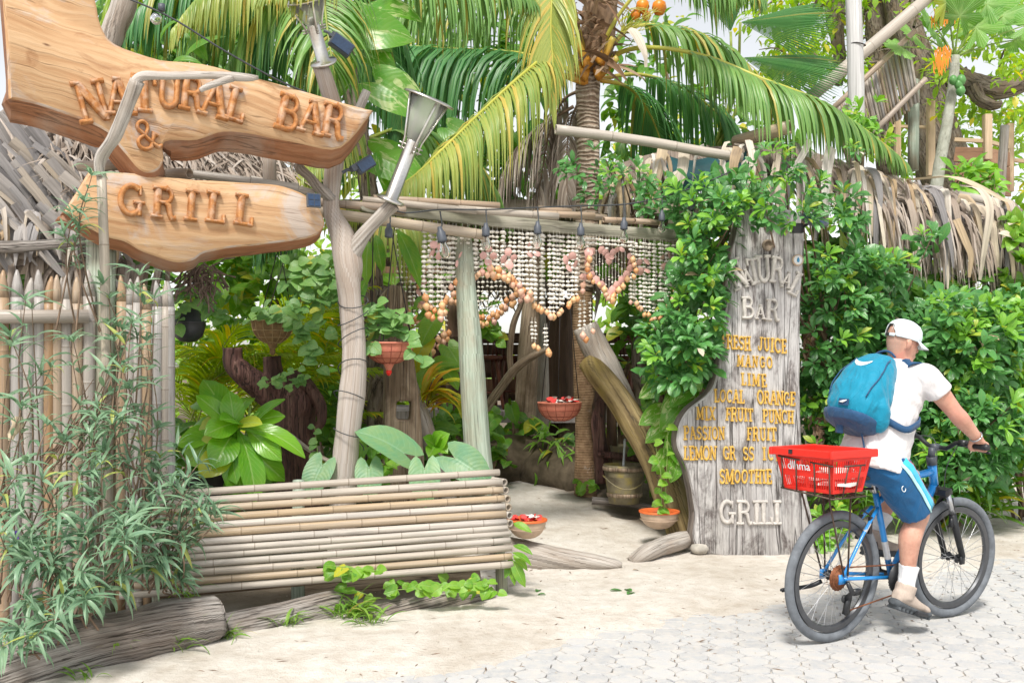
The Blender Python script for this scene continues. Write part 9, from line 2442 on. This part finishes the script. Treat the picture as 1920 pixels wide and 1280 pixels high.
  o = obj('fallen_leaf', TP['ellip'][i % 2].mesh(M[mt]), None, lm(p, (math.sin(a), math.cos(a), .12), (0, 0, 1), s)); tag(o, lab, 'leaf')
def build_background():
 rr = random.Random(123)
 def mass(name, label, blobs, tpk, mat, size, dens, kind='thing', cat='shrub', seed=0, nmax=0):
  r2 = random.Random(seed); ms = {}
  for (cx, cy, rx, ry, Y, D) in blobs:
   for _ in range(int(rx * ry * PI * dens)):
    while True:
     a, b = r2.uniform(-1, 1), r2.uniform(-1, 1)
     if a * a + b * b < 1: break
    d = V((r2.gauss(0, 1), r2.gauss(-.3, .8), r2.gauss(-.2, .8)))
    tp = r2.choice(TP[tpk]); ms.setdefault(id(tp), (tp, []))[1].append(np.array(lm(P(cx + a * rx, cy + b * ry, Y + r2.uniform(-D, D)), d, (r2.uniform(-.4, .4), -.5, .8), size * r2.uniform(.7, 1.3))))
  if kind == 'stuff':
   root = obj(name, None); root['kind'] = 'stuff'; tag(root, label, cat)
  else:
   c = blobs[0]; root = thing(name, label, cat, P(c[0], min(c[1] + c[3], 900), c[4]))
  for tp, m in ms.values(): obj('foliage', tp.cloud('foliage', np.stack(m), M[mat]), root, None, 'stuff')
  if kind != 'stuff':
   for (cx, cy, rx, ry, Y, D) in blobs:
    mb = MB(); a = P(cx + r2.uniform(-.3, .3) * rx, cy + ry * 1.1, Y); tube(mb, [tuple(q) for q in spline([(*a, .03), (*P(cx + r2.uniform(-.2, .2) * rx, cy + ry * .3, Y), .02), (*P(cx, cy - ry * .5, Y), .008)], 4)], n=6)
    mb.build('branch', M['stem'], root)
  return root
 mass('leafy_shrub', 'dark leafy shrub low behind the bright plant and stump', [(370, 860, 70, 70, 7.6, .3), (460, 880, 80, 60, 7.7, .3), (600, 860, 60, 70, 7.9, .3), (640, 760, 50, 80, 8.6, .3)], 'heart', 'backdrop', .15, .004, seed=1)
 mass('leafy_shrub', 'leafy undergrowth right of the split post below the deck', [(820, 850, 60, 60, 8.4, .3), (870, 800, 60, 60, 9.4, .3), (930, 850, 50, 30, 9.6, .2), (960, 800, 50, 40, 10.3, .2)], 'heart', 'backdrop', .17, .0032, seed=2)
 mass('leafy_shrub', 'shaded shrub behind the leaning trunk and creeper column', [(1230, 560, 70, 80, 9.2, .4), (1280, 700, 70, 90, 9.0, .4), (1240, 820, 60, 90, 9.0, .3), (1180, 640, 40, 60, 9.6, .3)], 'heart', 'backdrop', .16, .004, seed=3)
 mass('leafy_shrub', 'ferny green plant beside the palm foot under the hanging red basket', [(1030, 850, 40, 50, 9.9, .2), (1075, 860, 26, 45, 9.7, .15)], 'lance', 'vine_leaf', .22, .009, seed=4)
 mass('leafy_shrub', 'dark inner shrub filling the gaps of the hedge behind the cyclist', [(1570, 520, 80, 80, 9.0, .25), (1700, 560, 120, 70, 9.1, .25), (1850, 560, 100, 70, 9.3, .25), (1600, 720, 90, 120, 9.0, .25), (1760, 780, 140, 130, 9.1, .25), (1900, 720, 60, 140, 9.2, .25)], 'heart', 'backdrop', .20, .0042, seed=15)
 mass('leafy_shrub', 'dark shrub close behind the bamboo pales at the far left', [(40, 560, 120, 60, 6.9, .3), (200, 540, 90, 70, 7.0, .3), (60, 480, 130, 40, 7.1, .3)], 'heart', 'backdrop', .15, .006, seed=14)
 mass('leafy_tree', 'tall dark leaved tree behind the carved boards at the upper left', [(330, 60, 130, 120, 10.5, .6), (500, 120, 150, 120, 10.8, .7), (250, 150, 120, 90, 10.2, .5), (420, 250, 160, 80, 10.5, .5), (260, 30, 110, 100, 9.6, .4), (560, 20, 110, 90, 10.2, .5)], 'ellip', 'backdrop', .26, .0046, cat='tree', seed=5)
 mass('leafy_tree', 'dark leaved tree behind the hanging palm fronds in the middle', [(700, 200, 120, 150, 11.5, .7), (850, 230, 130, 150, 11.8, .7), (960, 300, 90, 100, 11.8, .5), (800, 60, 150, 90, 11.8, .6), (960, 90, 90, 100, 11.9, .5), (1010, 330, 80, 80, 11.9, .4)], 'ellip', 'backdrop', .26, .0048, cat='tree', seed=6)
 mass('leafy_tree', 'green leaved tree behind the fan palm and sloping frond', [(1220, 260, 100, 110, 12, .6), (1330, 260, 110, 110, 12, .6), (1240, 120, 110, 100, 12, .6), (1440, 290, 90, 70, 12, .6)], 'ellip', 'backdrop', .24, .0040, cat='tree', seed=7)
 mass('leafy_tree', 'bright leaved tree behind the hanging bowl and black pot', [(400, 500, 90, 70, 9.8, .4), (500, 520, 100, 60, 10.0, .4), (600, 560, 70, 90, 10.2, .4), (420, 640, 120, 90, 10.4, .4), (560, 690, 100, 60, 10.8, .4)], 'heart', 'vine_leaf', .17, .0055, cat='tree', seed=8)
 mass('leafy_tree', 'leafy boughs under the canes behind the shell curtain', [(760, 520, 70, 60, 10.5, .4), (870, 480, 90, 40, 11.0, .4), (1180, 480, 70, 60, 10.5, .4), (1060, 470, 60, 40, 11, .4)], 'heart', 'vine_leaf', .17, .0034, cat='tree', seed=9)
 mass('distant_woodland', 'distant mass of bright green leaves closing the view', [(-50, 560, 260, 260, 17, 1.5), (350, 560, 260, 260, 18, 1.5), (700, 520, 200, 200, 18.5, 1.5), (720, 690, 260, 70, 17, 1.0), (1180, 640, 170, 110, 17, 1.5), (1300, 400, 230, 200, 18, 1.5), (1550, 500, 240, 160, 17, 1.5), (1850, 480, 240, 200, 17, 1.5), (2150, 500, 200, 260, 17, 1.5), (700, 820, 300, 90, 15, 1), (1150, 800, 240, 120, 14.5, .6)], 'small', 'canopy', .26, .0058, 'stuff', 'woodland', seed=10)
 mass('distant_woodland', 'light green sunlit leaves beyond the timber platform', [(1800, 260, 120, 90, 17, 1), (1890, 300, 90, 110, 17, 1), (1740, 200, 70, 80, 17, 1), (1920, 180, 60, 60, 17, 1), (1660, 330, 90, 80, 17, 1)], 'small', 'canopy', .22, .006, 'stuff', 'woodland', seed=11)
 t = thing('old_tree', 'big rough barked tree with a crooked low branch at the upper right', 'tree', P(1800, 480, 14))
 for rows in ([(1810, 470, 14, 64), (1795, 400, 14, 58), (1772, 320, 14, 50), (1745, 220, 14, 42), (1722, 130, 14, 34), (1690, 20, 14, 27), (1672, -60, 14, 24)], [(1668, 330, 14.4, 22), (1655, 180, 14.4, 24), (1650, 60, 14.4, 24), (1640, -60, 14.4, 22)], [(1560, -60, 14.6, 24), (1566, 40, 14.6, 16), (1575, 110, 14.6, 12), (1572, 160, 14.6, 8)]):
  mb = MB(); tube(mb, [tuple(p) for p in spline(strip_px(rows), 6)], n=16, rough=.2, rf=3); mb.build('trunk', M['bark'], t)
 for rows in ([(1722, 150, 14, 20), (1775, 140, 13.9, 21), (1830, 160, 13.8, 22), (1885, 165, 13.7, 20), (1960, 130, 13.6, 18)], [(1825, 165, 13.7, 15), (1838, 188, 13.6, 13), (1862, 198, 13.55, 10), (1880, 194, 13.5, 6)]):
  mb = MB(); tube(mb, [tuple(p) for p in spline(strip_px(rows), 6)], n=12, rough=.2, rf=4); mb.build('branch', M['bark'], t)
 mb = MB()
 for i in range(40):
  x, y = rr.uniform(1480, 1930), rr.uniform(-40, 130); a = P(x, y, 14 + rr.uniform(-1.5, 1.5)); b = a + V((rr.uniform(-.9, .9), rr.uniform(-.5, .5), rr.uniform(-.5, .5)))
  tube(mb, [tuple(q) for q in spline([(*a, .022), (*(a.lerp(b, .5) + V((0, 0, .1))), .013), (*b, .005)], 3)], n=5, cap=False)
 mb.build('twigs', M['bark'], t, kind='stuff')
 ms = []
 cl = [(rr.uniform(1420, 1940), rr.uniform(-60, 150) if rr.random() < .75 else rr.uniform(100, 260), rr.uniform(12.5, 17), rr.uniform(25, 60)) for _ in range(105)]
 for (cx, cy, Y, r) in cl:
  for _ in range(int(r * 1.5)):
   d = V((rr.gauss(0, 1), rr.gauss(0, 1), rr.gauss(-.2, .8))); ms.append(np.array(lm(P(cx + rr.gauss(0, .5) * r, cy + rr.gauss(0, .4) * r, Y + rr.uniform(-.4, .4)), d, (0, -.3, 1), rr.uniform(.10, .19))))
 obj('crown', TP['small'][0].cloud('crown', np.stack(ms), M['canopy']), t, None, 'stuff')
 t = thing('papaya_tree', 'slim papaya tree with green fruits and lobed leaves at the upper right', 'tree', P(1758, 420, 11))
 mb = MB(); tube(mb, [tuple(p) for p in spline(strip_px([(1745, 420, 11, 13), (1762, 310, 11, 11), (1776, 230, 11, 10), (1788, 150, 11, 9), (1790, 105, 11, 9)]), 6)], n=12, rough=.1, rf=8); mb.build('trunk', M['papaya_bark'], t)
 for (x, y, r) in ((1787, 150, 8), (1802, 150, 9), (1797, 158, 8), (1801, 170, 9)):
  mb = MB(); k = r / F * 10.8; lathe(mb, P(x, y, 10.85), [(.001, -k * 1.35), (k * .7, -k * .9), (k, -k * .1), (k * .7, k * .8), (.001, k * 1.2)], 12); mb.build('papaya_fruit', M['papaya_fruit'], t)
 for i, (x, y, ox, oy, s) in enumerate(((1712, 62, -.6, .5, .30), (1745, 40, -.4, .8, .30), (1690, 88, -.9, .3, .26), (1830, 52, .4, .8, .34), (1880, 30, .7, .6, .38), (1930, 45, .9, .3, .36), (1800, 30, 0, 1, .34), (1755, 62, -.5, .6, .3), (1850, 8, .5, .8, .36), (1775, 5, -.2, 1, .36), (1905, 75, .9, -.1, .3))):
  c = P(x, y, 10.9 + .25 * math.sin(i * 2)); mb = MB(); n = 45
  Rm = frame_from(V((ox, -.35, oy * .5)), V((0, -.75, .66)))
  ring = []
  for k in range(n):
   a = -PI * .86 + 2 * PI * .86 * k / (n - 1)
   lob = .42 + .58 * abs(math.cos(a * 3.5)) ** .7 * (1 + .14 * math.cos(a * 21))
   r = s * lob * (1 - .28 * abs(a) / PI)
   ring.append(((r * math.sin(a), r * math.cos(a), -.18 * r * r / s + .02 * math.cos(a * 7)), r))
  cc = mb.p(c); ri = [mb.p(c + Rm @ V(q)) for q, r in ring]
  for k in range(n - 1): mb.q((cc, ri[k], ri[k + 1]), [(.5, .3), (.3, 1), (.7, 1)])
  lf = mb.build('leaf', M['papaya_leaf'], t, smooth=False)
  mb = MB(); tube(mb, [tuple(q) for q in spline([(*P(1790, 108, 11), .013), (*(P(1790, 108, 11).lerp(c, .55) + V((0, 0, .03))), .009), (*c, .006)], 4)], n=6); mb.build('leaf_stalk', M['green_stem'], t)
 for i, (x, y) in enumerate(((1766, 20), (1770, 110))):
  mb = MB()
  for k in range(40):
   a = P(x + rr.gauss(0, 8), y + rr.uniform(-25, 10), 10.8); ribbon(mb, [tuple(a + V((rr.uniform(-.01, .01), 0, -.045 * j))) for j in range(4)], (1, .4, 0), .018, .3, taper=(1, .5))
  tag(mb.build('seed_cluster', M['coconut']), ('upper' if i == 0 else 'lower') + ' orange hanging seed cluster beside the papaya stem', 'seed cluster')
 bush('leafy_shoot', 'yellow green shoots standing above the thatch before the timber platform', [(1815, 335, 40, 24, 10.2, .2), (1850, 350, 30, 16, 10.2, .2)], P(1815, 400, 10.3), TP['hedge'], 'hedge_light', .17, .005, 6, 200, 31, None, 'plant', 5, core=False)
 bush('leafy_shoot', 'yellow tipped shoot beside the foot of the whitewashed pole', [(1625, 205, 22, 16, 9.2, .1), (1600, 240, 30, 20, 9.2, .15), (1640, 265, 26, 20, 9.2, .1)], P(1610, 330, 9.2), TP['hedge'], 'hedge_light', .12, .006, 6, 120, 32, None, 'plant', 4, core=False)
import time as _t
for _f in (build_ground, build_paving, build_litter, build_signs, build_posts, build_beams, build_roofs, build_back, build_fence, build_bench, build_palms, build_hedges, build_background, build_plants,
           build_logs, build_pots, build_shells, build_lamps, build_bike, build_rider):
 _t0 = _t.time(); _f(); print(_f.__name__, round(_t.time() - _t0, 2))
